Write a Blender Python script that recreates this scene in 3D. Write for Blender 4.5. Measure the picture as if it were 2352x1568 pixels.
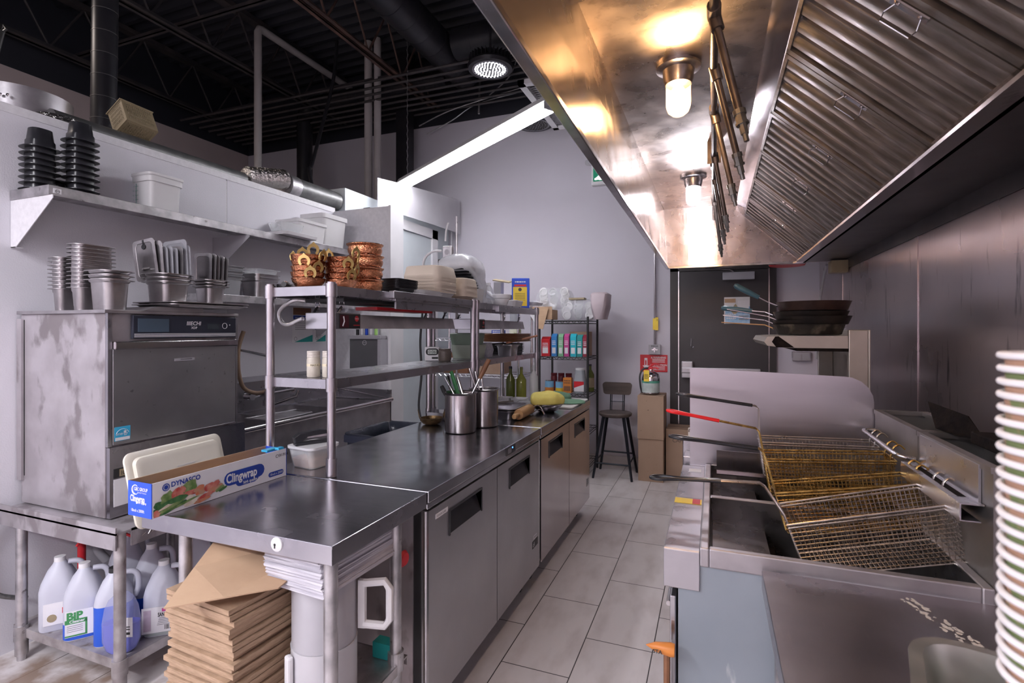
import bpy, math, random
from mathutils import Vector, Matrix
random.seed(7)
for o in list(bpy.data.objects): bpy.data.objects.remove(o)
SC = bpy.context.scene
COL = SC.collection
R = math.radians
# ---------------------------------------------------------------- camera
cam = bpy.data.cameras.new('camera'); camo = bpy.data.objects.new('camera', cam); COL.objects.link(camo)
cam.sensor_width = 36; cam.lens = 1195 / 2352 * 36
camo.location = (0, 0, 1.47); camo.rotation_euler = (R(90), 0, math.atan(464 / 1195))
cam.shift_y = (757 - 784) / 2352
cam.clip_start = 0.02
cam.dof.use_dof = True; cam.dof.focus_distance = 2.6; cam.dof.aperture_fstop = 5.6
SC.camera = camo
# ---------------------------------------------------------------- world and exposure
w = bpy.data.worlds.new('dim_room'); SC.world = w; w.use_nodes = True
w.node_tree.nodes['Background'].inputs[0].default_value = (.8, .82, 1, 1)
w.node_tree.nodes['Background'].inputs[1].default_value = .02
SC.view_settings.view_transform = 'Standard'; SC.view_settings.look = 'None'
SC.view_settings.gamma = 1; SC.view_settings.use_curve_mapping = False
SC.view_settings.exposure = 0.0
# ---------------------------------------------------------------- lights (the lamps' visible bodies are built further down)
TUBE_E = 46        # emission of the fluorescent tubes
BAY_E = 60
WARM_E = 240
COOL_E = 420
def area(name, loc, size, energy, color, rot=(0, 0, 0), shape='RECTANGLE'):
    l = bpy.data.lights.new(name, 'AREA'); l.shape = shape
    l.size, l.size_y = size; l.energy = energy; l.color = color
    o = bpy.data.objects.new(name, l); COL.objects.link(o); o.location = loc; o.rotation_euler = rot
    return o
# tube fixtures behind the camera; the crosswise second one is added soft fill
FIX = [((-2.15, -1.2, 2.92), 0.0), ((-.9, -1.9, 2.92), 1.57)]
for (x, y, z), a in FIX:
    area('tube_and_fill_light', (x, y, z - .06), (.12, 2.3), 75, (.95, .93, 1), (0, 0, a))
area('high_bay_light', (-4.6, 1.0, 3.9), (.5, .5), 28, (1, .86, .76))

# ---------------------------------------------------------------- materials
MATS = {}
TILE_OFF = (.88, 3.6725)
def mat(name, c, rough=.5, metal=0, c2=None, scale=6, st=(1, 1, 1), fac=(.35, .65), bump=0, bs=None, bst=None, rv=0,
        alpha=1, emit=None, es=0, trans=0, coat=0, aniso=0, tan=None, ior=1.45, spots=None, detail=4):
    if name in MATS: return MATS[name]
    m = bpy.data.materials.new(name); m.use_nodes = True; nt = m.node_tree; N = nt.nodes; L = nt.links
    b = N['Principled BSDF']; I = b.inputs
    I['Base Color'].default_value = (*c, 1); I['Roughness'].default_value = rough; I['Metallic'].default_value = metal
    I['Alpha'].default_value = alpha; I['Transmission Weight'].default_value = trans; I['Coat Weight'].default_value = coat
    I['IOR'].default_value = ior
    if emit: I['Emission Color'].default_value = (*emit, 1); I['Emission Strength'].default_value = es
    if aniso:
        I['Anisotropic'].default_value = aniso
        if tan:
            t = N.new('ShaderNodeCombineXYZ')
            for i in range(3): t.inputs[i].default_value = tan[i]
            L.new(t.outputs[0], I['Tangent'])
    tc = N.new('ShaderNodeTexCoord')
    def noise(sc, stv, det=detail):
        mp = N.new('ShaderNodeMapping'); mp.inputs['Scale'].default_value = stv
        L.new(tc.outputs['Object'], mp.inputs['Vector'])
        n = N.new('ShaderNodeTexNoise'); n.inputs['Scale'].default_value = sc; n.inputs['Detail'].default_value = det
        L.new(mp.outputs[0], n.inputs['Vector']); return n.outputs['Fac']
    def rng(src, a, b_, lo, hi):
        r = N.new('ShaderNodeMapRange'); L.new(src, r.inputs[0])
        for i, v in enumerate((a, b_, lo, hi)): r.inputs[i + 1].default_value = v
        return r.outputs[0]
    base = None
    if c2:
        n = noise(scale, st); f = rng(n, fac[0], fac[1], 0, 1)
        mx = N.new('ShaderNodeMix'); mx.data_type = 'RGBA'; L.new(f, mx.inputs[0])
        mx.inputs[6].default_value = (*c, 1); mx.inputs[7].default_value = (*c2, 1)
        base = mx.outputs[2]
    if spots:   # (colour, scale, lo, hi)
        n = noise(spots[1], spots[4] if len(spots) > 4 else (1, 1, 1), 6); f = rng(n, spots[2], spots[3], 0, 1)
        mx = N.new('ShaderNodeMix'); mx.data_type = 'RGBA'; L.new(f, mx.inputs[0])
        if base: L.new(base, mx.inputs[6])
        else: mx.inputs[6].default_value = (*c, 1)
        mx.inputs[7].default_value = (*spots[0], 1); base = mx.outputs[2]
    if base: L.new(base, I['Base Color'])
    if rv:
        n = noise(scale * 1.7, st); L.new(rng(n, .3, .7, max(.02, rough - rv), rough + rv), I['Roughness'])
    if bump:
        n = noise(bs or scale * 8, bst or st); bp = N.new('ShaderNodeBump'); bp.inputs['Strength'].default_value = bump
        bp.inputs['Distance'].default_value = .01; L.new(n, bp.inputs['Height']); L.new(bp.outputs[0], I['Normal'])
    MATS[name] = m; return m
K = mat
# stainless steels: grain along x, y or z
steel = K('steel', (.5, .49, .52), .3, .95, c2=(.4, .39, .42), scale=4, rv=.07, bump=.03, bs=90, bst=(.06, 1, 1))
steel_top = K('steel_top', (.5, .5, .53), .2, 1, c2=(.42, .42, .45), scale=5, rv=.06, bump=.05, bs=6, bst=(1, 1, 1), detail=6)
steel_table = K('steel_table', (.5, .49, .52), .24, 1, c2=(.38, .37, .41), scale=3.5, rv=.05, bump=.03, bs=60, bst=(.1, 1, 1), spots=((.56, .55, .58), 16, .6, .95))
steel_door = K('steel_door', (.5, .49, .51), .36, .95, c2=(.44, .43, .45), scale=3, rv=.06, bump=.04, bs=120, bst=(1, 1, .03))
steel_gloss = K('steel_gloss', (.56, .52, .53), .17, 1, c2=(.48, .45, .47), scale=2, rv=.05, bump=.02, bs=60, bst=(1, 1, .04))
steel_dirty = K('steel_dirty', (.56, .53, .56), .45, .6, c2=(.42, .39, .41), scale=5, rv=.1, bump=.08, bs=14, spots=((.3, .27, .28), 8, .54, .62, (1, 1, .6)))
steel_dull = K('steel_dull', (.5, .48, .5), .42, .85, c2=(.38, .36, .38), scale=9, rv=.1, bump=.05, bs=40)
galv = K('galvanised', (.6, .58, .6), .38, .85, c2=(.36, .35, .36), scale=14, rv=.1, bump=.06, bs=60, spots=((.22, .2, .2), 30, .66, .74))
chrome = K('chrome', (.75, .74, .77), .16, 1, c2=(.6, .58, .6), scale=20)
pipe_steel = K('brushed_pipe', (.6, .57, .6), .27, 1, c2=(.5, .48, .5), scale=10, bump=.03, bs=60, bst=(1, 1, .1))
alu_pan = K('pan_metal', (.5, .48, .49), .36, .95, c2=(.36, .34, .35), scale=9, rv=.08, bump=.03, bs=30)
hood_y = K('hood_steel_y', (.6, .52, .46), .3, 1, c2=(.4, .35, .33), scale=5, rv=.06, aniso=.8, tan=(1, 0, 0), spots=((.34, .28, .24), 22, .52, .8), bump=.03, bs=20)
hood_z = K('hood_steel_z', (.66, .58, .52), .24, 1, c2=(.56, .49, .45), scale=4, rv=.05, aniso=.7, tan=(0, 1, 0), bump=.02, bs=60, bst=(1, 1, .05))
hood_x = K('hood_steel_x', (.66, .58, .56), .27, 1, c2=(.52, .45, .43), scale=7, rv=.06, aniso=.8, tan=(0, 0, 1), bump=.03, bs=50, bst=(1, 1, .1))
filter_m = K('filter_metal', (.34, .31, .3), .42, .9, c2=(.2, .18, .165), scale=8, st=(1, 4, 1), rv=.1, bump=.05, bs=60)
wall_steel = K('wall_steel', (.56, .5, .52), .3, 1, c2=(.48, .43, .45), scale=1.2, rv=.05, aniso=.6, tan=(0, 1, 0), bump=.03, bs=50, bst=(1, 1, .04), spots=((.12, .11, .12), 26, .62, .76, (1, 1, .16)))
black_dirty = K('burnt_black', (.008, .007, .008), .9, 0, c2=(.016, .012, .011), scale=30, bump=.25, bs=90)
black_dirty.node_tree.nodes['Principled BSDF'].inputs['Specular IOR Level'].default_value = .08
pan_black = K('seasoned_iron', (.022, .02, .02), .38, .5, c2=(.05, .04, .035), scale=8, bump=.1, bs=50, spots=((.2, .1, .06), 14, .64, .74))
copper = K('hammered_copper', (.78, .36, .2), .2, 1, c2=(.6, .25, .13), scale=20, bump=.55, bs=130)
brass = K('brass', (.85, .64, .26), .34, .8, c2=(.68, .48, .18), scale=40, bump=.3, bs=200)
brass_dark = K('dull_brass', (.3, .2, .09), .4, .8, c2=(.16, .1, .05), scale=30, bump=.2, bs=120)
oilwire = K('oily_wire', (.55, .38, .14), .3, .9, c2=(.3, .17, .04), scale=30, rv=.1)
wire = K('basket_wire', (.58, .53, .5), .3, .95, c2=(.4, .36, .33), scale=16, rv=.05)
# walls, floor
wall_white = K('wall_white', (.70, .685, .74), .6, 0, c2=(.66, .65, .7), scale=2, bump=.12, bs=150)
wall_fibre = K('wall_panel', (.74, .73, .76), .5, 0, c2=(.67, .66, .69), scale=40, bump=.1, bs=160)
wall_pink = K('wall_pink', (.56, .47, .47), .7, 0, c2=(.52, .435, .44), scale=1.5, bump=.03, bs=80)
wall_lilac = K('wall_lilac', (.58, .555, .62), .65, 0, c2=(.53, .5, .56), scale=.8, bump=.03, bs=90)
ceil_black = K('ceiling_black', (.02, .021, .03), .55, 0, c2=(.02, .021, .03), scale=4)
duct_black = K('duct_black', (.02, .02, .026), .38, .3, c2=(.03, .028, .032), scale=8)
joist_m = K('joist_paint', (.03, .028, .034), .5, 0, c2=(.06, .05, .05), scale=6)
pvc = K('pvc', (.5, .47, .47), .45, 0, c2=(.44, .41, .41), scale=6)
grey_duct = K('grey_duct', (.2, .2, .2), .45, .6, c2=(.13, .13, .13), scale=12)
foil = K('crinkled_foil', (.6, .58, .56), .25, 1, bump=1, bs=50)
# plastics, paper
white_p = K('white_plastic', (.74, .73, .75), .4, 0, c2=(.68, .67, .69), scale=5)
cream_p = K('cream_plastic', (.78, .74, .66), .35, 0, c2=(.74, .69, .58), scale=3)
milky = K('milky_plastic', (.86, .85, .86), .35, 0, c2=(.8, .79, .8), scale=3, alpha=.72)
clear_p = K('clear_plastic', (.86, .88, .9), .12, 0, c2=(.8, .82, .84), scale=3, alpha=.3)
jug_p = K('jug_plastic', (.62, .63, .72), .38, 0, c2=(.56, .57, .66), scale=3, alpha=.9)
grey_p = K('grey_plastic', (.42, .41, .44), .4, 0, c2=(.37, .36, .39), scale=4)
black_p = K('black_plastic', (.018, .018, .022), .3, 0, c2=(.03, .03, .036), scale=6)
black_b = K('black_bag', (.02, .023, .035), .22, 0, c2=(.035, .04, .055), scale=6, bump=.7, bs=20)
blue_liquid = K('blue_liquid', (.03, .12, .66), .25, 0, c2=(.02, .09, .52), scale=3)
violet_liquid = K('violet_liquid', (.07, .09, .62), .2, 0, c2=(.05, .06, .5), scale=3)
tan_p = K('tan_crate', (.36, .29, .18), .5, 0, c2=(.3, .24, .15), scale=8)
cardboard = K('cardboard', (.5, .34, .22), .8, 0, c2=(.44, .29, .185), scale=7, st=(1, 1, 4), bump=.05, bs=60)
card_edge = K('cardboard_edge', (.44, .3, .2), .85, 0, c2=(.33, .22, .14), scale=22, st=(1, 1, 7), bump=.4, bs=60, bst=(.3, .3, 3))
card_far = K('brown_carton', (.36, .25, .18), .8, 0, c2=(.32, .22, .155), scale=4, spots=((.14, .09, .06), 34, .7, .74))
paper = K('paper', (.62, .6, .64), .7, 0, c2=(.46, .44, .49), scale=25, st=(.3, .3, 6), bump=.4, bs=50, bst=(.3, .3, 4))
pulp = K('pulp_box', (.74, .64, .54), .7, 0, c2=(.68, .58, .48), scale=4, bump=.05)
foam = K('white_foam', (.8, .79, .81), .6, 0, c2=(.75, .74, .76), scale=10)
white_lbl = K('white_label', (.8, .79, .82), .5, 0, c2=(.75, .74, .77), scale=12)
ink = K('black_ink', (.015, .015, .018), .5, 0, c2=(.03, .03, .03), scale=9)
grey_ink = K('grey_ink', (.2, .2, .22), .5, 0, c2=(.26, .26, .28), scale=9)
blue = K('print_blue', (.02, .09, .62), .4, 0, c2=(.02, .07, .52), scale=9)
navy = K('print_navy', (.02, .06, .36), .4, 0, c2=(.02, .05, .3), scale=9)
red = K('print_red', (.62, .02, .03), .4, 0, c2=(.52, .02, .03), scale=9)
green = K('print_green', (.06, .3, .1), .45, 0, c2=(.05, .24, .08), scale=9)
teal = K('print_teal', (.02, .32, .3), .45, 0, c2=(.02, .26, .26), scale=9)
cyan = K('print_cyan', (.05, .42, .68), .4, 0, c2=(.04, .36, .6), scale=9)
yellow = K('print_yellow', (.85, .62, .06), .45, 0, c2=(.8, .55, .05), scale=9)
orange = K('print_orange', (.7, .25, .05), .45, 0, c2=(.6, .2, .04), scale=9)
pink = K('print_pink', (.6, .08, .3), .45, 0, c2=(.5, .06, .26), scale=9)
wood_dark = K('dark_wood', (.06, .045, .04), .5, 0, c2=(.11, .085, .075), scale=14, st=(.15, 1, 1), bump=.05)
wood = K('wood', (.5, .28, .12), .5, 0, c2=(.36, .19, .08), scale=18, st=(.2, 1, 1))
wood_red = K('brown_wood', (.26, .12, .06), .45, 0, c2=(.17, .075, .04), scale=18, st=(.3, .3, 1))
yellow_cloth = K('yellow_cloth', (.86, .74, .22), .9, 0, c2=(.8, .66, .16), scale=8, bump=.2, bs=140)
green_cloth = K('green_cloth', (.2, .36, .24), .9, 0, c2=(.16, .3, .2), scale=8, bump=.2, bs=140)
rubber = K('black_rubber', (.02, .02, .022), .5, 0, c2=(.03, .03, .032), scale=6)
door_m = K('door_paint', (.036, .033, .036), .42, 0, c2=(.045, .041, .045), scale=2)
frame_m = K('door_frame', (.03, .026, .027), .45, 0, c2=(.04, .035, .036), scale=4)
fry_side = K('blue_grey_sheet', (.3, .34, .38), .42, .3, c2=(.26, .3, .34), scale=3, rv=.06, spots=((.5, .52, .54), 10, .68, .72, (1, 8, .25)))
dark_oil = K('dark_oil', (.015, .011, .008), .12, 0, c2=(.02, .014, .01), scale=4)
red_gloss = K('red_vinyl', (.75, .015, .02), .25, 0, c2=(.66, .012, .015), scale=8)
green_glass = K('green_glass', (.1, .13, .02), .12, 0, c2=(.14, .16, .03), scale=5)
glass = K('lamp_glass', (.95, .93, .9), .05, 0, c2=(.9, .88, .84), scale=5, alpha=.16)
tube_em = K('lit_tube', (1, 1, 1), .5, emit=(.96, .95, 1), es=TUBE_E)
warm_em = K('warm_bulb', (1, 1, 1), .5, emit=(1, .58, .26), es=WARM_E)
cool_em = K('cool_bulb', (1, 1, 1), .5, emit=(.93, .9, 1), es=COOL_E)
bay_em = K('led_dots', (1, 1, 1), .5, emit=(.95, .93, 1), es=18)
bay_glow = K('led_lens', (.6, .6, .64), .4, emit=(.8, .8, .9), es=.35)
led_blue = K('blue_led', (.1, .2, 1), .5, emit=(.05, .2, 1), es=6)
exit_em = K('exit_green', (0, .2, .1), .5, emit=(.0, .1, .05), es=.6)
exit_wh = K('exit_white', (.9, .9, .9), .5, emit=(1, 1, 1), es=.8)

# floor tiles: long pale planks, running bond, thin dark joints
def floor_material():
    m = bpy.data.materials.new('floor_tile'); m.use_nodes = True; nt = m.node_tree; N = nt.nodes; L = nt.links
    b = N['Principled BSDF']; tc = N.new('ShaderNodeTexCoord')
    mp = N.new('ShaderNodeMapping'); mp.inputs['Rotation'].default_value = (0, 0, R(90)); mp.inputs['Location'].default_value = (TILE_OFF[1], TILE_OFF[0], 0)
    L.new(tc.outputs['Object'], mp.inputs['Vector'])
    br = N.new('ShaderNodeTexBrick'); L.new(mp.outputs[0], br.inputs['Vector'])
    br.inputs['Scale'].default_value = 1; br.inputs['Brick Width'].default_value = .615; br.inputs['Row Height'].default_value = .309
    br.inputs['Mortar Size'].default_value = .0025; br.inputs['Mortar Smooth'].default_value = .1; br.offset = .5
    br.inputs['Color1'].default_value = (.66, .62, .62, 1); br.inputs['Color2'].default_value = (.6, .56, .56, 1)
    br.inputs['Mortar'].default_value = (.05, .045, .045, 1)
    mp2 = N.new('ShaderNodeMapping'); mp2.inputs['Scale'].default_value = (2.5, 1, 1); L.new(tc.outputs['Object'], mp2.inputs['Vector'])
    n = N.new('ShaderNodeTexNoise'); n.inputs['Scale'].default_value = 4; n.inputs['Detail'].default_value = 8; L.new(mp2.outputs[0], n.inputs['Vector'])
    r = N.new('ShaderNodeMapRange'); L.new(n.outputs['Fac'], r.inputs[0])
    for i, v in enumerate((.45, .75, 0, .55)): r.inputs[i + 1].default_value = v
    mx = N.new('ShaderNodeMix'); mx.data_type = 'RGBA'; mx.blend_type = 'MULTIPLY'; L.new(r.outputs[0], mx.inputs[0])
    L.new(br.outputs['Color'], mx.inputs[6]); mx.inputs[7].default_value = (.62, .57, .55, 1)
    # dried brown dirt in the corner under the dishwasher stand
    g = N.new('ShaderNodeVectorMath'); g.operation = 'DISTANCE'; L.new(tc.outputs['Object'], g.inputs[0]); g.inputs[1].default_value = (-2.55, 1.1, 0)
    r2 = N.new('ShaderNodeMapRange'); L.new(g.outputs['Value'], r2.inputs[0])
    for i, v in enumerate((.25, .95, .62, 0)): r2.inputs[i + 1].default_value = v
    n2 = N.new('ShaderNodeTexNoise'); n2.inputs['Scale'].default_value = 9; n2.inputs['Detail'].default_value = 9; L.new(tc.outputs['Object'], n2.inputs['Vector'])
    ad = N.new('ShaderNodeMath'); ad.operation = 'ADD'; L.new(n2.outputs['Fac'], ad.inputs[0]); L.new(r2.outputs[0], ad.inputs[1])
    r3 = N.new('ShaderNodeMapRange'); L.new(ad.outputs[0], r3.inputs[0])
    for i, v in enumerate((.9, 1.15, 0, .85)): r3.inputs[i + 1].default_value = v
    mx2 = N.new('ShaderNodeMix'); mx2.data_type = 'RGBA'; L.new(r3.outputs[0], mx2.inputs[0]); L.new(mx.outputs[2], mx2.inputs[6]); mx2.inputs[7].default_value = (.22, .14, .09, 1)
    L.new(mx2.outputs[2], b.inputs['Base Color']); b.inputs['Roughness'].default_value = .38
    bp = N.new('ShaderNodeBump'); bp.inputs['Strength'].default_value = .3; bp.inputs['Distance'].default_value = .002; bp.invert = True
    L.new(br.outputs['Fac'], bp.inputs['Height']); L.new(bp.outputs[0], b.inputs['Normal'])
    return m

# ---------------------------------------------------------------- mesh helpers
def rr(w, d, r, n=4, cx=0, cy=0):
    """rounded rectangle outline, counter-clockwise"""
    r = min(r, w / 2 - 1e-4, d / 2 - 1e-4); out = []
    for sx, sy, a0 in ((1, 1, 0), (-1, 1, 90), (-1, -1, 180), (1, -1, 270)):
        for k in range(n + 1):
            a = R(a0 + 90 * k / n)
            out.append((cx + sx * (w / 2 - r) + r * math.cos(a), cy + sy * (d / 2 - r) + r * math.sin(a)))
    return out
class MB:
    def __init__(s): s.v = []; s.f = []; s.m = []
    def add(s, vs, fs, mi=0, M=None):
        n = len(s.v)
        s.v += [tuple(M @ Vector(p)) if M is not None else tuple(p) for p in vs]
        s.f += [tuple(i + n for i in f) for f in fs]; s.m += [mi] * len(fs); return s
    def box(s, x0, x1, y0, y1, z0, z1, mi=0, M=None):
        v = [(x0, y0, z0), (x1, y0, z0), (x1, y1, z0), (x0, y1, z0), (x0, y0, z1), (x1, y0, z1), (x1, y1, z1), (x0, y1, z1)]
        return s.add(v, [(0, 3, 2, 1), (4, 5, 6, 7), (0, 1, 5, 4), (1, 2, 6, 5), (2, 3, 7, 6), (3, 0, 4, 7)], mi, M)
    def poly(s, pts, mi=0, M=None): return s.add(pts, [tuple(range(len(pts)))], mi, M)
    def prism(s, pts, d, mi=0, M=None):
        """pts: 3-D outline, d: extrusion vector"""
        n = len(pts); d = Vector(d); top = [tuple(Vector(p) + d) for p in pts]
        f = [tuple(range(n))[::-1], tuple(range(n, 2 * n))] + [(i, (i + 1) % n, (i + 1) % n + n, i + n) for i in range(n)]
        return s.add(list(pts) + top, f, mi, M)
    def loft(s, rings, mi=0, M=None, cap0=True, cap1=True):
        n = len(rings[0]); v = [p for r in rings for p in r]; f = []
        for k in range(len(rings) - 1):
            for i in range(n): j = (i + 1) % n; f.append((k * n + i, k * n + j, (k + 1) * n + j, (k + 1) * n + i))
        if cap0: f.append(tuple(range(n))[::-1])
        if cap1: f.append(tuple(range((len(rings) - 1) * n, len(rings) * n)))
        return s.add(v, f, mi, M)
    def lathe(s, prof, c=(0, 0, 0), n=20, mi=0, M=None, cap0=True, cap1=True):
        rings = [[(c[0] + r * math.cos(2 * math.pi * i / n), c[1] + r * math.sin(2 * math.pi * i / n), c[2] + z) for i in range(n)] for r, z in prof]
        return s.loft(rings, mi, M, cap0, cap1)
    def tube(s, path, r, n=8, mi=0, M=None, closed=False, rad=None):
        P = [Vector(p) for p in path]; k = len(P); rings = []; up = None
        for i in range(k):
            if closed: t = P[(i + 1) % k] - P[i - 1]
            else: t = P[min(i + 1, k - 1)] - P[max(i - 1, 0)]
            if t.length < 1e-9: t = Vector((0, 0, 1))
            t.normalize()
            if up is None:
                up = Vector((0, 0, 1)) if abs(t.z) < .9 else Vector((1, 0, 0))
            a = t.cross(up)
            if a.length < 1e-6: a = t.cross(Vector((0, 1, .3)))
            a.normalize(); b = a.cross(t).normalized(); up = b
            q = rad[i] if rad else r
            rings.append([tuple(P[i] + a * q * math.cos(2 * math.pi * j / n) + b * q * math.sin(2 * math.pi * j / n)) for j in range(n)])
        if closed: rings.append(rings[0])
        return s.loft(rings, mi, M, not closed, not closed)
    def text(s, body, size, o, xd, yd, mi=0, align='LEFT', bold=0, M=None, sx=1):
        cu = bpy.data.curves.new('t', 'FONT'); cu.body = body; cu.size = 1; cu.align_x = align; cu.offset = bold; cu.resolution_u = 3
        ob = bpy.data.objects.new('t', cu); COL.objects.link(ob)
        dg = bpy.context.evaluated_depsgraph_get(); me = bpy.data.meshes.new_from_object(ob.evaluated_get(dg))
        o = Vector(o); xd = Vector(xd).normalized() * size * sx; yd = Vector(yd).normalized() * size
        s.add([o + xd * q.co.x + yd * q.co.y for q in me.vertices], [tuple(p.vertices) for p in me.polygons], mi, M)
        bpy.data.objects.remove(ob); bpy.data.curves.remove(cu); bpy.data.meshes.remove(me); return s
    def lines(s, o, xd, yd, w, h, n, mi=0):
        """n rows of illegible small print"""
        o, xd, yd = Vector(o), Vector(xd).normalized(), Vector(yd).normalized(); rg = random.Random(n); p = h / n
        for k in range(n):
            x = 0
            while x < w * .92:
                l = min(w - x, w * rg.uniform(.08, .25)); a = o + xd * x - yd * (k * p)
                s.poly([a, a + xd * l, a + xd * l - yd * p * .5, a - yd * p * .5], mi); x += l + w * .04
        return s
    def build(s, name, mats, parent=None, W=False, loc=None, smooth=None, bevel=0, rz=0, solid=0, sub=0):
        off = Vector((0, 0, 0))
        if W:
            if parent is not None:
                r = parent
                while r.parent: r = r.parent
                off = Vector(r.location)
            elif loc is not None: off = Vector(loc)
        me = bpy.data.meshes.new(name); me.from_pydata([tuple(Vector(p) - off) for p in s.v], [], s.f)
        if not isinstance(mats, (list, tuple)): mats = [mats]
        for m in mats: me.materials.append(m)
        for p, mi in zip(me.polygons, s.m): p.material_index = min(mi, len(mats) - 1)
        me.validate(); me.update()
        if smooth is not None:
            me.polygons.foreach_set('use_smooth', [True] * len(me.polygons))
            try: me.set_sharp_from_angle(angle=R(smooth))
            except Exception: pass
        o = bpy.data.objects.new(name, me); COL.objects.link(o)
        if parent is not None: o.parent = parent
        elif loc is not None: o.location = loc
        if rz: o.rotation_euler = (0, 0, rz)
        if solid:
            q = o.modifiers.new('solid', 'SOLIDIFY'); q.thickness = solid; q.offset = 0
        if bevel:
            q = o.modifiers.new('bevel', 'BEVEL'); q.width = bevel; q.segments = 2; q.limit_method = 'ANGLE'; q.angle_limit = R(40)
        if sub:
            q = o.modifiers.new('sub', 'SUBSURF'); q.levels = sub; q.render_levels = sub
        return o
def thing(name, label, cat, loc=(0, 0, 0), rz=0, group=None):
    o = bpy.data.objects.new(name, None); COL.objects.link(o); o.empty_display_size = .05
    o.location = loc; o.rotation_euler = (0, 0, rz); o['label'] = label; o['category'] = cat
    if group: o['group'] = group
    return o
def tag(o, label, cat, group=None, kind=None):
    o['label'] = label; o['category'] = cat
    if group: o['group'] = group
    if kind: o['kind'] = kind
    return o
def struct(o, label=None):
    o['kind'] = 'structure'
    return o
def dup(root, loc, rz=None, label=None, group=None, rot=None):
    r = root.copy(); COL.objects.link(r); r.location = loc
    if rz is not None: r.rotation_euler = (0, 0, rz)
    if rot is not None: r.rotation_euler = rot
    if label: r['label'] = label
    if group: r['group'] = group
    for ch in list(root.children):
        c = ch.copy(); COL.objects.link(c); c.parent = r
        for g in ch.children:
            d = g.copy(); COL.objects.link(d); d.parent = c
    return r
def smoothpath(pts, n=6):
    """Catmull-Rom through pts"""
    P = [Vector(p) for p in pts]; out = []
    for i in range(len(P) - 1):
        a, b, c, d = P[max(i - 1, 0)], P[i], P[i + 1], P[min(i + 2, len(P) - 1)]
        for k in range(n):
            t = k / n
            out.append(.5 * ((2 * b) + (c - a) * t + (2 * a - 5 * b + 4 * c - d) * t * t + (3 * b - a - 3 * c + d) * t ** 3))
    out.append(P[-1]); return [tuple(p) for p in out]
def arc(c, r, a0, a1, n, ax=0, ay=1):
    out = []
    for k in range(n + 1):
        a = R(a0 + (a1 - a0) * k / n); p = list(c); p[ax] += r * math.cos(a); p[ay] += r * math.sin(a); out.append(tuple(p))
    return out
# ================================================================ the room
RX, LX, WX, BY, FY, CZ, PZ = .944, -6.33, -3.0, 5.68, -3.6, 4.8, 4.0
struct(MB().box(LX - .1, RX + .1, FY - .1, BY + .1, -.1, 0).build('floor', floor_material()))
struct(MB().box(LX - .1, RX + .1, BY, BY + .12, 0, PZ).box(LX - .1, RX + .1, BY, BY + .12, PZ, 5.1, 1).build('wall_back', [wall_lilac, ceil_black]))
struct(MB().box(LX - .12, LX, FY, BY, 0, PZ).box(LX - .12, LX, FY, BY, PZ, 5.1, 1).build('wall_left', [wall_pink, ceil_black]))
struct(MB().box(RX, RX + .12, FY, BY, 0, PZ).box(RX, RX + .12, FY, BY, PZ, 5.1, 1).build('wall_right', [wall_lilac, ceil_black]))
struct(MB().box(LX - .1, RX + .1, FY - .12, FY, 0, PZ).box(LX - .1, RX + .1, FY - .12, FY, PZ, 5.1, 1).build('wall_front', [wall_pink, ceil_black]))
# stainless cladding of the cooking wall, in tall sheets
for i, (a, b) in enumerate([(5.675, 4.745), (4.735, 3.135), (3.125, 1.525), (1.515, -.1), (-.11, -1.8)]):
    m = MB().box(RX - .006, RX - .001, b, a, 0, 2.6)
    if i: m.box(RX - .01, RX - .006, a - .012, a + .022, 0, 2.6)
    o = struct(m.build('wall_right_cladding', wall_steel))
# corrugated steel deck
m = MB(); prof = []
y = FY
while y < BY: prof += [(y, CZ), (y + .045, CZ), (y + .07, CZ + .06), (y + .115, CZ + .06)]; y += .15
for (a, z), (b, z2) in zip(prof, prof[1:]): m.poly([(LX, a, z), (RX, a, z), (RX, b, z2), (LX, b, z2)])
m.box(LX, RX, FY, BY, 4.9, 5.0)
struct(m.build('ceiling', ceil_black))
# baseboards of floor tile on the back wall
struct(MB().box(-1.9, -.43, BY - .012, BY - .001, 0, .1).build('baseboard_back', K('base_tile', (.6, .56, .56), .4, 0, c2=(.5, .46, .46), scale=5)))
# open-web joists
def joist(X, label, m_=joist_m):
    t = thing('roof_joist', label, 'joist', (X, 0, 4.2), group='roof joists')
    m = MB()
    for s in (-1, 1): m.box(s * .012, s * .055, FY + .02, BY - .02, 0, .008).box(s * .012, s * .02, FY + .02, BY - .02, 0, .05)
    m.build('bottom_chord', m_, t)
    MB().box(-.05, .05, FY + .02, BY - .02, .55, .6).build('top_chord', m_, t)
    m = MB(); y = FY + .1; k = 0
    while y < BY - .5: m.tube([(0, y, .03), (0, y + .3, .56)], .011, 6); m.tube([(0, y + .3, .56), (0, y + .6, .03)], .011, 6); y += .6
    m.build('web', m_, t)
for X, l in ((-6.05, 'black steel roof joist close to the far left wall'), (-4.6, 'black steel roof joist above the white pipe elbow'),
             (-3.2, 'brownish steel roof joist running beside the wide black duct'), (-1.75, 'black steel roof joist behind the round hanging lamp'), (-.3, 'black steel roof joist above the exhaust hood')):
    joist(X, l, K('rusty_joist', (.16, .09, .07), .5, 0, c2=(.05, .035, .035), scale=5) if X == -3.2 else joist_m)
for Y, l in ((1.6, 'thin steel bridging bar across the joists, nearest'), (3.4, 'thin steel bridging bar across the joists, midway'), (4.95, 'thin steel bridging bar across the joists near the back wall')):
    tag(MB().box(LX + .01, RX - .01, Y, Y + .03, 4.3, 4.31).box(LX + .01, RX - .01, Y, Y + .006, 4.3, 4.34).build('bridging_bar', joist_m, W=True, loc=(0, Y, 4.3)), l, 'steel bar', 'joist bridging bars')
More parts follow.
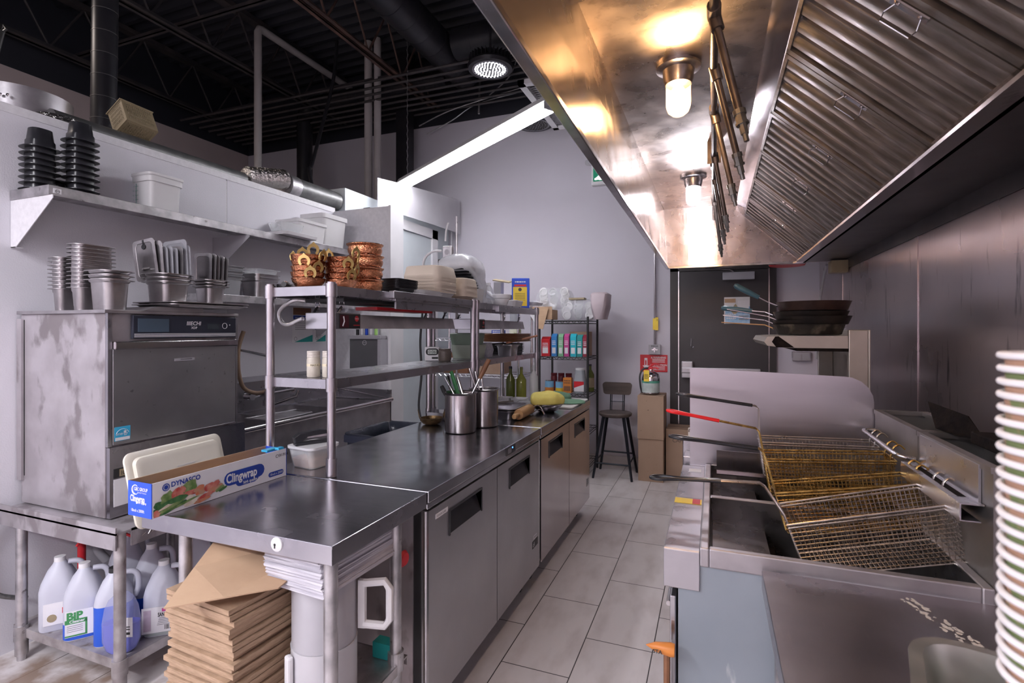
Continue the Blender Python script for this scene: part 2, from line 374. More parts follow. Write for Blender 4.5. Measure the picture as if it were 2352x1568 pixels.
# walk-in cooler box on the left, white panels, roof open above
struct(MB().box(-5.3, WX, -3.55, 2.515, 0, 2.46).box(-5.3, WX, 2.525, 3.57, 0, 2.46).box(-5.3, WX - .002, 2.5, 2.54, 0, 2.455, 1)
       .box(-5.3, WX + .004, -3.55, 3.57, 2.46, 2.5, 1).build('wall_cooler', [wall_white, wall_fibre]))
struct(MB().box(WX - .02, -2.45, 3.56, 3.735, 0, 2.47).build('wall_return', wall_fibre))
struct(MB().box(-2.45, -2.43, 3.555, 3.74, 0, 2.475).build('trim_1', white_p))
struct(MB().box(-5.3, WX - .03, 3.74, 5.67, 0, 2.72).build('wall_cooler_rear', K('pale_blue_panel', (.58, .63, .66), .5, 0, c2=(.54, .59, .62), scale=3)))
t = struct(MB().box(-3.03, -2.98, 4.1, 5.15, .02, 2.5).build('door_1', K('pale_blue_door', (.6, .65, .68), .45, 0, c2=(.56, .61, .64), scale=3), bevel=.008))
struct(MB().box(-3.03, -2.96, 4.0, 4.1, 0, 2.6).box(-3.03, -2.96, 5.15, 5.27, 0, 2.6).box(-3.03, -2.96, 4.0, 5.27, 2.5, 2.6).build('trim_2', white_p))
MB().tube([(-2.96, 4.25, .85), (-2.92, 4.23, .9), (-2.9, 4.23, 1.1), (-2.92, 4.23, 1.3), (-2.96, 4.25, 1.35)], .012, 8).build('door_handle', rubber, t)
t = thing('plastic_deflector', 'curved clear plastic sheet hanging above the pale walk-in door', 'deflector', (-2.95, 5.0, 2.6))
m = MB(); n = 10
pts = [(-2.95 + .1 * math.sin(k / n * 1.6), 4.1 + (5.6 - 4.1) * k / n) for k in range(n + 1)]
m.loft([[(x, y, 2.62), (x + .004, y, 2.62), (x + .004, y, 3.02 - .12 * (1 - k / n)), (x, y, 3.02 - .12 * (1 - k / n))] for k, (x, y) in enumerate(pts)])
m.build('sheet', K('deflector_plastic', (.75, .74, .78), .3, 0, c2=(.68, .66, .7), scale=3, alpha=.55), t, W=True, smooth=40)
MB().tube([(-2.93, 5.55, 2.4), (-2.93, 5.55, 3.05)], .012, 8).build('hanging_rod', grey_p, t, W=True)
# exit door in the back wall
struct(MB().box(-.425, -.345, BY - .05, BY + .02, 0, 2.13).box(.50, .565, BY - .05, BY + .02, 0, 2.13).box(-.425, .565, BY - .05, BY + .02, 2.07, 2.13)
       .box(-.345, -.335, BY - .055, BY - .045, 0, 2.07, 1).box(.495, .505, BY - .056, BY - .046, 0, 2.07, 1).build('door_2_frame', [frame_m, pipe_steel]))
dr = struct(MB().box(-.335, .495, BY - .04, BY, .01, 2.065).build('door_2', door_m))
MB().box(.08, .37, BY - .1, BY - .045, 1.965, 2.04).build('door_closer', K('closer_grey', (.42, .42, .46), .4, .3, c2=(.38, .38, .42), scale=5), dr, bevel=.004)
MB().tube([(.18, BY - .09, 2.045), (.14, BY - .14, 2.065), (-.08, BY - .2, 2.075)], .007, 6).tube([(-.08, BY - .2, 2.07), (.25, BY - .1, 2.1)], .006, 6).build('closer_arm', chrome, dr)
m = MB().box(-.31, -.2, BY - .12, BY - .04, .98, 1.15).box(-.31, .42, BY - .13, BY - .07, 1.03, 1.09)
m.build('panic_bar', K('bar_grey', (.5, .49, .52), .35, .6, c2=(.45, .44, .47), scale=5), dr, bevel=.01)
MB().tube([(-.22, BY - .05, 1.38), (-.22, BY - .06, 1.3), (-.205, BY - .08, 1.285), (-.195, BY - .08, 1.3)], .004, 6).build('coat_hook', chrome, dr)
t = tag(MB().box(.095, .33, BY - .045, BY - .042, 1.53, 1.795).box(.105, .33, BY - .047, BY - .045, 1.53, 1.70, 1).box(.22, .32, BY - .048, BY - .045, 1.66, 1.76, 2)
        .box(.1, .2, BY - .049, BY - .045, 1.74, 1.78, 3).prism([(.15, BY - .046, 1.66), (.2, BY - .046, 1.73), (.24, BY - .046, 1.66), (.19, BY - .046, 1.62)], (0, -.003, 0), 4).box(.23, .32, BY - .049, BY - .045, 1.60, 1.61, 5).box(.23, .32, BY - .049, BY - .045, 1.57, 1.58, 5)
        .lines((.115, BY - .05, 1.63), (1, 0, 0), (0, 0, 1), .09, .06, 3, 2).build('door_notice', [white_p, K('sky_blue', (.22, .42, .66), .2, 0, c2=(.4, .55, .7), scale=30), white_lbl, cardboard, tan_p, grey_ink], W=True, loc=(.21, BY - .045, 1.53)),
        'blue and white notice in a clear sleeve fixed to the dark exit door', 'notice')
# electrical conduit, box, tag on the back wall
t = thing('light_switch', 'grey metal switch box at the foot of a conduit left of the exit door', 'switch', (-.58, BY, 1.2))
MB().box(-.64, -.52, BY - .06, BY - .001, 1.21, 1.315).build('switch_box', grey_p, t, W=True, bevel=.006)
MB().tube([(-.58, BY - .03, 1.31), (-.58, BY - .03, 2.9)], .012, 10).build('conduit', pipe_steel, t, W=True)
MB().box(-.61, -.55, BY - .065, BY - .06, 1.255, 1.265).lathe([(.012, 0), (.012, .01)], (0, 0, 0), 10, M=Matrix.Translation((-.58, BY - .07, 1.27)) @ Matrix.Rotation(R(90), 4, 'X')).box(-.584, -.576, BY - .08, BY - .06, 1.235, 1.265).build('toggle', chrome, t, W=True)
MB().lines((-.615, BY - .0615, 1.305), (1, 0, 0), (0, 0, 1), .07, .02, 2).build('lettering', ink, t, W=True)
tag(MB().box(-.575, -.545, BY - .046, BY - .043, 1.465, 1.6).box(-.60, -.575, BY - .046, BY - .043, 1.47, 1.59).tube([(-.57, BY - .046, 1.575), (-.58, BY - .03, 1.62)], .003, 5)
    .tube(arc((-.561, BY - .047, 1.572), .008, -120, 120, 8, 0, 2), .0012, 4, 1).build('hanging_tag', [yellow, ink], W=True, loc=(-.56, BY, 1.47)), 'yellow card tag tied to the thin conduit on the back wall', 'tag')
# fire sign and extinguisher
m = MB().box(-.735, -.455, BY - .006, BY - .001, 1.025, 1.205)
m.prism([(-.71, BY - .006, 1.09), (-.675, BY - .006, 1.05), (-.64, BY - .006, 1.09), (-.66, BY - .006, 1.09), (-.66, BY - .006, 1.17), (-.69, BY - .006, 1.17), (-.69, BY - .006, 1.09)], (0, -.001, 0), 1)
m.box(-.683, -.668, BY - .0085, BY - .007, 1.095, 1.14).box(-.68, -.671, BY - .0085, BY - .007, 1.14, 1.15)
m.text('WARNING', .027, (-.6, BY - .0075, 1.168), (1, 0, 0), (0, 0, 1), 1, bold=.02).text('ATTENTION', .027, (-.61, BY - .0075, 1.088), (1, 0, 0), (0, 0, 1), 1, bold=.02)
m.poly([(-.625, BY - .0075, 1.168), (-.605, BY - .0075, 1.168), (-.615, BY - .0075, 1.187)], 1).poly([(-.635, BY - .0075, 1.088), (-.615, BY - .0075, 1.088), (-.625, BY - .0075, 1.107)], 1)
for k in range(4): m.box(-.61, -.48, BY - .0075, BY - .007, 1.158 - k * .011, 1.162 - k * .011, 1).box(-.61, -.48, BY - .0075, BY - .007, 1.078 - k * .011, 1.082 - k * .011, 1)
tag(m.build('fire_sign', [red, white_lbl], W=True, loc=(-.6, BY, 1.03)), 'red warning sign with white arrow above the fire extinguisher', 'sign')
t = thing('fire_extinguisher', 'chrome fire extinguisher with green label standing on the upper brown carton', 'fire extinguisher', (-.585, 5.3, .835))
MB().lathe([(.07, 0), (.085, .012), (.086, .16), (.078, .195), (.05, .22), (.025, .232), (.02, .245)], n=24).build('cylinder', chrome, t, smooth=40)
MB().lathe([(.0868, .02), (.0868, .135)], n=24, cap0=False, cap1=False).build('label', K('ext_label', (.5, .56, .55), .4, 0, c2=(.4, .46, .45), scale=20), t, smooth=40)
m = MB().lathe([(.0872, .112), (.0872, .135)], n=24, cap0=False, cap1=False)
m.build('label_band', K('ext_green', (.1, .34, .25), .4, 0, c2=(.08, .3, .22), scale=9), t, smooth=40)
MB().box(-.02, .02, -.02, .02, .24, .27).tube([(0, 0, .28), (.05, -.02, .3), (.09, -.03, .285)], .008, 6).tube([(0, 0, .262), (.05, -.02, .262), (.08, -.03, .25)], .008, 6).build('valve_handle', red, t)
MB().tube(smoothpath([(-.02, 0, .255), (-.07, -.02, .245), (-.1, -.03, .18), (-.095, -.03, .08), (-.08, -.03, .01)]), .009, 8).build('hose', rubber, t)
MB().box(-.055, -.005, -.094, -.091, .13, .24).lines((-.05, -.0945, .2), (1, 0, 0), (0, 0, 1), .04, .05, 4, 1).build('inspection_tag', [yellow, ink], t)
def carton(name, x0, x1, y0, y1, z0, z1, label, mat_=card_far, grp=None, txt=None):
    m = MB().box(x0, x1, y0, y1, z0, z1).box(x0, x1, (y0 + y1) / 2 - .002, (y0 + y1) / 2 + .002, z1, z1 + .002, 1)
    if txt: m.text(txt, .05, (x0 + .06, y0 - .001, z0 + (z1 - z0) * .75), (1, 0, 0), (0, 0, 1), 1)
    return tag(m.build(name, [mat_, wood_dark], W=True, loc=((x0 + x1) / 2, (y0 + y1) / 2, z0), bevel=.003), label, 'carton', grp)
carton('carton', -.69, -.455, 5.18, 5.55, 0, .41, 'brown carton on the floor beside the exit door, lower of two')
carton('carton', -.695, -.45, 5.17, 5.5, .412, .83, 'brown carton carrying the fire extinguisher, upper of two')
carton('carton', -.44, -.05, 5.3, 5.6, 0, .5, 'wide brown carton with printed capitals, right of the stacked cartons', txt='CAPS')
# exit sign
t = thing('exit_sign', 'white box exit sign with green running man on the back wall', 'exit sign', (-1.1, BY, 3.05))
MB().box(-1.25, -.9, BY - .08, BY - .001, 3.04, 3.28).build('housing', white_p, t, W=True, bevel=.015)
MB().box(-1.225, -.925, BY - .084, BY - .08, 3.08, 3.27).build('panel', exit_em, t, W=True)
MB().box(-1.16, -1.1, BY - .087, BY - .084, 3.09, 3.25).lathe([(.02, 0), (.02, .004)], n=12, M=Matrix.Translation((-1.16, BY - .085, 3.235)) @ Matrix.Rotation(R(90), 4, 'X')).tube([(-1.2, BY - .085, 3.1), (-1.15, BY - .085, 3.14), (-1.13, BY - .085, 3.2)], .012, 6).box(-1.21, -1.08, BY - .087, BY - .084, 3.095, 3.115).build('running_man', exit_wh, t, W=True)
MB().lathe([(.01, 0), (.035, .01), (.035, .05), (.02, .06)], n=14, M=Matrix.Translation((-1.29, BY - .06, 3.3)) @ Matrix.Rotation(R(-70), 4, 'X')).build('spot_lamp', grey_p, t, W=True, smooth=40)

# ---------------------------------------------------------------- overhead pipes and ducts
def spiral(m, path, r, step=.28):
    m.tube(path, r, 20)
    for a, b in zip(path, path[1:]):
        a, b = Vector(a), Vector(b); d = (b - a).length; k = step
        while d > 1 and k < d: c = a + (b - a) * k / d; e = a + (b - a) * (k + .008) / d; m.tube([c, e], r + .003, 20); k += step
def pipe(name, label, path, r, m_, cat='pipe', n=14, spir=False, grp=None):
    m = MB()
    if spir: spiral(m, path, r, spir)
    else: m.tube(path, r, n)
    return tag(m.build(name, m_, W=True, loc=path[0], smooth=50), label, cat, grp)
pipe('round_duct', 'wide black spiral duct running along the ceiling toward the round lamp', [(-2.62, 1.4, 4.35), (-2.62, 5.3, 4.35)], .17, duct_black, 'duct', spir=.24)
pipe('round_duct', 'short wide black duct with a pale collar crossing toward the hood', [(-2.44, 4.72, 4.36), (-.2, 4.72, 4.36)], .15, duct_black, 'duct', spir=.2)
tag(MB().tube([(-1.66, 4.72, 4.36), (-1.62, 4.72, 4.36)], .156, 20).build('duct_collar', galv, W=True, loc=(-1.65, 4.72, 4.2), smooth=40), 'pale metal clamp ring around the short black duct', 'clamp')
m = MB(); el = [(-4.84, 5.2, 2.73), (-4.84, 5.2, 4.12)] + [(-4.84 + .18 - .18 * math.cos(R(a)), 5.2, 4.12 + .18 * math.sin(R(a))) for a in (15, 30, 45, 60, 75, 90)] + [(-2.8, 5.2, 4.3)]
m.tube(el, .095, 20)
for k in range(13): x = -4.5 + k * .13; m.tube([(x, 5.2, 4.3), (x + .006, 5.2, 4.3)], .098, 20)
tag(m.build('round_duct', duct_black, W=True, loc=(-4.84, 5.2, 2.73), smooth=50), 'black spiral duct rising behind the walk-in and turning right at an elbow', 'duct')
m = MB(); a, b = Vector((-3.55, 2.1, 2.5)), Vector((-3.5, 2.1, 4.78)); m.tube([a, b], .068, 18)
for k in range(1, 17): c = a + (b - a) * k / 17; m.tube([c, c + Vector((0, 0, .004))], .0695, 18, mi=1)
tag(m.build('round_duct', [duct_black, K('duct_seam', (.14, .13, .13), .4, .3, c2=(.1, .1, .1), scale=9)], W=True, loc=(-3.55, 2.1, 2.5), smooth=50), 'black vertical duct standing on the walk-in roof at the far left', 'duct')
pipe('vent_pipe', 'pale plastic pipe with an elbow, rising from the walk-in roof', [(-4.5, 4.16, 2.73), (-4.5, 4.16, 4.62), (-4.5, 4.18, 4.66), (-4.5, 4.22, 4.67), (-4.5, 5.66, 4.67)], .038, pvc)
pipe('vent_pipe', 'pale vertical pipe behind the return wall, left of a pair', [(-3.72, 5.0, 2.7), (-3.72, 5.0, 4.79)], .045, pvc, grp='pair of pale vertical pipes')
pipe('vent_pipe', 'pale vertical pipe behind the return wall, right of a pair', [(-3.58, 4.98, 2.7), (-3.58, 4.98, 4.79)], .04, pvc, grp='pair of pale vertical pipes')
tag(MB().box(-3.56, -3.4, 5.32, 5.46, 2.7, 4.79).build('square_duct', duct_black, W=True, loc=(-3.48, 5.17, 2.72)), 'black square riser just right of the pale pipe pair', 'duct')
pipe('power_cable', 'thick black cable hanging in a curve in front of the back wall', smoothpath([(-3.75, 4.5, 4.55), (-3.76, 4.45, 4.1), (-3.8, 4.3, 3.5), (-3.73, 4.1, 3.1), (-3.62, 3.95, 3.0), (-3.5, 3.88, 2.735)]), .018, duct_black, 'cable')
pipe('flexible_conduit', 'thin pale flexible conduit dropping beside the wide black duct', [(-2.55, 5.5, 3.98), (-2.54, 5.55, 4.79)], .012, galv, 'conduit')
for k in range(8):
    y = 4.55 + k * .13; z = 4.08
    pipe('ceiling_conduit', 'thin dark conduit under the deck in a parallel bundle', [(-6.2, y, z), (-1.2, y + .02, z)], .014, joist_m, 'conduit', n=6, grp='bundle of parallel ceiling conduits')
for k, (p, lb) in enumerate([(smoothpath([(-3.35, 5.5, 3.95), (-2.9, 5.45, 4.05), (-2.2, 5.4, 4.12), (-1.4, 5.3, 4.15)]), 'loose pale wire sagging in front of the back wall, longest'),
                       (smoothpath([(-3.3, 5.6, 3.88), (-2.95, 5.6, 4.0), (-2.6, 5.55, 4.12), (-2.0, 5.4, 4.1)]), 'loose pale wire sagging in front of the back wall, lowest'),
                       (smoothpath([(-2.35, 5.35, 4.1), (-2.0, 5.1, 4.15), (-1.75, 4.75, 4.25)]), 'loose pale wire trailing below the round lamp')]):
    pipe('loose_wire', lb, p, .007, galv, 'wire', n=5)
# flexible foil duct and grey duct lying on the walk-in roof
m = MB(); m.tube([(-3.12, 1.6, 2.53), (-3.12, 2.75, 2.53)], .055, 12)
tag(m.build('roof_pipe', grey_duct, W=True, loc=(-3.12, 1.6, 2.5), smooth=40), 'low grey pipe lying on the edge of the walk-in roof', 'pipe')
rings = []; k = 0
m = MB(); P = [(-3.12, 2.78 + .018 * i, 2.56 + .004 * i) for i in range(20)]
m.tube(P, .07, 14, rad=[.06 + (.018 if i % 2 else 0) for i in range(20)])
tag(m.build('flexible_duct', foil, W=True, loc=(-3.12, 2.78, 2.5), smooth=60), 'crinkled silver flexible duct on the walk-in roof', 'duct')
m = MB(); m.tube([(-3.12, 3.14, 2.6), (-3.12, 3.24, 2.6)], .088, 20, mi=1).tube([(-3.12, 3.24, 2.6), (-3.12, 3.72, 2.6)], .082, 20)
tag(m.build('round_duct', [grey_duct, galv], W=True, loc=(-3.12, 3.2, 2.5), smooth=50), 'grey round duct joined to the crinkled silver one on the walk-in roof', 'duct')
# supply grille
t = thing('air_grille', 'white louvred air grille half hidden behind the hood edge', 'air vent', (-1.25, 4.8, 3.62))
MB().box(-1.58, -1.52, 4.2, 5.3, 3.58, 3.62).box(-.9, -.84, 4.2, 5.3, 3.58, 3.62).box(-1.58, -.84, 4.2, 4.26, 3.58, 3.62).box(-1.58, -.84, 5.24, 5.3, 3.58, 3.62).box(-1.3, -1.1, 4.6, 4.9, 3.62, 4.19, 1).build('frame', [white_p, duct_black], t, W=True)
m = MB()
for k in range(24): y = 4.28 + k * .04; m.add([(-1.52, y, 3.585), (-.9, y, 3.585), (-.9, y + .025, 3.61), (-1.52, y + .025, 3.61)], [(0, 1, 2, 3)])
m.build('louvres', white_p, t, W=True)
# high-bay lamps
def bay(x, y, z, lit, label):
    t = thing('high_bay_lamp', label, 'ceiling lamp', (x, y, z), group='round high-bay lamps')
    m = MB().lathe([(.15, .0), (.205, .0), (.215, .03), (.19, .06), (.1, .07), (.09, .16), (.06, .17)], n=32)
    for k in range(32): m.box(.1, .2, -.003, .003, .055, .12, M=Matrix.Rotation(R(k * 11.25), 4, 'Z'))
    m.build('housing', duct_black, t, smooth=30)
    MB().lathe([(.02, .001), (.15, .001)], n=32, cap0=True).build('lens', bay_glow if lit else K('dark_lens', (.08, .09, .1), .2, 0, c2=(.12, .13, .14), scale=20), t)
    MB().lathe([(.15, -.006), (.168, -.006), (.168, .0), (.15, .0)], n=32, cap0=False, cap1=False).build('lens_ring', K('ring_grey', (.3, .3, .33), .4, 0, c2=(.26, .26, .3), scale=5), t)
    m = MB()
    for rr_, n in ((.03, 6), (.06, 12), (.09, 18), (.12, 24), (.14, 26)):
        for k in range(n): a = 2 * math.pi * k / n; m.lathe([(.0068, -.004), (.0068, 0)], (rr_ * math.cos(a), rr_ * math.sin(a), -.001), 6)
    m.build('led_dots', bay_em if lit else K('led_off', (.3, .3, .3), .3, 0, c2=(.2, .2, .2), scale=9), t)
    MB().tube([(0, 0, .17), (0, 0, 4.8 - z)], .012, 8).build('hanger', duct_black, t)
bay(-1.95, 4.46, 3.9, True, 'lit round high-bay lamp hanging below the wide black duct')
bay(-1.84, 5.42, 3.72, False, 'unlit round high-bay lamp half hidden behind the fluorescent tube')
bay(-4.6, 1.0, 4.0, True, 'lit round high-bay lamp over the walk-in, out of view')
# fluorescent fixtures
def tube_fix(c, ang, L, label):
    t = thing('tube_light_fixture', label, 'ceiling light', c, rz=ang, group='long fluorescent fixtures')
    MB().prism([(-.04, -L / 2, .05), (.04, -L / 2, .05), (.07, -L / 2, 0), (-.07, -L / 2, 0)], (0, L, 0)).build('housing', white_p, t)
    for s in (-1, 1):
        MB().tube([(s * .032, -L / 2 + .03, -.022), (s * .032, L / 2 - .03, -.022)], .02, 10).build('tube', tube_em, t, smooth=60)
        MB().box(-.062, .062, s * L / 2 - .022, s * L / 2 + .022, -.045, 0).build('end_cap', K('cap_grey', (.25, .25, .27), .4, .5, c2=(.2, .2, .22), scale=5), t)
    for s in (-1, 1):
        m = MB()
        for k in range(42):
            z = .05 + k * .042; m.tube([(0 if k % 2 else .006, s * (L / 2 - .12) + (.006 if k % 2 else 0), z), (0 if k % 2 else -.006, s * (L / 2 - .12) - (.006 if k % 2 else 0), z + .05)], .003, 5)
        m.build('chain', galv, t)
a = math.atan2(-(-.981 + 2.956), (3.264 - 4.537))
ang = math.atan2(3.264 - 4.537, -.981 + 2.956) - R(90)
tube_fix((-1.97, 3.9, 2.95), ang, 2.36, 'lit fluorescent fixture hanging on chains between the walk-in and the hood')
for k, ((x, y, z), a) in enumerate(FIX): tube_fix((x, y, z), a, 2.4, ['lit fluorescent fixture over the left aisle behind the camera', 'added fluorescent fixture giving fill light across the front end of the kitchen'][k])
# ================================================================ undercounter coolers and worktops
def cooler(y0, y1, label, lw, ndoor=2, logo=False, ctrl=False, front=None):
    t = thing('undercounter_cooler', label, 'refrigerator', (-1.3, (y0 + y1) / 2, 0))
    g = .004
    MB().box(-1.66, -.985, y0 + g, y1 - g, .13, .845).build('body', steel_dirty, t, W=True)
    MB().box(-.985, -.955, y0 + .01, y1 - .01, .135, .84).build('gasket', rubber, t, W=True)
    m = MB().box(-1.665, -.92, y0 + g, y1 - g, .868, .91).box(-1.665, -.925, y0 + g, y1 - g, .845, .868)
    m.build('worktop', steel_top, t, W=True, bevel=.004)
    w = (y1 - y0 - .02) / ndoor
    for k in range(ndoor):
        a, b = y0 + .01 + k * w + .003, y0 + .01 + (k + 1) * w - .003
        ym = (a + b) / 2; ha, hb, z0, z1 = (a + b) / 2 - .15, (a + b) / 2 + .13, .705, .79
        m = MB().box(-.957, -.925, a, ha, .135, .838).box(-.957, -.925, hb, b, .135, .838).box(-.957, -.925, ha, hb, .135, z0).box(-.957, -.925, ha, hb, z1, .838)
        d = m.build('door', front or steel_door, t, W=True)
        m = MB().poly([(-.924, ha, z1), (-.924, hb, z1), (-.953, hb, z1 - .012), (-.953, ha, z1 - .012)]).poly([(-.953, ha, z1 - .012), (-.953, hb, z1 - .012), (-.924, hb - .0, z0), (-.924, ha, z0)])
        m.poly([(-.924, ha, z0), (-.924, ha, z1), (-.953, ha, z1 - .012)]).poly([(-.924, hb, z0), (-.953, hb, z1 - .012), (-.924, hb, z1)])
        m.box(-.926, -.921, ha - .008, hb + .008, z1, z1 + .008).box(-.926, -.921, ha - .008, ha, z0 - .006, z1).box(-.926, -.921, hb, hb + .008, z0 - .006, z1)
        h = m.build('recessed_handle', black_p, d)
        for q in h.data.vertices: q.co -= Vector(t.location)
        if k == 0: m = MB().tube([(-.94, a + .012, .14), (-.94, a + .012, .835)], .014, 10).build('door_post', pipe_steel, d); 
        if k == 0:
            for q in m.data.vertices: q.co -= Vector(t.location)
    for yy in (y0 + .08, y1 - .08):
        for x in (-1.58, -1.02):
            m = MB().lathe([(.03, 0), (.03, .022)], n=14, M=Matrix.Translation((x - .011, yy, .04)) @ Matrix.Rotation(R(90), 4, 'Y')).lathe([(.037, 0), (.037, .02)], (0, 0, 0), 14, M=Matrix.Translation((x - .01, yy, .037)) @ Matrix.Rotation(R(90), 4, 'Y')).box(x - .025, x + .025, yy - .02, yy + .02, .06, .13)
            m.build('caster', rubber, t, W=True)
    if ctrl:
        m = MB().box(-.921, -.9175, y0 + .72, y0 + .84, .87, .908).box(-.9175, -.9165, y0 + .74, y0 + .785, .876, .9, 1)
        m.lathe([(.004, 0), (.004, .002)], n=8, mi=2, M=Matrix.Translation((-.9175, y0 + .8, .896)) @ Matrix.Rotation(R(90), 4, 'Y'))
        m.build('controller', [black_p, grey_ink, led_blue], t, W=True)
    if logo:
        m = MB().box(-.925, -.9235, y1 - .13, y1 - .04, .27, .31).text('cfi', .035, (-.923, y1 - .128, .278), (0, 1, 0), (0, 0, 1), 1)
        m.box(-.925, -.9235, y1 - .11, y1 - .06, .315, .335, 1).lines((-.923, y1 - .107, .331), (0, 1, 0), (0, 0, 1), .044, .012, 2, 0)
        m.build('maker_badge', [ink, white_lbl], t, W=True)
    return t
c1 = cooler(1.57, 2.82, 'two-door stainless undercounter cooler nearest the small table', 0, logo=True, ctrl=True)
m = MB().box(-.925, -.9238, 1.63, 1.72, .795, .812).text('COOLER 2 LINE', .0095, (-.9233, 1.637, .8), (0, 1, 0), (0, 0, 1), 1)
m.build('name_strip', [white_lbl, ink], c1, W=True)
c2 = cooler(2.83, 4.1, 'two-door glossy stainless undercounter cooler at the far end of the counter', 0, front=steel_gloss)
MB().box(-.925, -.9238, 3.98, 4.05, .25, .31).lines((-.9232, 3.99, .3), (0, 1, 0), (0, 0, 1), .05, .04, 3, 1).build('maker_badge', [grey_p, ink], c2, W=True)
# small stainless work table in front
t = thing('work_table', 'small stainless work table in the foreground, carrying the plastic-wrap box', 'table', (-1.28, 1.32, 0))
m = MB().box(-1.65, -.92, 1.085, 1.56, .9, .91).box(-1.65, -.92, 1.085, 1.088, .858, .903).box(-.923, -.92, 1.085, 1.56, .858, .903).box(-1.65, -1.647, 1.085, 1.56, .858, .903).box(-1.65, -.92, 1.557, 1.56, .858, .903)
m.build('tabletop', steel_table, t, W=True, bevel=.003)
for x, y in ((-1.53, 1.14), (-.958, 1.125), (-1.53, 1.47), (-.958, 1.43)):
    m = MB().tube([(x, y, .02), (x, y, .9)], .019, 16).tube([(x, y, .0), (x, y, .03)], .022, 16)
    l = m.build('leg', galv, t, W=True, smooth=50)
    if x > -1 or y > 1.3: MB().tube([(x, y, .375), (x, y, .435)], .026, 16).build('leg_collar', galv, l).data.transform(Matrix.Translation(-Vector(t.location)))
m = MB().box(-1.165, -.94, 1.12, 1.47, .395, .4).box(-1.165, -.94, 1.468, 1.472, .37, .4).box(-.942, -.938, 1.145, 1.41, .37, .4)
m.build('undershelf', galv, t, W=True)
MB().lathe([(.0, .006), (.012, .006), (.019, .003), (.02, 0)], n=24, M=Matrix.Translation((-1.105, 1.085, .888)) @ Matrix.Rotation(R(90), 4, 'X')).build('keyhole_cover', white_p, t, W=True, smooth=40)
MB().lathe([(.0035, 0), (.0035, .001)], n=10, M=Matrix.Translation((-1.107, 1.0785, .889)) @ Matrix.Rotation(R(90), 4, 'X')).box(-1.1088, -1.1052, 1.0775, 1.0785, .879, .888).build('keyhole', ink, t, W=True)
# bottom slip: small extension of worktop behind post
# ---------------------------------------------------------------- over-shelves
def overshelf(y0, y1, label, xf=-1.36, xb=-1.665, ztop=1.64, zmid=1.28):
    t = thing('over_shelf', label, 'shelf unit', ((xf + xb) / 2, (y0 + y1) / 2, .91))
    for z, n in ((ztop, 'top_shelf'), (zmid, 'middle_shelf')):
        m = MB().box(xb, xf, y0, y1, z - .003, z)
        m.box(xf - .003, xf, y0, y1, z - .038, z).box(xb, xb + .003, y0, y1, z - .038, z).box(xb, xf, y0, y0 + .003, z - .038, z).box(xb, xf, y1 - .003, y1, z - .038, z)
        m.build(n, steel, t, W=True, bevel=.0015)
    for x in (xf, xb):
        for y in (y0, y1):
            p = MB().tube([(x, y, .912), (x, y, ztop + .012)], .0165, 16).build('post', pipe_steel, t, W=True, smooth=50)
            for a_, b_ in ((ztop - .045, ztop + .006), (zmid - .045, zmid + .006), (.912, .98)):
                MB().tube([(x, y, a_), (x, y, b_)], .0215, 16).build('collar', pipe_steel, p, smooth=50).data.transform(Matrix.Translation(-Vector(t.location)))
    return t
o1 = overshelf(1.6, 2.85, 'two-tier stainless over-shelf above the near cooler, copper pots on top')
o2 = overshelf(2.9, 4.06, 'two-tier stainless over-shelf above the far cooler, oil tin on top')
MB().box(-1.362, -1.352, 2.02, 2.78, 1.565, 1.6).box(-1.36, -1.34, 2.0, 2.8, 1.6, 1.612).box(-1.362, -1.335, 1.98, 2.8, 1.612, 1.645).build('ticket_rail', steel, o1, W=True, bevel=.002)
MB().box(-1.362, -1.335, 3.2, 3.98, 1.59, 1.63).build('ticket_rail', steel, o2, W=True, bevel=.002)
def heat_strip(y0, y1, x, z, label, o, grp='heat lamp strips under the over-shelves'):
    t = thing('heat_strip', label, 'food warmer', (x, (y0 + y1) / 2, z), group=grp)
    MB().prism([(x - .075, y0 + .17, z), (x + .075, y0 + .17, z), (x + .06, y0 + .17, z + .06), (x - .06, y0 + .17, z + .06)], (0, y1 - y0 - .17, 0)).build('reflector', steel_dull, t, W=True)
    MB().box(x - .07, x + .075, y0, y0 + .17, z - .003, z + .065).build('control_box', steel, t, W=True, bevel=.003)
    m = MB().box(x + .075, x + .0775, y0 + .03, y0 + .165, z, z + .06).box(x + .0776, x + .078, y0 + .035, y0 + .09, z + .004, z + .056, 1)
    m.lathe([(.012, 0), (.013, .001)], n=14, mi=2, M=Matrix.Translation((x + .078, y0 + .14, z + .042)) @ Matrix.Rotation(R(90), 4, 'Y'))
    m.box(x + .0776, x + .0782, y0 + .12, y0 + .16, z + .012, z + .016, 2).text('hatco', .012, (x + .0795, y0 + .127, z + .039), (0, 1, 0), (0, 0, 1), 3)
    m.tube([(x + .079, y0 + .05, z + .01), (x + .079, y0 + .06, z + .03), (x + .079, y0 + .055, z + .05)], .003, 5, 3)
    m.build('warning_plate', [ink, K('dark_red', (.12, .01, .02), .4, 0, c2=(.08, .01, .02), scale=8), red, white_lbl], t, W=True)
    for xx in (x - .06, x + .065):
        for yy in (y0 + .06, y1 - .1):
            m = MB()
            for k in range(5):
                zz = z + .075 + k * .017; e = .008 if k % 2 else -.008
                m.tube([(xx + e * .6, yy + e, zz), (xx - e * .6, yy - e, zz), (xx - e * .6, yy - e, zz + .018), (xx + e * .6, yy + e, zz + .018)], .0022, 5, closed=True)
            m.tube([(xx, yy - .03, z + .055), (xx, yy, z + .09)], .006, 6)
            m.build('hanging_chain', chrome, t, W=True)
    return t
heat_strip(1.69, 2.74, -1.5, 1.475, 'grey heat lamp strip with black and red plate chained under the near over-shelf', o1)
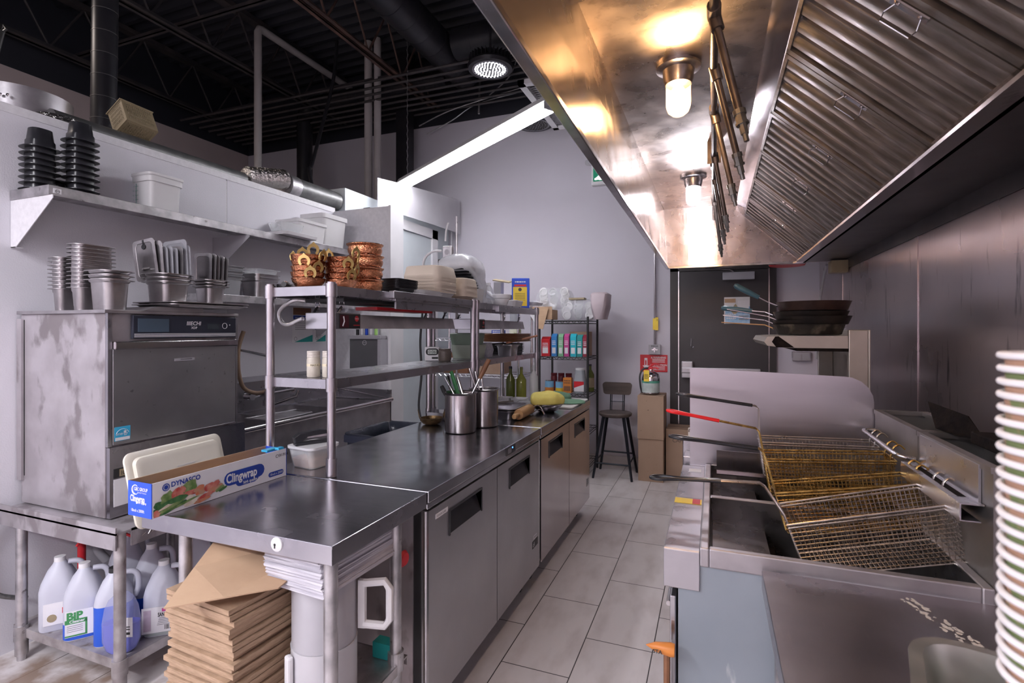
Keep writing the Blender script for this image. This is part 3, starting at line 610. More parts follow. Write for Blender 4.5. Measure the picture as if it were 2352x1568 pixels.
heat_strip(3.0, 3.95, -1.5, 1.475, 'grey heat lamp strip chained under the far over-shelf', o2)
pipe('armoured_cable', 'silver armoured cable looping beside the near heat lamp strip', smoothpath([(-1.545, 1.65, 1.515), (-1.575, 1.65, 1.505), (-1.62, 1.65, 1.49), (-1.655, 1.65, 1.5), (-1.67, 1.65, 1.535), (-1.645, 1.65, 1.565), (-1.59, 1.65, 1.59), (-1.55, 1.67, 1.588)]), .0085, galv, 'cable', n=10)
tag(MB().box(-1.56, -1.44, 2.0, 2.5, 1.56, 1.575).build('hanging_rack_strip', red, W=True, loc=(-1.5, 2.2, 1.56)), 'red slatted strip between the heat lamp and the top shelf', 'strip')
tag(MB().box(-1.63, -1.4, 1.72, 2.32, 1.585, 1.6).build('baking_tray', rubber, W=True, loc=(-1.5, 2.0, 1.585), bevel=.003), 'black sheet tray tucked under the top shelf above the heat lamp', 'tray')
# ---------------------------------------------------------------- dishwasher, its stand
t = thing('dishwasher', 'tall stained stainless dishwasher with black control panel, standing on a low stand', 'dishwasher', (-2.68, 1.74, .67))
MB().box(-2.985, -2.39, 1.42, 2.05, .675, 1.54).build('body', steel_dirty, t, W=True, bevel=.003)
MB().box(-2.995, -2.96, 1.408, 1.42, .78, 1.52).build('side_flange', steel_dirty, t, W=True)
MB().box(-2.96, -2.956, 1.4185, 1.42, .8, 1.515).build('seal_gap', ink, t, W=True)
MB().box(-2.99, -2.365, 1.405, 2.06, 1.54, 1.555).build('top_cover', steel_dull, t, W=True, bevel=.002)
MB().prism([(-2.36, 1.56, 1.555), (-2.36, 1.62, 1.575), (-2.36, 1.85, 1.575), (-2.36, 1.85, 1.555)], (-.25, 0, 0)).build('raised_lid', steel_dull, t, W=True)
MB().box(-2.39, -2.37, 1.44, 2.045, .98, 1.40).build('wash_door', K('door_patina', (.56, .56, .58), .36, .95, c2=(.4, .4, .42), scale=2.2, rv=.05, bump=.03, bs=80, spots=((.3, .3, .31), 40, .66, .74)), t, W=True, bevel=.003)
MB().box(-2.39, -2.372, 1.422, 1.438, .975, 1.54).box(-2.39, -2.372, 2.047, 2.06, .975, 1.54).build('door_frame', steel, t, W=True)
MB().box(-2.385, -2.355, 1.44, 2.05, 1.385, 1.42).build('door_handle', steel_gloss, t, W=True, bevel=.005)
MB().box(-2.39, -2.365, 1.425, 2.10, .675, .972).build('lower_panel', steel_table, t, W=True)
p = MB().box(-2.385, -2.366, 1.52, 2.045, 1.43, 1.535).build('control_panel', K('panel_black', (.02, .022, .035), .3, 0, c2=(.03, .034, .05), scale=3), t, W=True, bevel=.003)
m = MB().box(-2.366, -2.3645, 1.54, 1.68, 1.46, 1.52, 1)
for k in range(4): m.box(-2.366, -2.364, 1.525, 2.04, 1.437 + k * .0045, 1.439 + k * .0045)
m.text('IIIECHI', .026, (-2.3642, 1.765, 1.492), (0, 1, .0), (0, .15, 1), 0, bold=.02).text('XDP', .016, (-2.3642, 1.79, 1.474), (0, 1, 0), (0, 0, 1), 0, bold=.02)
m.box(-2.366, -2.3642, 1.88, 1.94, 1.472, 1.5, 2)
m.tube(arc((-2.364, 1.975, 1.49), .014, 0, 360, 20, 1, 2)[:-1], .0012, 5, 0, closed=True).lathe([(.003, 0), (.003, .001)], n=8, M=Matrix.Translation((-2.365, 2.005, 1.495)) @ Matrix.Rotation(R(90), 4, 'Y'))
m.build('panel_print', [white_lbl, K('slate', (.07, .1, .14), .3, 0, c2=(.06, .09, .12), scale=4), K('lcd', (.05, .06, .07), .15, 0, c2=(.04, .05, .06), scale=4)], t, W=True)
m = MB().box(-2.37, -2.368, 1.71, 1.81, 1.322, 1.335).text('DISHWASHER', .0095, (-2.3675, 1.738, 1.326), (0, 1, 0), (0, 0, 1), 1)
m.build('name_strip', [grey_p, ink], t, W=True)
m = MB().box(-2.37, -2.3685, 1.447, 1.51, .995, 1.055).box(-2.3685, -2.368, 1.449, 1.508, .997, 1.01, 1)
m.text('energy', .018, (-2.3675, 1.45, 1.02), (0, 1, 0), (0, 0, 1), 1).tube(arc((-2.3675, 1.478, 1.018), .027, 20, 160, 10, 1, 2), .0008, 4, 1)
m.prism([(-2.3675, 1.488 + (.009 if k % 2 == 0 else .0035) * math.cos(R(90 + 36 * k)), 1.032 + (.009 if k % 2 == 0 else .0035) * math.sin(R(90 + 36 * k))) for k in range(10)], (.0004, 0, 0), 1)
m.build('energy_sticker', [cyan, white_lbl], t, W=True)
m = MB().box(-2.365, -2.363, 1.44, 1.52, .84, .88).box(-2.363, -2.3625, 1.462, 1.52, .845, .875, 1).text('IG', .026, (-2.3622, 1.467, .85), (0, 1, 0), (0, 0, 1), 0).box(-2.365, -2.3635, 1.44, 1.52, .72, .835, 2)
m.build('warning_label', [ink, tan_p, white_lbl], t, W=True)
t = thing('dishwasher_stand', 'worn galvanised stand holding the dishwasher, chemical jugs on its shelf', 'stand', (-2.58, 1.75, 0))
m = MB().box(-2.985, -2.19, 1.34, 2.09, .66, .668).box(-2.985, -2.19, 1.34, 1.346, .6, .69).box(-2.196, -2.19, 1.40, 2.09, .6, .668)
m.build('tray_top', steel_dirty, t, W=True)
m = MB().box(-2.95, -2.22, 1.38, 2.05, .135, .14).box(-2.95, -2.22, 1.376, 1.38, .1, .14).box(-2.22, -2.216, 1.38, 2.05, .1, .14)
worn = K('peeling_galv', (.52, .49, .5), .5, .5, c2=(.3, .27, .27), scale=12, bump=.2, bs=40, spots=((.16, .12, .1), 16, .6, .7, (1, 1, .5)))
m.build('undershelf', worn, t, W=True)
for x, y in ((-2.215, 1.372), (-2.88, 1.372), (-2.215, 2.05), (-2.88, 2.05)):
    MB().tube([(x, y, .09), (x, y, .665)], .021, 16).tube([(x, y, .09), (x, y, .155)], .028, 16).tube([(x, y, 0), (x, y, .025)], .017, 12).tube([(x, y, .025), (x, y, .09)], .024, 16).build('leg', worn if y < 2 and x > -2.5 else galv, t, W=True, smooth=50)
MB().tube([(-2.187, 1.44, .625), (-2.187, 1.455, .635), (-2.187, 1.465, .625), (-2.187, 1.475, .64), (-2.187, 1.48, .625), (-2.187, 1.5, .645), (-2.187, 1.505, .63)], .0012, 4).build('scratched_mark', steel_gloss, t, W=True)
pipe('supply_hose', 'dark flexible hose curving along the wall left of the dishwasher stand', smoothpath([(-2.96, 1.3, .66), (-2.97, 1.27, .55), (-2.96, 1.27, .4), (-2.95, 1.32, .3), (-2.94, 1.42, .24)]), .01, K('hose_grey', (.12, .12, .12), .4, .4, c2=(.2, .2, .2), scale=60), 'hose')
pipe('supply_hose', 'red rubber hose hanging behind the jugs', [(-2.9, 1.62, .6), (-2.9, 1.62, .3)], .017, red, 'hose')
pipe('supply_hose', 'grey ribbed hose hanging behind the jugs beside the red one', smoothpath([(-2.9, 1.68, .62), (-2.9, 1.68, .4), (-2.88, 1.72, .3)]), .02, grey_p, 'hose')
pipe('supply_hose', 'thin red tube arching into the mouth of the leftmost jug', smoothpath([(-2.72, 1.5, .48), (-2.68, 1.52, .53), (-2.55, 1.56, .55), (-2.48, 1.62, .5)]), .006, red, 'hose')
# ---------------------------------------------------------------- three-bay sink
t = thing('sink', 'long stainless pot sink with backsplash and rolled rim along the left wall', 'sink', (-2.7, 2.83, 0))
m = MB().box(-2.99, -2.975, 2.12, 3.54, .9, 1.13).prism([(-2.998, 2.12, 1.145), (-2.975, 2.12, 1.13), (-2.94, 2.12, 1.115), (-2.998, 2.12, 1.11)], (0, 1.42, 0)).box(-2.98, -2.41, 3.525, 3.54, .9, .99)
m.build('backsplash', steel, t, W=True)
m = MB()
x0, x1, y0, y1, zb = -2.93, -2.46, 2.14, 3.48, .62
m.box(-2.975, x0, 2.12, 3.53, .9, .915).box(x1, -2.41, 2.12, 3.53, .9, .915).box(x0, x1, 2.12, y0, .9, .915).box(x0, x1, y1, 3.53, .9, .915)
m.build('deck', steel, t, W=True)
for k in range(3):
    a = y0 + k * (y1 - y0) / 3; b = a + (y1 - y0) / 3 - .02
    MB().loft([[(px, py, .91) for px, py in rr(x1 - x0, b - a, .04, 4, (x0 + x1) / 2, (a + b) / 2)], [(px, py, zb) for px, py in rr(x1 - x0 - .02, b - a - .02, .04, 4, (x0 + x1) / 2, (a + b) / 2)]], cap0=False).build('basin', steel_dull, t, W=True, smooth=40)
    MB().box(x0, x1, b, b + .02, .6, .912).build('divider', steel, t, W=True) if k < 2 else None
m = MB().tube([(-2.405, 2.1, .915), (-2.405, 3.535, .915)], .017, 12).tube([(-2.405, 3.535, .915), (-2.97, 3.535, .99)], .012, 10)
m.build('rolled_rim', steel_gloss, t, W=True, smooth=50)
MB().box(-2.425, -2.41, 2.12, 3.53, .6, .9).box(-2.97, -2.41, 3.52, 3.535, .6, .9).box(-2.97, -2.41, 2.12, 2.13, .6, .9).build('apron', steel_dull, t, W=True)
for x, y in ((-2.47, 2.2), (-2.47, 3.45), (-2.93, 3.45), (-2.93, 2.2)): MB().tube([(x, y, 0), (x, y, .6)], .02, 12).build('leg', galv, t, W=True, smooth=50)
m = MB().tube([(-2.94, 2.62, 1.02), (-2.88, 2.62, 1.02)], .024, 12).tube([(-2.94, 3.0, 1.03), (-2.9, 3.0, 1.03)], .022, 12).tube([(-2.9, 2.62, 1.02), (-2.9, 3.0, 1.03)], .014, 10)
m.tube([(-2.87, 2.72, 1.05), (-2.87, 2.72, .97), (-2.8, 2.72, .965), (-2.76, 2.88, 1.0), (-2.76, 2.9, 1.04)], .012, 8).tube([(-2.87, 2.72, .95), (-2.87, 2.72, .99)], .02, 10)
m.build('faucet', chrome, t, W=True, smooth=50)
t = thing('spray_hose', 'beige pre-rinse spray hose curving down behind the dishwasher to the faucet', 'hose', (-2.88, 2.6, 1.0))
MB().tube(smoothpath([(-2.86, 2.53, 1.46), (-2.87, 2.5, 1.35), (-2.87, 2.5, 1.2), (-2.87, 2.54, 1.09), (-2.88, 2.64, 1.045), (-2.89, 2.74, 1.045)]), .013, 10).build('hose', K('hose_beige', (.32, .22, .15), .5, 0, c2=(.24, .16, .11), scale=9), t, W=True, smooth=60)
MB().tube([(-2.9, 2.5, 1.345), (-2.7, 2.62, 1.29)], .009, 8).build('support_arm', chrome, t, W=True)
tag(MB().tube([(-2.7, 2.4, .92), (-2.48, 2.4, .92), (-2.5, 2.75, .92), (-2.68, 2.8, .92)], .006, 6, closed=True).box(-2.68, -2.5, 2.42, 2.76, .915, .918).build('sink_strainer', steel_dull, W=True, loc=(-2.6, 2.6, .915)), 'flat metal strainer frame lying across the first sink bay', 'strainer')
# bin
t = thing('waste_bin', 'slim black waste bin with a black bag, standing before the sink', 'bin', (-1.93, 2.77, 0))
m = MB().loft([[(a, b, z) for a, b in rr(w, d, .03, 4)] for w, d, z in ((.2, .38, 0), (.26, .45, .8), (.29, .48, .8), (.29, .48, .84), (.27, .46, .845), (.25, .43, .8), (.19, .36, .05))], cap1=True)
m.build('bin_body', K('bin_plastic', (.02, .024, .04), .35, 0, c2=(.03, .034, .055), scale=5), t, smooth=40)
rng = random.Random(3); rings = []
for zz, ww, dd in ((.8, .275, .465), (.85, .285, .475), (.848, .25, .44), (.79, .235, .42), (.6, .2, .38)):
    rings.append([(a + rng.uniform(-.006, .006), b + rng.uniform(-.006, .006), zz + rng.uniform(-.004, .004)) for a, b in rr(ww, dd, .04, 6)])
MB().loft(rings, cap0=False).build('bin_bag', black_b, t, smooth=70)
# wall shelves
def wall_shelf(y0, y1, z, x, label, name='wall_shelf', lbl=False):
    t = thing(name, label, 'shelf', (-2.85, (y0 + y1) / 2, z))
    MB().box(-2.998, x, y0, y1, z - .003, z).box(x - .003, x, y0, y1, z - .045, z).box(-2.998, x, y0, y0 + .003, z - .045, z).box(-2.998, x, y1 - .003, y1, z - .045, z).build('board', galv, t, W=True, bevel=.0015)
    n = 3 if y1 - y0 > 1.5 else 2
    for k in range(n):
        y = y0 + .004 + (y1 - y0 - .01) * k / (n - 1) - (.0 if k < n - 1 else .1)
        MB().prism([(-2.998, y, z - .045), (x + .02, y, z - .045), (x + .02, y, z - .06), (-2.96, y, z - .26), (-2.998, y, z - .26)], (0, .003, 0)).prism([(-2.998, y, z - .26), (-2.96, y, z - .26), (-2.96, y + .03, z - .26), (-2.998, y + .03, z - .26)], (0, 0, .003)).build('bracket', wall_fibre if k == 0 and lbl else grey_p, t, W=True)
    return t
s1 = wall_shelf(1.384, 3.45, 2.105, -2.705, 'upper long metal wall shelf, black inserts at its left end', lbl=True)
MB().box(-2.704, -2.702, 1.40, 1.43, 2.07, 2.092).lines((-2.7015, 1.408, 2.083), (0, 1, 0), (0, 0, 1), .014, .006, 2, 1).tube(arc((-2.7015, 1.415, 2.08), .008, 0, 360, 12, 1, 2)[:-1], .0008, 4, 1, closed=True).build('sticker', [white_lbl, ink], s1, W=True)
s2 = wall_shelf(2.12, 3.45, 1.68, -2.70, 'lower metal wall shelf above the sink')
# ================================================================ exhaust hood
HY0, HY1, HZ = -.62, 4.64, 2.0
t = thing('exhaust_hood', 'large stainless exhaust hood with baffle filters over the cooking line', 'exhaust hood', (.27, 2.0, 2.0))
def skin(x0, x1, z, y0=HY0, y1=HY1 + .03): return [(x0(y0), y0, z), (x1(y0), y0, z), (x1(y1), y1, z), (x0(y1), y1, z)]
XL = lambda y: -.348 - .0078 * y          # the hood front is very slightly out of square
XT = lambda y: -.42
MB().loft([skin(XL, lambda y: XL(y) + .02, HZ), skin(XT, lambda y: XT(y) + .012, 2.56)]).build('front_panel', hood_z, t, W=True)
MB().prism([(-.384, HY1, HZ), (.94, HY1, HZ), (.94, HY1, 2.56), (-.42, HY1, 2.56)], (0, .03, 0)).build('end_panel', hood_x, t, W=True)
MB().box(-.345, .94, HY0, HY0 + .03, HZ, 2.56).build('end_panel', hood_x, t, W=True)
MB().box(-.42, .94, HY0, HY1 + .03, 2.545, 2.56).box(-.4, .17, HY0, HY1, 2.5, 2.53).build('roof_panel', hood_y, t, W=True)
MB().loft([skin(lambda y: XL(y) - .004, lambda y: XL(y) + .026, HZ - .008), skin(lambda y: XL(y) - .004, lambda y: XL(y) + .026, HZ + .01)]).box(-.38, .67, HY1 - .002, HY1 + .037, HZ - .008, HZ + .012).build('lower_lip', chrome, t, W=True, bevel=.003)
# frame strip between roof and filters, sloping down
MB().prism([(.17, HY0 + .03, 2.5), (.24, HY0 + .03, 2.45), (.24, HY0 + .03, 2.47), (.17, HY0 + .03, 2.52)], (0, HY1 - HY0 - .03, 0)).box(.235, .25, HY0 + .03, HY1, 2.42, 2.47).build('filter_top_rail', steel_gloss, t, W=True)
MB().box(.655, .67, HY0 + .03, HY1, 2.0, 2.09).box(.60, .67, HY0 + .03, HY1, 2.0, 2.012).build('filter_bottom_rail', steel_gloss, t, W=True)
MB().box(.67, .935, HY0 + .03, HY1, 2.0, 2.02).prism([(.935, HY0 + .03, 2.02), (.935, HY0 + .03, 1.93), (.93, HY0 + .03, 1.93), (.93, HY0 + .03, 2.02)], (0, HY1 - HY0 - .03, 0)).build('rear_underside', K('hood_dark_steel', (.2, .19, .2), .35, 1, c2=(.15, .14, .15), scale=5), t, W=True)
MB().prism([(.17, HY1 - .001, 2.5), (.24, HY1 - .001, 2.44), (.655, HY1 - .001, 2.05), (.62, HY1 - .001, 2.02), (.2, HY1 - .001, 2.42)], (0, -.012, 0)).build('end_trim', steel_gloss, t, W=True)
# baffle filters: each frame is lifted out on its own
FP = .525
u = Vector((.655 - .25, 0, 2.06 - 2.44)); fl = u.length; u.normalize(); nrm = Vector((u.z, 0, -u.x))
FM = Matrix(((u.x, 0, nrm.x, .25), (0, 1, 0, 0), (u.z, 0, nrm.z, 2.44), (0, 0, 0, 1)))
dark_gap = K('filter_gap', (.02, .018, .018), .6, .3, c2=(.03, .026, .024), scale=9)
def filt(label):
    f = thing('baffle_filter', label, 'grease filter', (0, 0, 0), group='hood baffle filters')
    w = FP - .006
    m = MB().box(0, fl, 0, .028, 0, .03, M=FM).box(0, fl, w - .028, w, 0, .03, M=FM).box(0, .012, 0, w, 0, .03, M=FM).box(fl - .012, fl, 0, w, 0, .03, M=FM)
    m.build('filter_frame', filter_m, f)
    m = MB(); n = 5; p = (w - .056) / n
    for k in range(n):
        y = .028 + p * (k + .5)
        prof = [(-.038, .0), (-.034, .018), (-.022, .026), (.022, .026), (.034, .018), (.038, .0)]
        a = [(.012, y + q, z) for q, z in prof]; b = [(fl - .012, y + q, z) for q, z in prof]
        m.add(a + b, [(i, i + 1, i + 7, i + 6) for i in range(5)], 0, FM)
    m.build('baffles', filter_m, f, smooth=35)
    MB().box(.012, fl - .012, .028, w - .028, -.012, -.008, M=FM).build('gap_shade_sheet', dark_gap, f)  # near-black sheet: shade between the slats put into its colour
    for x in (fl * .5,):
        m = MB().box(x - .05, x + .05, .004, .024, .03, .033, M=FM)
        m.tube([FM @ Vector(q) for q in [(x - .035, .014, .034), (x - .045, .03, .05), (x - .04, .05, .06), (x + .04, .05, .06), (x + .045, .03, .05), (x + .035, .014, .034)]], .0022, 6)
        for q in (-.03, .03): m.lathe([(.005, 0), (.004, .003)], (0, 0, 0), 8, M=FM @ Matrix.Translation((x + q, .014, .033)))
        m.build('wire_handle', chrome, f)
    return f
ords = ['farthest', 'second from the far end', 'third from the far end', 'fourth from the far end', 'fifth from the far end', 'sixth from the far end', 'nearest one visible', 'just outside the top right corner', 'over the camera', 'rearmost behind the camera']
f0 = None
for k in range(9):
    y = HY1 - .012 - FP * (k + 1); lb = 'greasy steel baffle filter in the hood, ' + ords[k]
    if f0 is None: f0 = filt(lb); f0.location = (0, y, 0)
    else: dup(f0, (0, y, 0), label=lb)
# jelly-jar lamps
def jar(y, em, label):
    j = thing('hood_lamp', label, 'lamp', (-.13, y, 2.5), group='jar lamps under the hood')
    MB().lathe([(.085, 0), (.085, -.012), (.06, -.02), (.056, -.055), (.05, -.075)][::-1], n=24).build('socket', pipe_steel, j, smooth=35)
    MB().lathe([(.047, -.07), (.047, -.155), (.04, -.178), (.024, -.192), (.004, -.197)][::-1], n=24).build('glass_jar', glass, j, smooth=60)
    MB().lathe([(.004, -.165), (.022, -.155), (.029, -.13), (.026, -.1), (.015, -.078)], n=16).build('bulb', em, j, smooth=60)
jar(2.13, warm_em, 'warm yellow jar lamp under the hood, nearer one in view')
jar(3.7, cool_em, 'cool white jar lamp under the hood, farther one in view')
jar(.56, warm_em, 'warm jar lamp under the hood above the camera')
# fire-suppression pipework
t = thing('suppression_pipe', 'grey fire-suppression pipe with drop nozzles under the hood roof', 'pipework', (0, 2.5, 2.35))
old = K('old_pipe', (.2, .17, .155), .38, .85, c2=(.12, .1, .09), scale=14)
m = MB().tube([(0, .3, 2.40), (0, HY1 - .1, 2.37)], .0125, 12)
for y in (1.62, 2.35, 3.15, 3.9): m.tube([(0, y - .03, 2.395), (0, y + .03, 2.395)], .02, 12)
m.build('main_pipe', old, t, W=True, smooth=50)
m = MB()
for y in (1.45, 3.05): m.box(-.035, .035, y, y + .006, 2.38, 2.5).tube(arc((0, y + .02, 2.395), .02, 0, 360, 12, 0, 2)[:-1], .003, 5, closed=True)
m.build('pipe_bracket', old, t, W=True)
for (y, xe, ze, yt) in ((1.64, .086, 2.0, 1.602), (1.96, .096, 2.0, 2.007), (2.37, .087, 2.0, 2.426), (2.92, .071, 2.0, 3.061), (3.35, .063, 2.0, 3.491), (3.92, .053, 2.0, 4.089)):
    a, b = Vector((0, y, 2.395)), Vector((xe, yt, ze)); d = (b - a); L_ = d.length; d.normalize()
    p = MB().tube([a, a + d * .05], .019, 12).tube([a, b - d * .085], .0115, 12).build('drop_pipe', old, t, W=True, smooth=50)
    m = MB().tube([b - d * .095, b - d * .08], .018, 10).tube([b - d * .08, b - d * .055], .0145, 8).tube([b - d * .058, b - d * .05], .018, 8).tube([b - d * .05, b - d * .022], .011, 8).tube([b - d * .022, b], .0075, 8)
    m.build('nozzle', K('nozzle_metal', (.3, .3, .28), .35, .9, c2=(.2, .2, .19), scale=30), p).data.transform(Matrix.Translation(-Vector(t.location)))
tag(MB().lathe([(.13, 0), (.14, .02), (.14, .04), (.1, .05)], n=24, M=Matrix.Translation((.56, 4.815, 1.995))).build('alarm_bell', red, W=True, loc=(.56, 4.815, 1.99), smooth=40), 'round red alarm housing just beyond the far hood edge', 'alarm')
tag(MB().box(.82, .93, 4.5, 4.62, 1.9, 1.99).build('junction_box', tan_p, W=True, loc=(.9, 4.56, 1.9), bevel=.004), 'beige junction box under the far right corner of the hood', 'junction box')
pipe('wall_cable', 'thin grey cable falling down the corner beside the steel wall', smoothpath([(.86, 4.9, 2.0), (.87, 5.1, 1.9), (.88, 5.4, 1.6), (.88, 5.5, 1.2)]), .01, grey_p, 'cable')
t = thing('wall_outlet', 'steel double outlet box on the white wall strip right of the door', 'outlet', (.8, BY, 1.2))
MB().box(.70, .86, BY - .05, BY - .001, 1.17, 1.26).build('outlet_box', steel, t, W=True, bevel=.004)
MB().box(.71, .775, BY - .053, BY - .05, 1.18, 1.25).box(.785, .85, BY - .053, BY - .05, 1.18, 1.25).build('cover_plate', grey_p, t, W=True)

# ================================================================ fryers
FY0, FY1, FM_ = 1.505, 2.44, 1.972
def fryer(y0, y1, label, side):
    t = thing('deep_fryer', label, 'deep fryer', (.2, (y0 + y1) / 2, 0), group='pair of deep fryers')
    MB().box(-.09, .59, y0 + .004, y1 - .002, .1, .59).box(-.09, -.04, y0 + .004, y1 - .002, .591, .80).build('cabinet', steel_dull, t, W=True)
    if side: MB().box(-.092, .76, y0 - .004, y0 + .002, .1, .832).build('side_panel', fry_side, t, W=True)
    MB().box(-.115, -.098, y0 + .008, y1 - .008, .14, .73).build('door', steel, t, W=True, bevel=.004)
    MB().tube([(-.125, y0 + .1, .66), (-.125, y1 - .1, .66)], .008, 8).build('door_handle', chrome, t, W=True)
    m = MB().box(-.13, -.036, y0 - .006, y1, .862, .868).box(-.13, -.126, y0 - .006, y1, .762, .862).box(-.13, -.036, y0 - .012, y0 - .006, .762, .868)
    m.build('front_ledge', steel, t, W=True, bevel=.002)
    # tank: rim, walls, drain shelf, oil
    m = MB().box(-.036, -.012, y0 - .012, y1, .83, .882).box(.57, .594, y0 - .012, y1, .83, .882).box(-.012, .57, y0 - .012, y0 + .012, .83, .882).box(-.012, .57, y1 - .012, y1, .83, .882)
    m.build('tank_rim', steel_dull, t, W=True, bevel=.004)
    m = MB().poly([(-.012, y0 + .012, .88), (-.012, y1 - .012, .88), (-.004, y1 - .012, .80), (-.004, y0 + .012, .80)]).poly([(-.004, y0 + .012, .80), (-.004, y1 - .012, .80), (.16, y1 - .012, .785), (.16, y0 + .012, .785)])
    m.poly([(.16, y0 + .012, .785), (.16, y1 - .012, .785), (.165, y1 - .012, .6), (.165, y0 + .012, .6)]).poly([(.565, y0 + .012, .6), (.565, y1 - .012, .6), (.57, y1 - .012, .88), (.57, y0 + .012, .88)])
    for y in (y0 + .0125, y1 - .0125): m.poly([(-.01, y, .88), (.57, y, .88), (.57, y, .6), (.165, y, .6), (.16, y, .785), (-.004, y, .80)])
    m.build('tank', K('tank_steel', (.34, .33, .34), .3, 1, c2=(.2, .19, .19), scale=7, rv=.08, spots=((.6, .6, .6), 26, .72, .78, (.3, 1, 1))), t, W=True)
    MB().box(.16, .57, y0 + .012, y1 - .012, .6, .70).build('oil', dark_oil, t, W=True)
    m = MB().box(.5945, .6, y0, y1, .60, 1.14).box(.6, .76, y0, y0 + .006, .60, 1.14).box(.6, .754, y1 - .006, y1, .60, 1.14).box(.754, .76, y0 + .006, y1, .60, 1.14).box(.602, .752, y0 + .008, y1 - .008, .61, .98, 1)
    m.box(.59, .612, y0, y1, 1.14, 1.155).box(.742, .765, y0, y1, 1.14, 1.155).box(.612, .742, y0, y0 + .02, 1.14, 1.155).box(.612, .742, y1 - .02, y1, 1.14, 1.155)
    m.build('flue_riser', [K('riser_steel', (.33, .32, .32), .38, .9, c2=(.26, .25, .24), scale=5, bump=.02, bs=80), black_dirty], t, W=True)
    for x, y in ((-.05, y0 + .04), (-.05, y1 - .04), (.55, y0 + .04), (.55, y1 - .04)): MB().tube([(x, y, 0), (x, y, .1)], .02, 12).build('leg', steel_dull, t, W=True)
    return t
fr1 = fryer(FY0, FM_, 'nearer deep fryer with pale blue-grey side panel', True)
fr2 = fryer(FM_ + .004, FY1, 'farther deep fryer against the tall splash plate', False)
MB().box(-.129, -.04, 1.9, 1.955, .8685, .8695).box(-.07, -.045, 1.9, 1.955, .8695, .87, 1).build('warning_label', [yellow, red], fr1, W=True)
MB().box(-.1, -.05, 2.33, 2.38, .8685, .8695).build('warning_label', [white_lbl, tan_p], fr2, W=True)
# basket hanger bars
m = MB().box(.548, .592, 1.54, 1.96, 1.055, 1.058).box(.545, .548, 1.54, 1.96, 1.015, 1.058).box(.588, .5935, 1.56, 1.94, 1.05, 1.148).box(.548, .586, 1.54, 1.96, 1.015, 1.018).box(.562, .58, 1.6, 1.9, 1.058, 1.0585, 1)
m.build('basket_hanger', [steel, black_dirty], fr1, W=True, bevel=.001)
MB().tube(smoothpath([(.592, 1.99, 1.06), (.56, 1.995, 1.066), (.545, 2.03, 1.07), (.545, 2.2, 1.073), (.545, 2.38, 1.076), (.56, 2.41, 1.076), (.592, 2.42, 1.076)]), .008, 10).build('basket_hanger', steel, fr2, W=True, smooth=60)
tag(MB().box(.01, .32, 2.3, 2.304, .884, .975).box(.01, .32, 2.27, 2.304, .883, .887).build('fryer_lid', steel_gloss, W=True, loc=(.15, 2.3, .884)), 'small reflective steel plate standing upright on the far fryer', 'plate')
# tall splash plate
pts = [(-.1, 2.452, .10)] + [(.594, 2.452, .10), (.594, 2.452, 1.18)] + [(.594 - .1 + .1 * math.cos(R(a)), 2.452, 1.18 + .1 * math.sin(R(a))) for a in (15, 35, 55, 75, 90)] + [(-.1, 2.452, 1.3)]
tag(MB().prism(pts, (0, .006, 0)).box(-.1, .594, 2.44, 2.452, .868, .87).build('splash_guard', K('guard_steel', (.58, .56, .6), .3, 1, c2=(.5, .48, .52), scale=3, st=(.3, 1, 2), aniso=.5, tan=(1, 0, 0), bump=.02, bs=60, bst=(.05, 1, 1)), W=True, loc=(.25, 2.455, .1)), 'tall curved-corner stainless splash plate between fryers and range', 'splash guard')
# range beyond
t = thing('cooking_range', 'range hidden behind the splash plate, with a high back shelf of pans', 'range', (.3, 3.1, 0))
MB().box(-.08, .75, 2.47, 3.75, .1, .88).build('body', steel_dull, t, W=True, bevel=.004)
MB().box(-.13, -.05, 2.47, 3.75, .80, .9).box(-.14, -.08, 2.62, 2.63, .74, .96).build('front_ledge', steel, t, W=True, bevel=.004)
MB().box(-.05, .7, 2.5, 3.7, .88, .9).build('cooktop', black_dirty, t, W=True)
for k in range(5): MB().lathe([(.022, 0), (.02, .03)], n=14, M=Matrix.Translation((-.08, 2.7 + k * .2, .7)) @ Matrix.Rotation(R(-90), 4, 'Y')).build('knob', rubber, t, W=True)
for x, y in ((-.03, 2.53), (-.03, 3.7), (.7, 2.53), (.7, 3.7)): MB().tube([(x, y, 0), (x, y, .1)], .02, 12).build('leg', steel_dull, t, W=True)
sh = K('beige_steel', (.45, .42, .38), .4, .7, c2=(.4, .37, .33), scale=8, spots=((.2, .16, .12), 30, .7, .76))
MB().box(.60, .68, 2.9, 2.93, .9, 1.47).box(.60, .68, 3.68, 3.7, .9, 1.47).box(.68, .69, 2.9, 3.7, .9, 1.47).build('back_riser', sh, t, W=True, bevel=.004)
m = MB().box(.33, .598, 2.9, 3.7, 1.38, 1.44).prism([(.33, 2.9, 1.38), (.25, 2.9, 1.39), (.235, 2.9, 1.41), (.25, 2.9, 1.435), (.33, 2.9, 1.44)], (0, .8, 0)).box(.38, .6, 2.9, 3.7, 1.365, 1.38, 1).prism([(.285, 2.897, 1.436), (.3, 2.897, 1.437), (.37, 2.897, 1.382), (.29, 2.897, 1.382), (.27, 2.897, 1.41)], (0, .003, 0), 1)
m.build('high_shelf', [sh, black_dirty], t, W=True)
tag(MB().box(-.12, -.05, 2.72, 2.73, .905, .985).build('splattered_card', K('splattered', (.6, .56, .52), .5, 0, c2=(.2, .16, .14), scale=60, fac=(.55, .6)), W=True, loc=(-.09, 2.72, .905), bevel=.004), 'small white card with dark splatters at the range front corner', 'card')
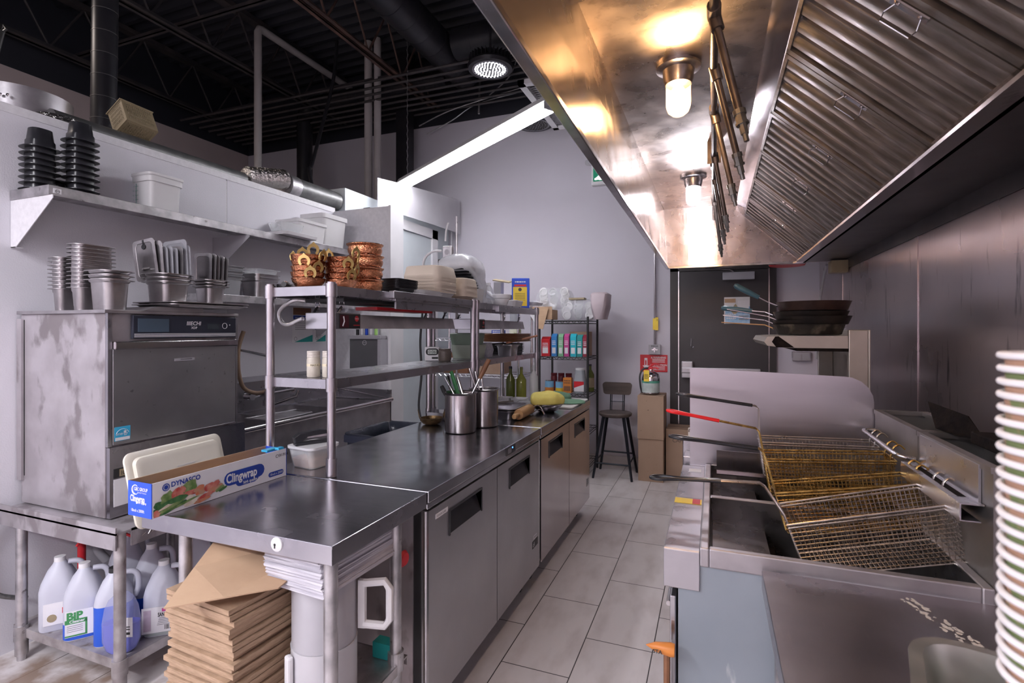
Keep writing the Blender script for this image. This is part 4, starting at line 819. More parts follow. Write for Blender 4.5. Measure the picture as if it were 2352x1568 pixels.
# black scoop and griddle edge on the flue
tag(MB().add([(.655, 2.02, 1.157), (.655, 2.085, 1.235), (.70, 1.92, 1.215), (.72, 1.87, 1.157), (.67, 1.90, 1.157)], [(0, 1, 2, 3), (0, 3, 4)]).build('sheet_scoop', black_dirty, W=True, loc=(.7, 1.95, 1.16), solid=.004), 'burnt black sheet-metal scoop standing on the fryer flue', 'scoop')
tag(MB().box(.66, .78, 1.52, 1.80, 1.157, 1.19).prism([(.76, 1.52, 1.157), (.80, 1.52, 1.157), (.80, 1.52, 1.27), (.78, 1.52, 1.25)], (0, .26, 0)).build('drip_pan', black_dirty, W=True, loc=(.72, 1.66, 1.157), bevel=.004), 'burnt black drip pan lying on the nearer fryer flue', 'pan')
# table in front of the fryers
t = thing('prep_table', 'stained stainless side table in the lower right foreground', 'table', (.53, .9, 0))
m = MB().box(.115, .94, .28, 1.485, .845, .85).box(.115, .118, .28, 1.485, .80, .85).box(.115, .94, .28, .283, .80, .85)
m.build('tabletop', K('side_table_steel', (.46, .43, .45), .3, 1, c2=(.38, .35, .37), scale=4, rv=.04, bump=.03, bs=60, spots=((.5, .47, .45), 20, .6, .95, (3, .6, 1))), t, W=True, bevel=.002)
m = MB(); rg = random.Random(2)
for k in range(90):
    u_, v_ = rg.random(), rg.random(); x = .395 + .11 * v_ + .03 * u_ - .01 * v_; y = 1.44 - .24 * v_ + .015 * u_; q = rg.uniform(.002, .006)
    m.poly([(x + q * rg.uniform(.4, 1.4) * math.cos(a_), y + q * rg.uniform(.6, 2.2) * math.sin(a_), .8506 + k * 1e-6) for a_ in (0, 1.2, 2.3, 3.5, 4.6, 5.6)])
m.build('dried_residue', K('residue', (.62, .58, .54), .7, 0, c2=(.5, .46, .43), scale=60), t, W=True)
for x, y in ((.16, .33), (.16, 1.44), (.9, .33), (.9, 1.44)): MB().tube([(x, y, 0), (x, y, .84)], .02, 12).build('leg', galv, t, W=True)
MB().box(.14, .92, .31, 1.46, .25, .255).build('undershelf', galv, t, W=True)

# ================================================================ fry baskets
def basket(hx, hy, zh, tilt, metal, grip, label, W_, D, bend, end, gf, L=.385, pitch=.0118):
    """local frame: origin at the hook end of the rim; x runs toward the handle; bend and end are (x, z) of the handle in the room"""
    t = thing('fry_basket', label, 'fry basket', (hx, hy, zh), group='wire fry baskets hung on the fryers')
    t.rotation_euler = (0, tilt, R(180))
    def loc(p):
        X, Z = -(p[0] - hx), p[1] - zh
        return X * math.cos(tilt) - Z * math.sin(tilt), X * math.sin(tilt) + Z * math.cos(tilt)
    h = W_ / 2; b = MB(); tp = .014
    def ring(z, e): return [(e, -h + e, z), (L - e, -h + e, z), (L - e, h - e, z), (e, h - e, z)]
    wr = .0012; n = int(D / pitch)
    for k in range(1, n + 1):
        z = -k * pitch; e = tp * k / n; q = ring(z, e)
        for i in range(4): b.tube([q[i], q[(i + 1) % 4]], wr, 3)
    for k in range(1, int(L / pitch)):
        x = k * pitch; x2 = tp + (x / L) * (L - 2 * tp)
        b.tube([(x, -h, 0), (x2, -h + tp, -D), (x2, h - tp, -D), (x, h, 0)], wr, 3)
    for k in range(1, int(W_ / pitch)):
        y = -h + k * pitch; y2 = y * (h - tp) / h
        b.tube([(0, y, 0), (tp, y2, -D), (L - tp, y2, -D), (L, y, 0)], wr, 3)
    b.build('wire_mesh', metal, t)
    MB().tube(ring(0, 0), .0034, 8, closed=True).tube(ring(-.009, .001), .0022, 6, closed=True).tube(ring(-D, tp), .0024, 6, closed=True).build('rim', metal, t)
    for s in (-.032, .032):
        MB().tube(smoothpath([(.0, s, -.03), (.006, s, .0), (.0, s, .02), (-.006, s, .036), (-.022, s, .044), (-.036, s, .03)], 4), .003, 6).build('hook', metal, t, smooth=60)
    (bx, bz), (ex, ez) = loc(bend), loc(end)
    m = MB()
    for s in (-1, 1):
        m.tube([(L - .012, s * .03, -D), (L - .002, s * .02, 0), (bx - .01, s * .008, bz - .012), (bx, s * .0075, bz), (bx + (ex - bx) * (1 - gf + .03), s * .0075, bz + (ez - bz) * (1 - gf + .03))], .0034, 6)
    m.tube([(L - .002, -.02, 0), (L + .004, 0, .0), (L - .002, .02, 0)], .003, 6)
    m.build('handle_rod', metal, t, smooth=50)
    lo = []
    for s in (-1, 1):
        lo.append([(bx + (ex - bx) * (1 - gf + gf * q), s * w_, bz + (ez - bz) * (1 - gf + gf * q)) for q, w_ in ((0, .006), (.45, .006), (.62, .008), (.75, .014), (.88, .019), (.97, .011), (1, .0))])
    MB().tube(smoothpath(lo[0] + lo[1][::-1][1:], 3), .0058, 8).build('vinyl_grip', grip, t, smooth=60)
    return t
blackv = K('black_vinyl', (.015, .015, .018), .18, 0, c2=(.025, .025, .03), scale=9)
basket(.55, 2.275, 1.05, .03, wire, blackv, 'wire fry basket closest to the tall splash plate, black handle raised highest', .135, .13, (.154, 1.168), (-.144, 1.203), .96)
basket(.55, 2.09, 1.045, .07, oilwire, red_gloss, 'oil-stained golden fry basket with the red vinyl handle', .145, .13, (.142, 1.111), (-.168, 1.159), .6)
basket(.56, 1.905, 1.022, .18, oilwire, blackv, 'golden fry basket with black looped handle, third from the splash plate', .14, .13, (.141, 1.076), (-.145, 1.097), .98)
basket(.57, 1.727, 1.03, .27, wire, blackv, 'largest-looking fry basket in the front, black handle reaching over the ledge', .195, .15, (.128, 1.01), (-.19, .995), .66, L=.394)
# ================================================================ smaller things
def ring2(w, d, r, z, n=4): return [(a, b, z) for a, b in rr(w, d, r, n)]
def pan_mb(w, d, h, r=.03, taper=.012, lip=.012, th=.002, neck=None):
    """gastronorm-style pan, open at the top; rim at z=h"""
    m = MB(); T = taper
    nk = h * .78 if neck is None else neck
    out = [ring2(w - 2 * T, d - 2 * T, r, 0), ring2(w - T, d - T, r, nk), ring2(w - .002, d - .002, r, nk + .006), ring2(w, d, r, h - .002), ring2(w + 2 * lip, d + 2 * lip, r + lip, h - .003), ring2(w + 2 * lip, d + 2 * lip, r + lip, h),
           ring2(w - 2 * th, d - 2 * th, r, h), ring2(w - T - 2 * th, d - T - 2 * th, r, nk), ring2(w - 2 * T - 2 * th, d - 2 * T - 2 * th, r, .003)]
    return m.loft(out)
def one(name, m, mats, loc, label, cat, rz=0, group=None, smooth=35, rot=None, **k):
    o = m.build(name, mats, loc=loc, smooth=smooth, rz=rz, **k)
    if rot: o.rotation_euler = rot
    return tag(o, label, cat, group)
def clone(o, loc, label=None, rz=None, rot=None):
    c = o.copy(); COL.objects.link(c); c.location = loc
    if label: c['label'] = label
    if rz is not None: c.rotation_euler = (0, 0, rz)
    if rot is not None: c.rotation_euler = rot
    return c
ordn = ['lowest', 'second from the bottom', 'third from the bottom', 'fourth from the bottom', 'fifth from the bottom', 'sixth from the bottom', 'seventh from the bottom', 'eighth from the bottom', 'ninth from the bottom', 'tenth from the bottom', 'eleventh from the bottom', 'twelfth from the bottom', 'thirteenth from the bottom', 'fourteenth from the bottom']
def stack(name, mk, mats, base, n, dz, what, cat, group, rz=0, jit=.0015, flip=False, smooth=35):
    o = None; rg = random.Random(hash(what) % 999 if False else len(what) * 7 + n)
    for k in range(n):
        pos = (ordn[k] if k < n - 1 else 'topmost') if n > 1 else 'single'
        lb = f'{what}, {pos}' if n > 1 else what
        loc = (base[0] + rg.uniform(-jit, jit), base[1] + rg.uniform(-jit, jit), base[2] + k * dz)
        if o is None:
            o = one(name, mk, mats, loc, lb, cat, rz, group, smooth); 
            if flip: o.rotation_euler = (R(180), 0, rz)
        else: clone(o, loc, lb)
    return o
# ---- on the dishwasher top
ZD = 1.556
def sp(w, d, h): return pan_mb(w - .012, d - .012, h, .022, .008, .016, .0015)
stack('ninth_pan', sp(.08, .15, .1), alu_pan, (-2.765, 1.505, ZD), 9, .0175, 'slim steel pan, far left column on the dishwasher', 'food pan', 'slim steel pans, far left column')
stack('ninth_pan', sp(.082, .155, .1), alu_pan, (-2.605, 1.495, ZD), 12, .0172, 'slim steel pan, taller column on the dishwasher', 'food pan', 'slim steel pans, tall column')
stack('third_pan', pan_mb(.14, .115, .13, .03, .012, .016, .0015, neck=.116), alu_pan, (-2.46, 1.482, ZD), 3, .019, 'deep steel pan, left short nest on the dishwasher', 'food pan', 'deep steel pans, left nest')
o = one('sheet_pan', MB().loft([ring2(.26, .36, .02, 0), ring2(.28, .39, .025, .01), ring2(.31, .42, .03, .01), ring2(.31, .42, .03, .014), ring2(.28, .39, .02, .014), ring2(.25, .35, .02, .004)]), alu_pan, (-2.45, 1.862, 1.577), 'shallow steel tray under the pans on the dishwasher, lower of two', 'tray', group='trays on the dishwasher')
clone(o, (-2.447, 1.865, 1.5875), 'shallow steel tray under the pans on the dishwasher, upper of two')
stack('third_pan', pan_mb(.15, .145, .105, .03, .012, .016, .0015, neck=.092), alu_pan, (-2.45, 1.735, 1.5915), 3, .019, 'deep steel pan, middle short nest on the dishwasher', 'food pan', 'deep steel pans, middle nest')
stack('third_pan', pan_mb(.125, .12, .105, .03, .012, .016, .0015, neck=.092), alu_pan, (-2.455, 1.965, 1.5915), 3, .015, 'deep steel pan, right short nest on the dishwasher', 'food pan', 'deep steel pans, right nest')
# lids filed upright in the nests
def lid_mb(w, h, knob=True):
    m = MB(); f = lambda ww, hh, r, y: [(a, y, b + h / 2) for a, b in rr(ww, hh, r)]
    m.loft([f(w, h, .018, 0), f(w, h, .018, -.0015), f(w - .03, h - .03, .02, -.0015), f(w - .045, h - .045, .018, .006), f(w - .045, h - .045, .018, .0075), f(w - .03, h - .03, .02, 0)], cap1=True)
    if knob: m.tube([(-.02, .003, h * .28), (0, -.012, h * .28), (.02, .003, h * .28)], .004, 6)
    return m
lidm = [alu_pan, clear_p]
lids = [(-2.50, 1.675, 1.705, .13, .195, 0, -.16, 'leaning slotted steel lid with a notch, leftmost filed in the middle nest'), (-2.475, 1.69, 1.705, .115, .185, 0, -.1, 'steel lid filed behind the notched one in the middle nest'),
        (-2.47, 1.71, 1.70, .11, .165, 1, -.06, 'clear lid filed in the middle nest, left of three clear ones'), (-2.465, 1.73, 1.70, .11, .17, 1, -.05, 'clear lid filed in the middle nest, middle of three clear ones'),
        (-2.46, 1.75, 1.70, .11, .165, 1, -.04, 'clear lid filed in the middle nest, right of three clear ones'), (-2.455, 1.77, 1.70, .11, .175, 0, -.03, 'upright steel lid with bright rounded corner beside the clear lids'),
        (-2.46, 1.79, 1.695, .14, .215, 1, -.08, 'large smoky clear lid leaning at the right of the middle nest, taller'), (-2.45, 1.805, 1.695, .12, .19, 1, -.06, 'smoky clear lid leaning at the right of the middle nest, shorter'),
        (-2.475, 1.905, 1.695, .11, .17, 0, .02, 'steel lid standing in the right nest, leftmost'), (-2.47, 1.925, 1.695, .11, .17, 0, .03, 'steel lid standing in the right nest, second'),
        (-2.47, 1.945, 1.695, .11, .165, 0, .04, 'steel lid standing in the right nest, third'), (-2.465, 1.965, 1.695, .11, .165, 0, .05, 'steel lid standing in the right nest, fourth'), (-2.46, 1.985, 1.695, .11, .16, 0, .06, 'steel lid standing in the right nest, rightmost')]
for x, y, z, w_, h_, ci, lean, lb in lids:
    if 'right nest' in lb: x += .015; y += .02
    t = thing('pan_lid', lb, 'lid', (x, y, z), group='pan lids filed upright'); t.rotation_euler = (0, lean, R(8))
    mm = K('smoky_clear', (.5, .5, .54), .15, 0, c2=(.44, .44, .48), scale=4, alpha=.5) if ci else alu_pan
    lid_mb(w_, h_, False).build('plate', mm, t, smooth=35)
    MB().tube([(-.02, -.004, h_ * .28), (0, -.018, h_ * .28), (.02, -.004, h_ * .28)], .0045, 6).build('grip', mm, t)
    if 'notch' in lb and 'leftmost' in lb: MB().lathe([(.012, 0), (.012, .001)], n=14, M=Matrix.Translation((0, -.0025, h_ - .035)) @ Matrix.Rotation(R(90), 4, 'X')).box(-.004, .004, -.0035, -.002, h_ - .03, h_ - .002).build('slot', ink, t)
# ---- lower wall shelf pans
stack('third_pan', pan_mb(.15, .17, .12, .025, .012), K('smoky_pan', (.4, .4, .42), .2, 0, c2=(.34, .34, .36), scale=4, alpha=.75), (-2.83, 2.36, 1.682), 3, .03, 'smoky clear food pan in the nest behind the upright lids', 'food pan', 'clear pans on the lower wall shelf')
stack('third_pan', pan_mb(.17, .19, .13, .03, .014), alu_pan, (-2.83, 2.63, 1.682), 2, .022, 'deep steel pan in the nest on the lower wall shelf', 'food pan', 'steel pans on the lower wall shelf')
one('third_pan', pan_mb(.17, .19, .03, .03, .01), clear_p, (-2.83, 2.63, 1.836), 'shallow clear pan on top of the steel nest on the lower wall shelf', 'food pan')
one('mixing_bowl', MB().lathe([(.05, 0), (.1, .03), (.14, .09), (.145, .1), (.137, .09), (.097, .033), (.04, .004)], n=28), steel, (-2.82, 2.86, 1.682), 'round steel bowl on the lower wall shelf behind the copper bowls', 'bowl')
t = thing('frying_pan', 'pan with a black riveted handle pointing forward on the lower wall shelf', 'pan', (-2.82, 3.2, 1.682))
MB().lathe([(.1, 0), (.13, .05), (.127, .05), (.097, .004)], n=24).build('pan_body', steel_dull, t, smooth=35)
MB().tube([(.12, -.05, .045), (.2, -.12, .07), (.26, -.17, .075)], .013, 8).build('handle', rubber, t)
# ---- upper wall shelf
def insert_mb(w=.092, d=.1, h=.09): return pan_mb(w, d, h, .03, .009, .02, .002, neck=h * .55)
stack('black_insert', insert_mb(), black_p, (-2.90, 1.45, 2.108 + .09), 8, .0275, 'upside-down black insert, left column on the upper shelf', 'food pan', 'black inserts, left column', flip=True)
stack('black_insert', insert_mb(), black_p, (-2.86, 1.592, 2.108 + .09), 10, .0295, 'upside-down black insert, right column on the upper shelf', 'food pan', 'black inserts, right column', flip=True)
one('black_insert', insert_mb(.1, .08, .07), black_p, (-2.86, 1.44 - .0, 2.108) if False else (-2.955, 1.41 + .12, 2.108), 'small black insert behind the left column at the shelf end', 'food pan')
t = thing('measuring_tub', 'translucent square tub with green volume marks on the upper shelf', 'container', (-2.87, 1.975, 2.107)); t.scale = (.82, .82, .8)
MB().loft([ring2(.165, .2, .03, 0), ring2(.18, .215, .03, .2), ring2(.2, .235, .035, .2), ring2(.2, .235, .035, .235), ring2(.19, .225, .03, .238), ring2(.175, .21, .03, .2), ring2(.16, .195, .03, .006)]).build('tub', milky, t, smooth=35)
MB().loft([ring2(.2, .236, .035, .236), ring2(.21, .245, .035, .242), ring2(.21, .245, .035, .256), ring2(.19, .225, .03, .258)]).build('snap_lid', milky, t, smooth=35)
m = MB().box(-.05, -.049, -.111, -.1085, .04, .19)
for k in range(5): m.box(-.058, -.04, -.111, -.1085, .05 + k * .03, .0515 + k * .03); m.text(str(8 - k if k < 4 else 12) + 'L', .013, (-.078, -.1115, .047 + k * .03), (1, 0, 0), (0, 0, 1)); m.text(str(20 + 10 * k), .011, (-.036, -.1115, .047 + k * .03), (1, 0, 0), (0, 0, 1))
m.build('volume_marks', K('mark_green', (.1, .3, .25), .5, 0, c2=(.08, .26, .22), scale=9), t)
one('lidded_tub', MB().loft([ring2(.2, .26, .03, 0), ring2(.22, .28, .03, .13), ring2(.24, .3, .03, .13), ring2(.24, .3, .03, .15), ring2(.21, .27, .03, .15), ring2(.19, .25, .03, .01)]), milky, (-2.84, 3.02, 2.108), 'low translucent tub with a pale rim, middle of the tubs on the upper shelf', 'container')
one('lidded_tub', MB().loft([ring2(.13, .17, .03, 0), ring2(.16, .2, .03, .06), ring2(.15, .19, .03, .06), ring2(.12, .16, .03, .004)]), clear_p, (-2.77, 2.8, 2.14), 'clear deli tub lying on the white lid at the shelf edge', 'container')
one('tub_lid', MB().loft([ring2(.24, .3, .03, 0), ring2(.25, .31, .03, .02), ring2(.2, .26, .03, .028)]), white_p, (-2.76, 2.82, 2.108), 'white rectangular lid overhanging the upper shelf edge', 'lid')
one('storage_tub', MB().loft([ring2(.2, .24, .03, 0), ring2(.225, .265, .03, .21), ring2(.245, .285, .03, .21), ring2(.245, .285, .03, .245), ring2(.23, .27, .03, .245), ring2(.205, .245, .03, .21), ring2(.19, .23, .03, .01)]), milky, (-2.85, 3.27, 2.108), 'tall white storage tub at the far end of the upper shelf', 'container', bevel=.002)
# ---- on the walk-in roof
t = thing('stock_pan', 'wide aluminium pan with a long grey handle standing on the walk-in roof', 'pan', (-3.35, 1.6, 2.502))
MB().lathe([(.17, 0), (.2, .02), (.205, .17), (.2, .17), (.165, .01)], n=32).build('pan_body', steel_dull, t, smooth=35)
MB().tube(smoothpath([(.12, -.165, .12), (.11, -.18, .17), (.115, -.16, .3), (.12, -.14, .42)]), .014, 8).tube([(.1, -.13, .43), (.12, -.13, .455), (.14, -.13, .43), (.12, -.14, .41)], .006, 6, closed=True).build('handle', K('iron_grey', (.06, .06, .06), .4, .6, c2=(.1, .1, .1), scale=12), t, smooth=50)
m = MB()
for q in (-.02, .02, .06): m.lathe([(.008, 0), (.006, .006)], n=8, M=Matrix.Translation((.14 + q * .6, -.165 + q * .4, .1)) @ Matrix.Rotation(R(80), 4, 'X'))
m.build('rivets', chrome, t)
one('silver_bowl', MB().lathe([(.11, 0), (.1, .03), (.04, .045)], n=20), foil, (-3.1, 1.62, 2.502), 'small upturned silver bowl beside the wide pan on the walk-in roof', 'bowl')
t = thing('plastic_basket', 'tilted beige perforated crate perched on the walk-in roof edge', 'basket', (0, 0, 0))
th_ = math.atan2(464, 1195); rt, fw = Vector((math.cos(th_), math.sin(th_), 0)), Vector((-math.sin(th_), math.cos(th_), 0)); upv = Vector((0, 0, 1))
e1, e2, e3 = Vector((.0492, .9971, -.0579)), Vector((-.4871, .0745, .8702)), Vector((-.872, .0146, -.4893)); v0 = Vector((-3.09, 1.95, 2.655))
t.matrix_world = Matrix(((e1.x, e3.x, e2.x, v0.x), (e1.y, e3.y, e2.y, v0.y), (e1.z, e3.z, e2.z, v0.z), (0, 0, 0, 1)))
W_, D_, H_ = .172, .13, .15; m = MB()
def perf(m, o, ud, vd, w, h, nu, nv, hole=.45, th=.004, marg=.02):
    o, ud, vd = Vector(o), Vector(ud).normalized(), Vector(vd).normalized(); nn = ud.cross(vd) * th * .8
    def q(a, b, c, d): m.prism([o + ud * a + vd * c, o + ud * b + vd * c, o + ud * b + vd * d, o + ud * a + vd * d], nn)
    q(0, w, 0, marg); q(0, w, h - marg, h); q(0, marg, marg, h - marg); q(w - marg, w, marg, h - marg)
    pu = (w - 2 * marg) / nu; pv = (h - 2 * marg) / nv
    for k in range(nv): q(marg, w - marg, marg + k * pv, marg + (k + 1 - hole) * pv)
    for k in range(nu): q(marg + k * pu, marg + (k + 1 - hole) * pu, marg, h - marg)
marg = .01
perf(m, (0, 0, 0), (1, 0, 0), (0, 1, 0), W_, D_, 12, 9, marg=.008); perf(m, (0, 0, 0), (1, 0, 0), (0, 0, 1), W_, H_, 14, 5, marg=.014); perf(m, (0, D_, 0), (1, 0, 0), (0, 0, 1), W_, H_, 14, 5, marg=.014)
perf(m, (0, 0, 0), (0, 1, 0), (0, 0, 1), D_, H_, 10, 5, marg=.014); perf(m, (W_, 0, 0), (0, 1, 0), (0, 0, 1), D_, H_, 10, 5, marg=.014)
m.build('perforated_body', tan_p, t)
MB().tube([(-.005, -.005, H_), (W_ + .005, -.005, H_), (W_ + .005, D_ + .005, H_), (-.005, D_ + .005, H_)], .004, 6, closed=True).build('rim', tan_p, t)
# ---- posters, dispenser over the sink
def poster(y0, y1, z0, z1, label):
    m = MB().box(-2.9985, -2.997, y0, y1, z0, z1).prism([(-2.997, y0 + .02, z0 + .004), (-2.997, y1 - .004, z0 + .004), (-2.997, y1 - .004, z0 + .06)], (.0006, 0, 0), 1)
    for k in range(4): m.box(-2.997, -2.9965, y0 + .03, y1 - .06, z1 - .12 - k * .016, z1 - .116 - k * .016, 2)
    m.box(-2.997, -2.9965, y0 + .01, y1 - .01, z1 - .09, z1 - .06, 3)
    (m.text('your Hands', .03, (-2.996, y0 + .03, z1 - .086), (0, 1, 0), (0, 0, 1), 0) if y0 < 3.2 else m.lines((-2.996, y0 + .02, z1 - .065), (0, 1, 0), (0, 0, 1), .1, .02, 1, 0))
    if y0 < 3.2: m.box(-2.997, -2.9965, y0 + .01, y1 - .02, z1 - .055, z1 + .0, 4)
    m.tube(arc((-2.9965, y0 + .035, z0 + .03), .014, 0, 360, 12, 1, 2)[:-1], .0015, 4, 2, closed=True)
    return one('poster', m, [white_lbl, teal, grey_ink, navy, wood_red], (0, 0, 0), label, 'poster', smooth=None)
poster(3.09, 3.31, 1.37, 1.64, 'hand-washing poster with brown picture and teal corner over the sink')
poster(3.32, 3.46, 1.37, 1.56, 'smaller white notice with teal corner beside the hand-washing poster')
t = thing('utensil_dispenser', 'grey wall-mounted knife holder with coloured handles on top', 'holder', (-2.62, 3.5, 1.15))
MB().box(-2.79, -2.50, 3.50, 3.558, 1.14, 1.395).build('front_plate', K('holder_grey', (.2, .2, .21), .4, .5, c2=(.17, .17, .18), scale=4), t, W=True, bevel=.004)
MB().box(-2.498, -2.46, 3.47, 3.558, 1.14, 1.395).box(-2.77, -2.46, 3.46, 3.54, 1.395, 1.425).build('side_box', grey_p, t, W=True, bevel=.004)
MB().tube(arc((-2.64, 3.497, 1.365), .018, 0, 360, 16, 0, 2)[:-1], .002, 4, closed=True).lines((-2.653, 3.4965, 1.368), (1, 0, 0), (0, 0, 1), .026, .006, 1).build('badge', white_lbl, t, W=True)
for k, (mm, nm) in enumerate([(rubber, 'black'), (white_p, 'white'), (blue, 'blue'), (white_p, 'cream'), (K('lime', (.4, .7, .2), .4, 0, c2=(.35, .6, .18), scale=9), 'lime green')]):
    x = -2.71 + k * .045
    tt = thing('kitchen_knife', f'knife with {nm} handle standing in the grey wall holder', 'knife', (x, 3.5, 1.426), group='knives in the wall holder')
    MB().box(-.011, .011, -.009, .009, .0, .10).build('knife_handle', mm, tt, bevel=.004)
# ---- heat-sealed things on the work table: plastic wrap box
A, Bv = Vector((-1.545, 1.047, .911)), Vector((-1.532, 1.548, .911)); 
ax = (Bv - A).normalized(); px = Vector((-ax.y, ax.x, 0)); L_ = (Bv - A).length; Wb, Hb = .108, .104
t = thing('plastic_wrap_box', 'open white and blue plastic-wrap carton lying on the work table', 'box', A)
Bm = Matrix(((ax.x, px.x, 0, 0), (ax.y, px.y, 0, 0), (0, 0, 1, 0), (0, 0, 0, 1)))
MB().box(0, L_, 0, .003, 0, Hb, 0, Bm).box(0, L_, Wb - .003, Wb, 0, Hb, 1, Bm).box(.0, L_, .003, Wb - .003, 0, .003, 1, Bm).box(.003, L_, .003, .0045, .003, Hb - .002, 1, Bm).build('carton', [white_lbl, cardboard], t)
MB().box(-.003, 0, 0, Wb, 0, Hb, 0, Bm).build('blue_end', blue, t, bevel=.001)
MB().box(L_, L_ + .003, 0, Wb, 0, Hb, 0, Bm).build('blue_end', blue, t, bevel=.001)
fX, fZ = ax, Vector((0, 0, 1)); fo = -px * .0008
def fp(a, z): return Vector((0, 0, 0)) + ax * a + fZ * z + fo
m = MB(); 
def pill(m, a0, a1, z0, z1, mi, d=.0003, n=6):
    r = (z1 - z0) / 2; pts = []
    for k in range(n + 1): t_ = R(-90 + 180 * k / n); pts.append(fp(a1 - r + r * math.cos(t_), (z0 + z1) / 2 + r * math.sin(t_)) - px * d)
    for k in range(n + 1): t_ = R(90 + 180 * k / n); pts.append(fp(a0 + r + r * math.cos(t_), (z0 + z1) / 2 + r * math.sin(t_)) - px * d)
    m.poly(pts, mi)
pill(m, .235, .40, .028, .074, 0); pill(m, .28, .375, .016, .05, 0, .0002); pill(m, .418, .488, .012, .03, 0)
m.text('Clingwrap', .042, fp(.243, .038) - px * .0008, ax, fZ, 1, bold=.03, sx=.72).text('high quality', .015, fp(.31, .02) - px * .0008, ax, fZ, 1, bold=.02, sx=.85)
m.text('18inch x 2000ft', .0125, fp(.423, .017) - px * .0008, ax, fZ, 1, sx=.8).text('DYNASCO', .021, fp(.055, .08) - px * .0004, ax, fZ, 0, bold=.03, sx=.95).text('CW-914', .017, fp(.45, .078) - px * .0004, ax, fZ, 2)
m.lathe([(.0115, 0), (.0115, .0003)], n=18, M=Matrix.Translation(fp(.04, .083)) @ Matrix(((ax.x, 0, -px.x, 0), (ax.y, 0, -px.y, 0), (0, 1, 0, 0), (0, 0, 0, 1))))
for k in range(12):
    a_ = R(30 * k); c = fp(.04 + .0075 * math.cos(a_), .083 + .0075 * math.sin(a_)) - px * .0006
    m.poly([c + ax * .0012 + fZ * .0012, c - ax * .0012 + fZ * .0012, c - ax * .0012 - fZ * .0012, c + ax * .0012 - fZ * .0012], 1)
m.build('front_print', [navy, white_lbl, ink], t)
m = MB(); rg = random.Random(5)
leafm = [K('leaf_green', (.1, .2, .05), .5, 0, c2=(.26, .34, .14), scale=60), K('deep_green', (.03, .12, .04), .5, 0, c2=(.08, .2, .07), scale=60), K('tomato', (.45, .06, .05), .5, 0, c2=(.62, .26, .2), scale=50), K('carrot', (.6, .18, .09), .5, 0, c2=(.5, .3, .2), scale=60), K('garlic', (.75, .7, .6), .5, 0, c2=(.6, .5, .4), scale=60)]
def blob(a, z, ra, rz_, mi, d, ang=0, n=14):
    pts = []
    for k in range(n):
        t_ = 2 * math.pi * k / n; j = rg.uniform(.82, 1.12); u_, v_ = ra * j * math.cos(t_), rz_ * j * math.sin(t_)
        aa = a + u_ * math.cos(ang) - v_ * math.sin(ang); zz = z + u_ * math.sin(ang) + v_ * math.cos(ang)
        pts.append(fp(max(.002, aa), min(max(zz, .002), .1)) - px * d)
    m.poly(pts, mi)
for k, q in enumerate([(.03, .018, .045, .012, 1, .1), (.05, .012, .06, .007, 1, .25), (.06, .022, .05, .006, 0, .3), (.02, .035, .02, .012, 1, 0), (.045, .05, .024, .018, 0, .5), (.07, .052, .014, .022, 2, -.3), (.085, .048, .012, .02, 2, .4),
                       (.115, .062, .027, .024, 0, 0), (.12, .045, .03, .008, 2, 0), (.15, .04, .02, .012, 3, 0), (.185, .044, .022, .014, 2, 0), (.2, .034, .03, .01, 3, .3), (.13, .018, .035, .01, 4, .2), (.115, .03, .012, .009, 4, 0), (.22, .03, .02, .007, 0, .4), (.1, .02, .05, .004, 0, .2), (.17, .022, .03, .008, 2, .2), (.03, .03, .03, .006, 1, .35), (.05, .028, .04, .004, 4, .3), (.075, .038, .03, .01, 1, .1), (.09, .062, .012, .012, 2, 0), (.145, .05, .02, .01, 3, .4), (.205, .05, .015, .01, 2, .5), (.23, .026, .018, .005, 1, .3), (.01, .01, .012, .012, 2, 0), (.155, .01, .03, .006, 3, .1)]):
    blob(q[0], q[1], q[2], q[3], q[4], .0004 + k * .00005, q[5])
m.build('vegetable_picture', leafm, t)
m = MB(); e0 = -ax * .0036
def ep(b, z): return px * (Wb - b) + fZ * z + e0
m.text('GBC GROUP', .0145, ep(.03, .078), -px, fZ, sx=.75, bold=.02).text('Quality Products', .006, ep(.045, .071), -px, fZ).text('Clingwrap', .027, ep(.012, .045), -px, fZ, bold=.03, sx=.6).text('high quality', .009, ep(.045, .04), -px, fZ, bold=.02).text('18inch x 2000ft', .0125, ep(.015, .014), -px, fZ, bold=.01, sx=.78)
m.tube([ep(.036 + .014 * math.cos(R(a_)), .08 + .014 * math.sin(R(a_))) for a_ in range(50, 321, 30)], .0016, 5, rad=[.0006, .0012, .0018, .0022, .0024, .0024, .0022, .0018, .0012, .0006][:10])
m.build('end_print', white_lbl, t)
MB().box(.44, L_ - .005, .03, .06, Hb - .006, Hb + .002, 0, Bm).box(L_ - .035, L_ - .01, .0, .02, Hb, Hb + .008, 0, Bm).build('slide_cutter', cyan, t, bevel=.001)
# big white tray standing behind the box
t = thing('plastic_tray', 'big cream plastic tray standing upright against the dishwasher front', 'tray', (-2.13, 1.5, .672)); t.rotation_euler = (0, R(-15), R(5))
f = lambda ww, hh, r, x: [(x, a, b + hh / 2 + (.31 - hh) / 2) for a, b in rr(ww, hh, r, 6)]
MB().loft([f(.47, .31, .035, -.004), f(.47, .31, .035, .006), f(.455, .295, .03, .01), f(.42, .26, .03, .010), f(.41, .25, .03, .022), f(.395, .235, .028, .024), f(.36, .2, .025, .022)]).build('tray_plate', cream_p, t, smooth=40)
MB().box(.023, .0245, -.13, -.06, .19, .193).box(.023, .0245, -.03, .06, .205, .208).build('raised_marks', white_p, t)
t.location = (-2.155, 1.62, .669)
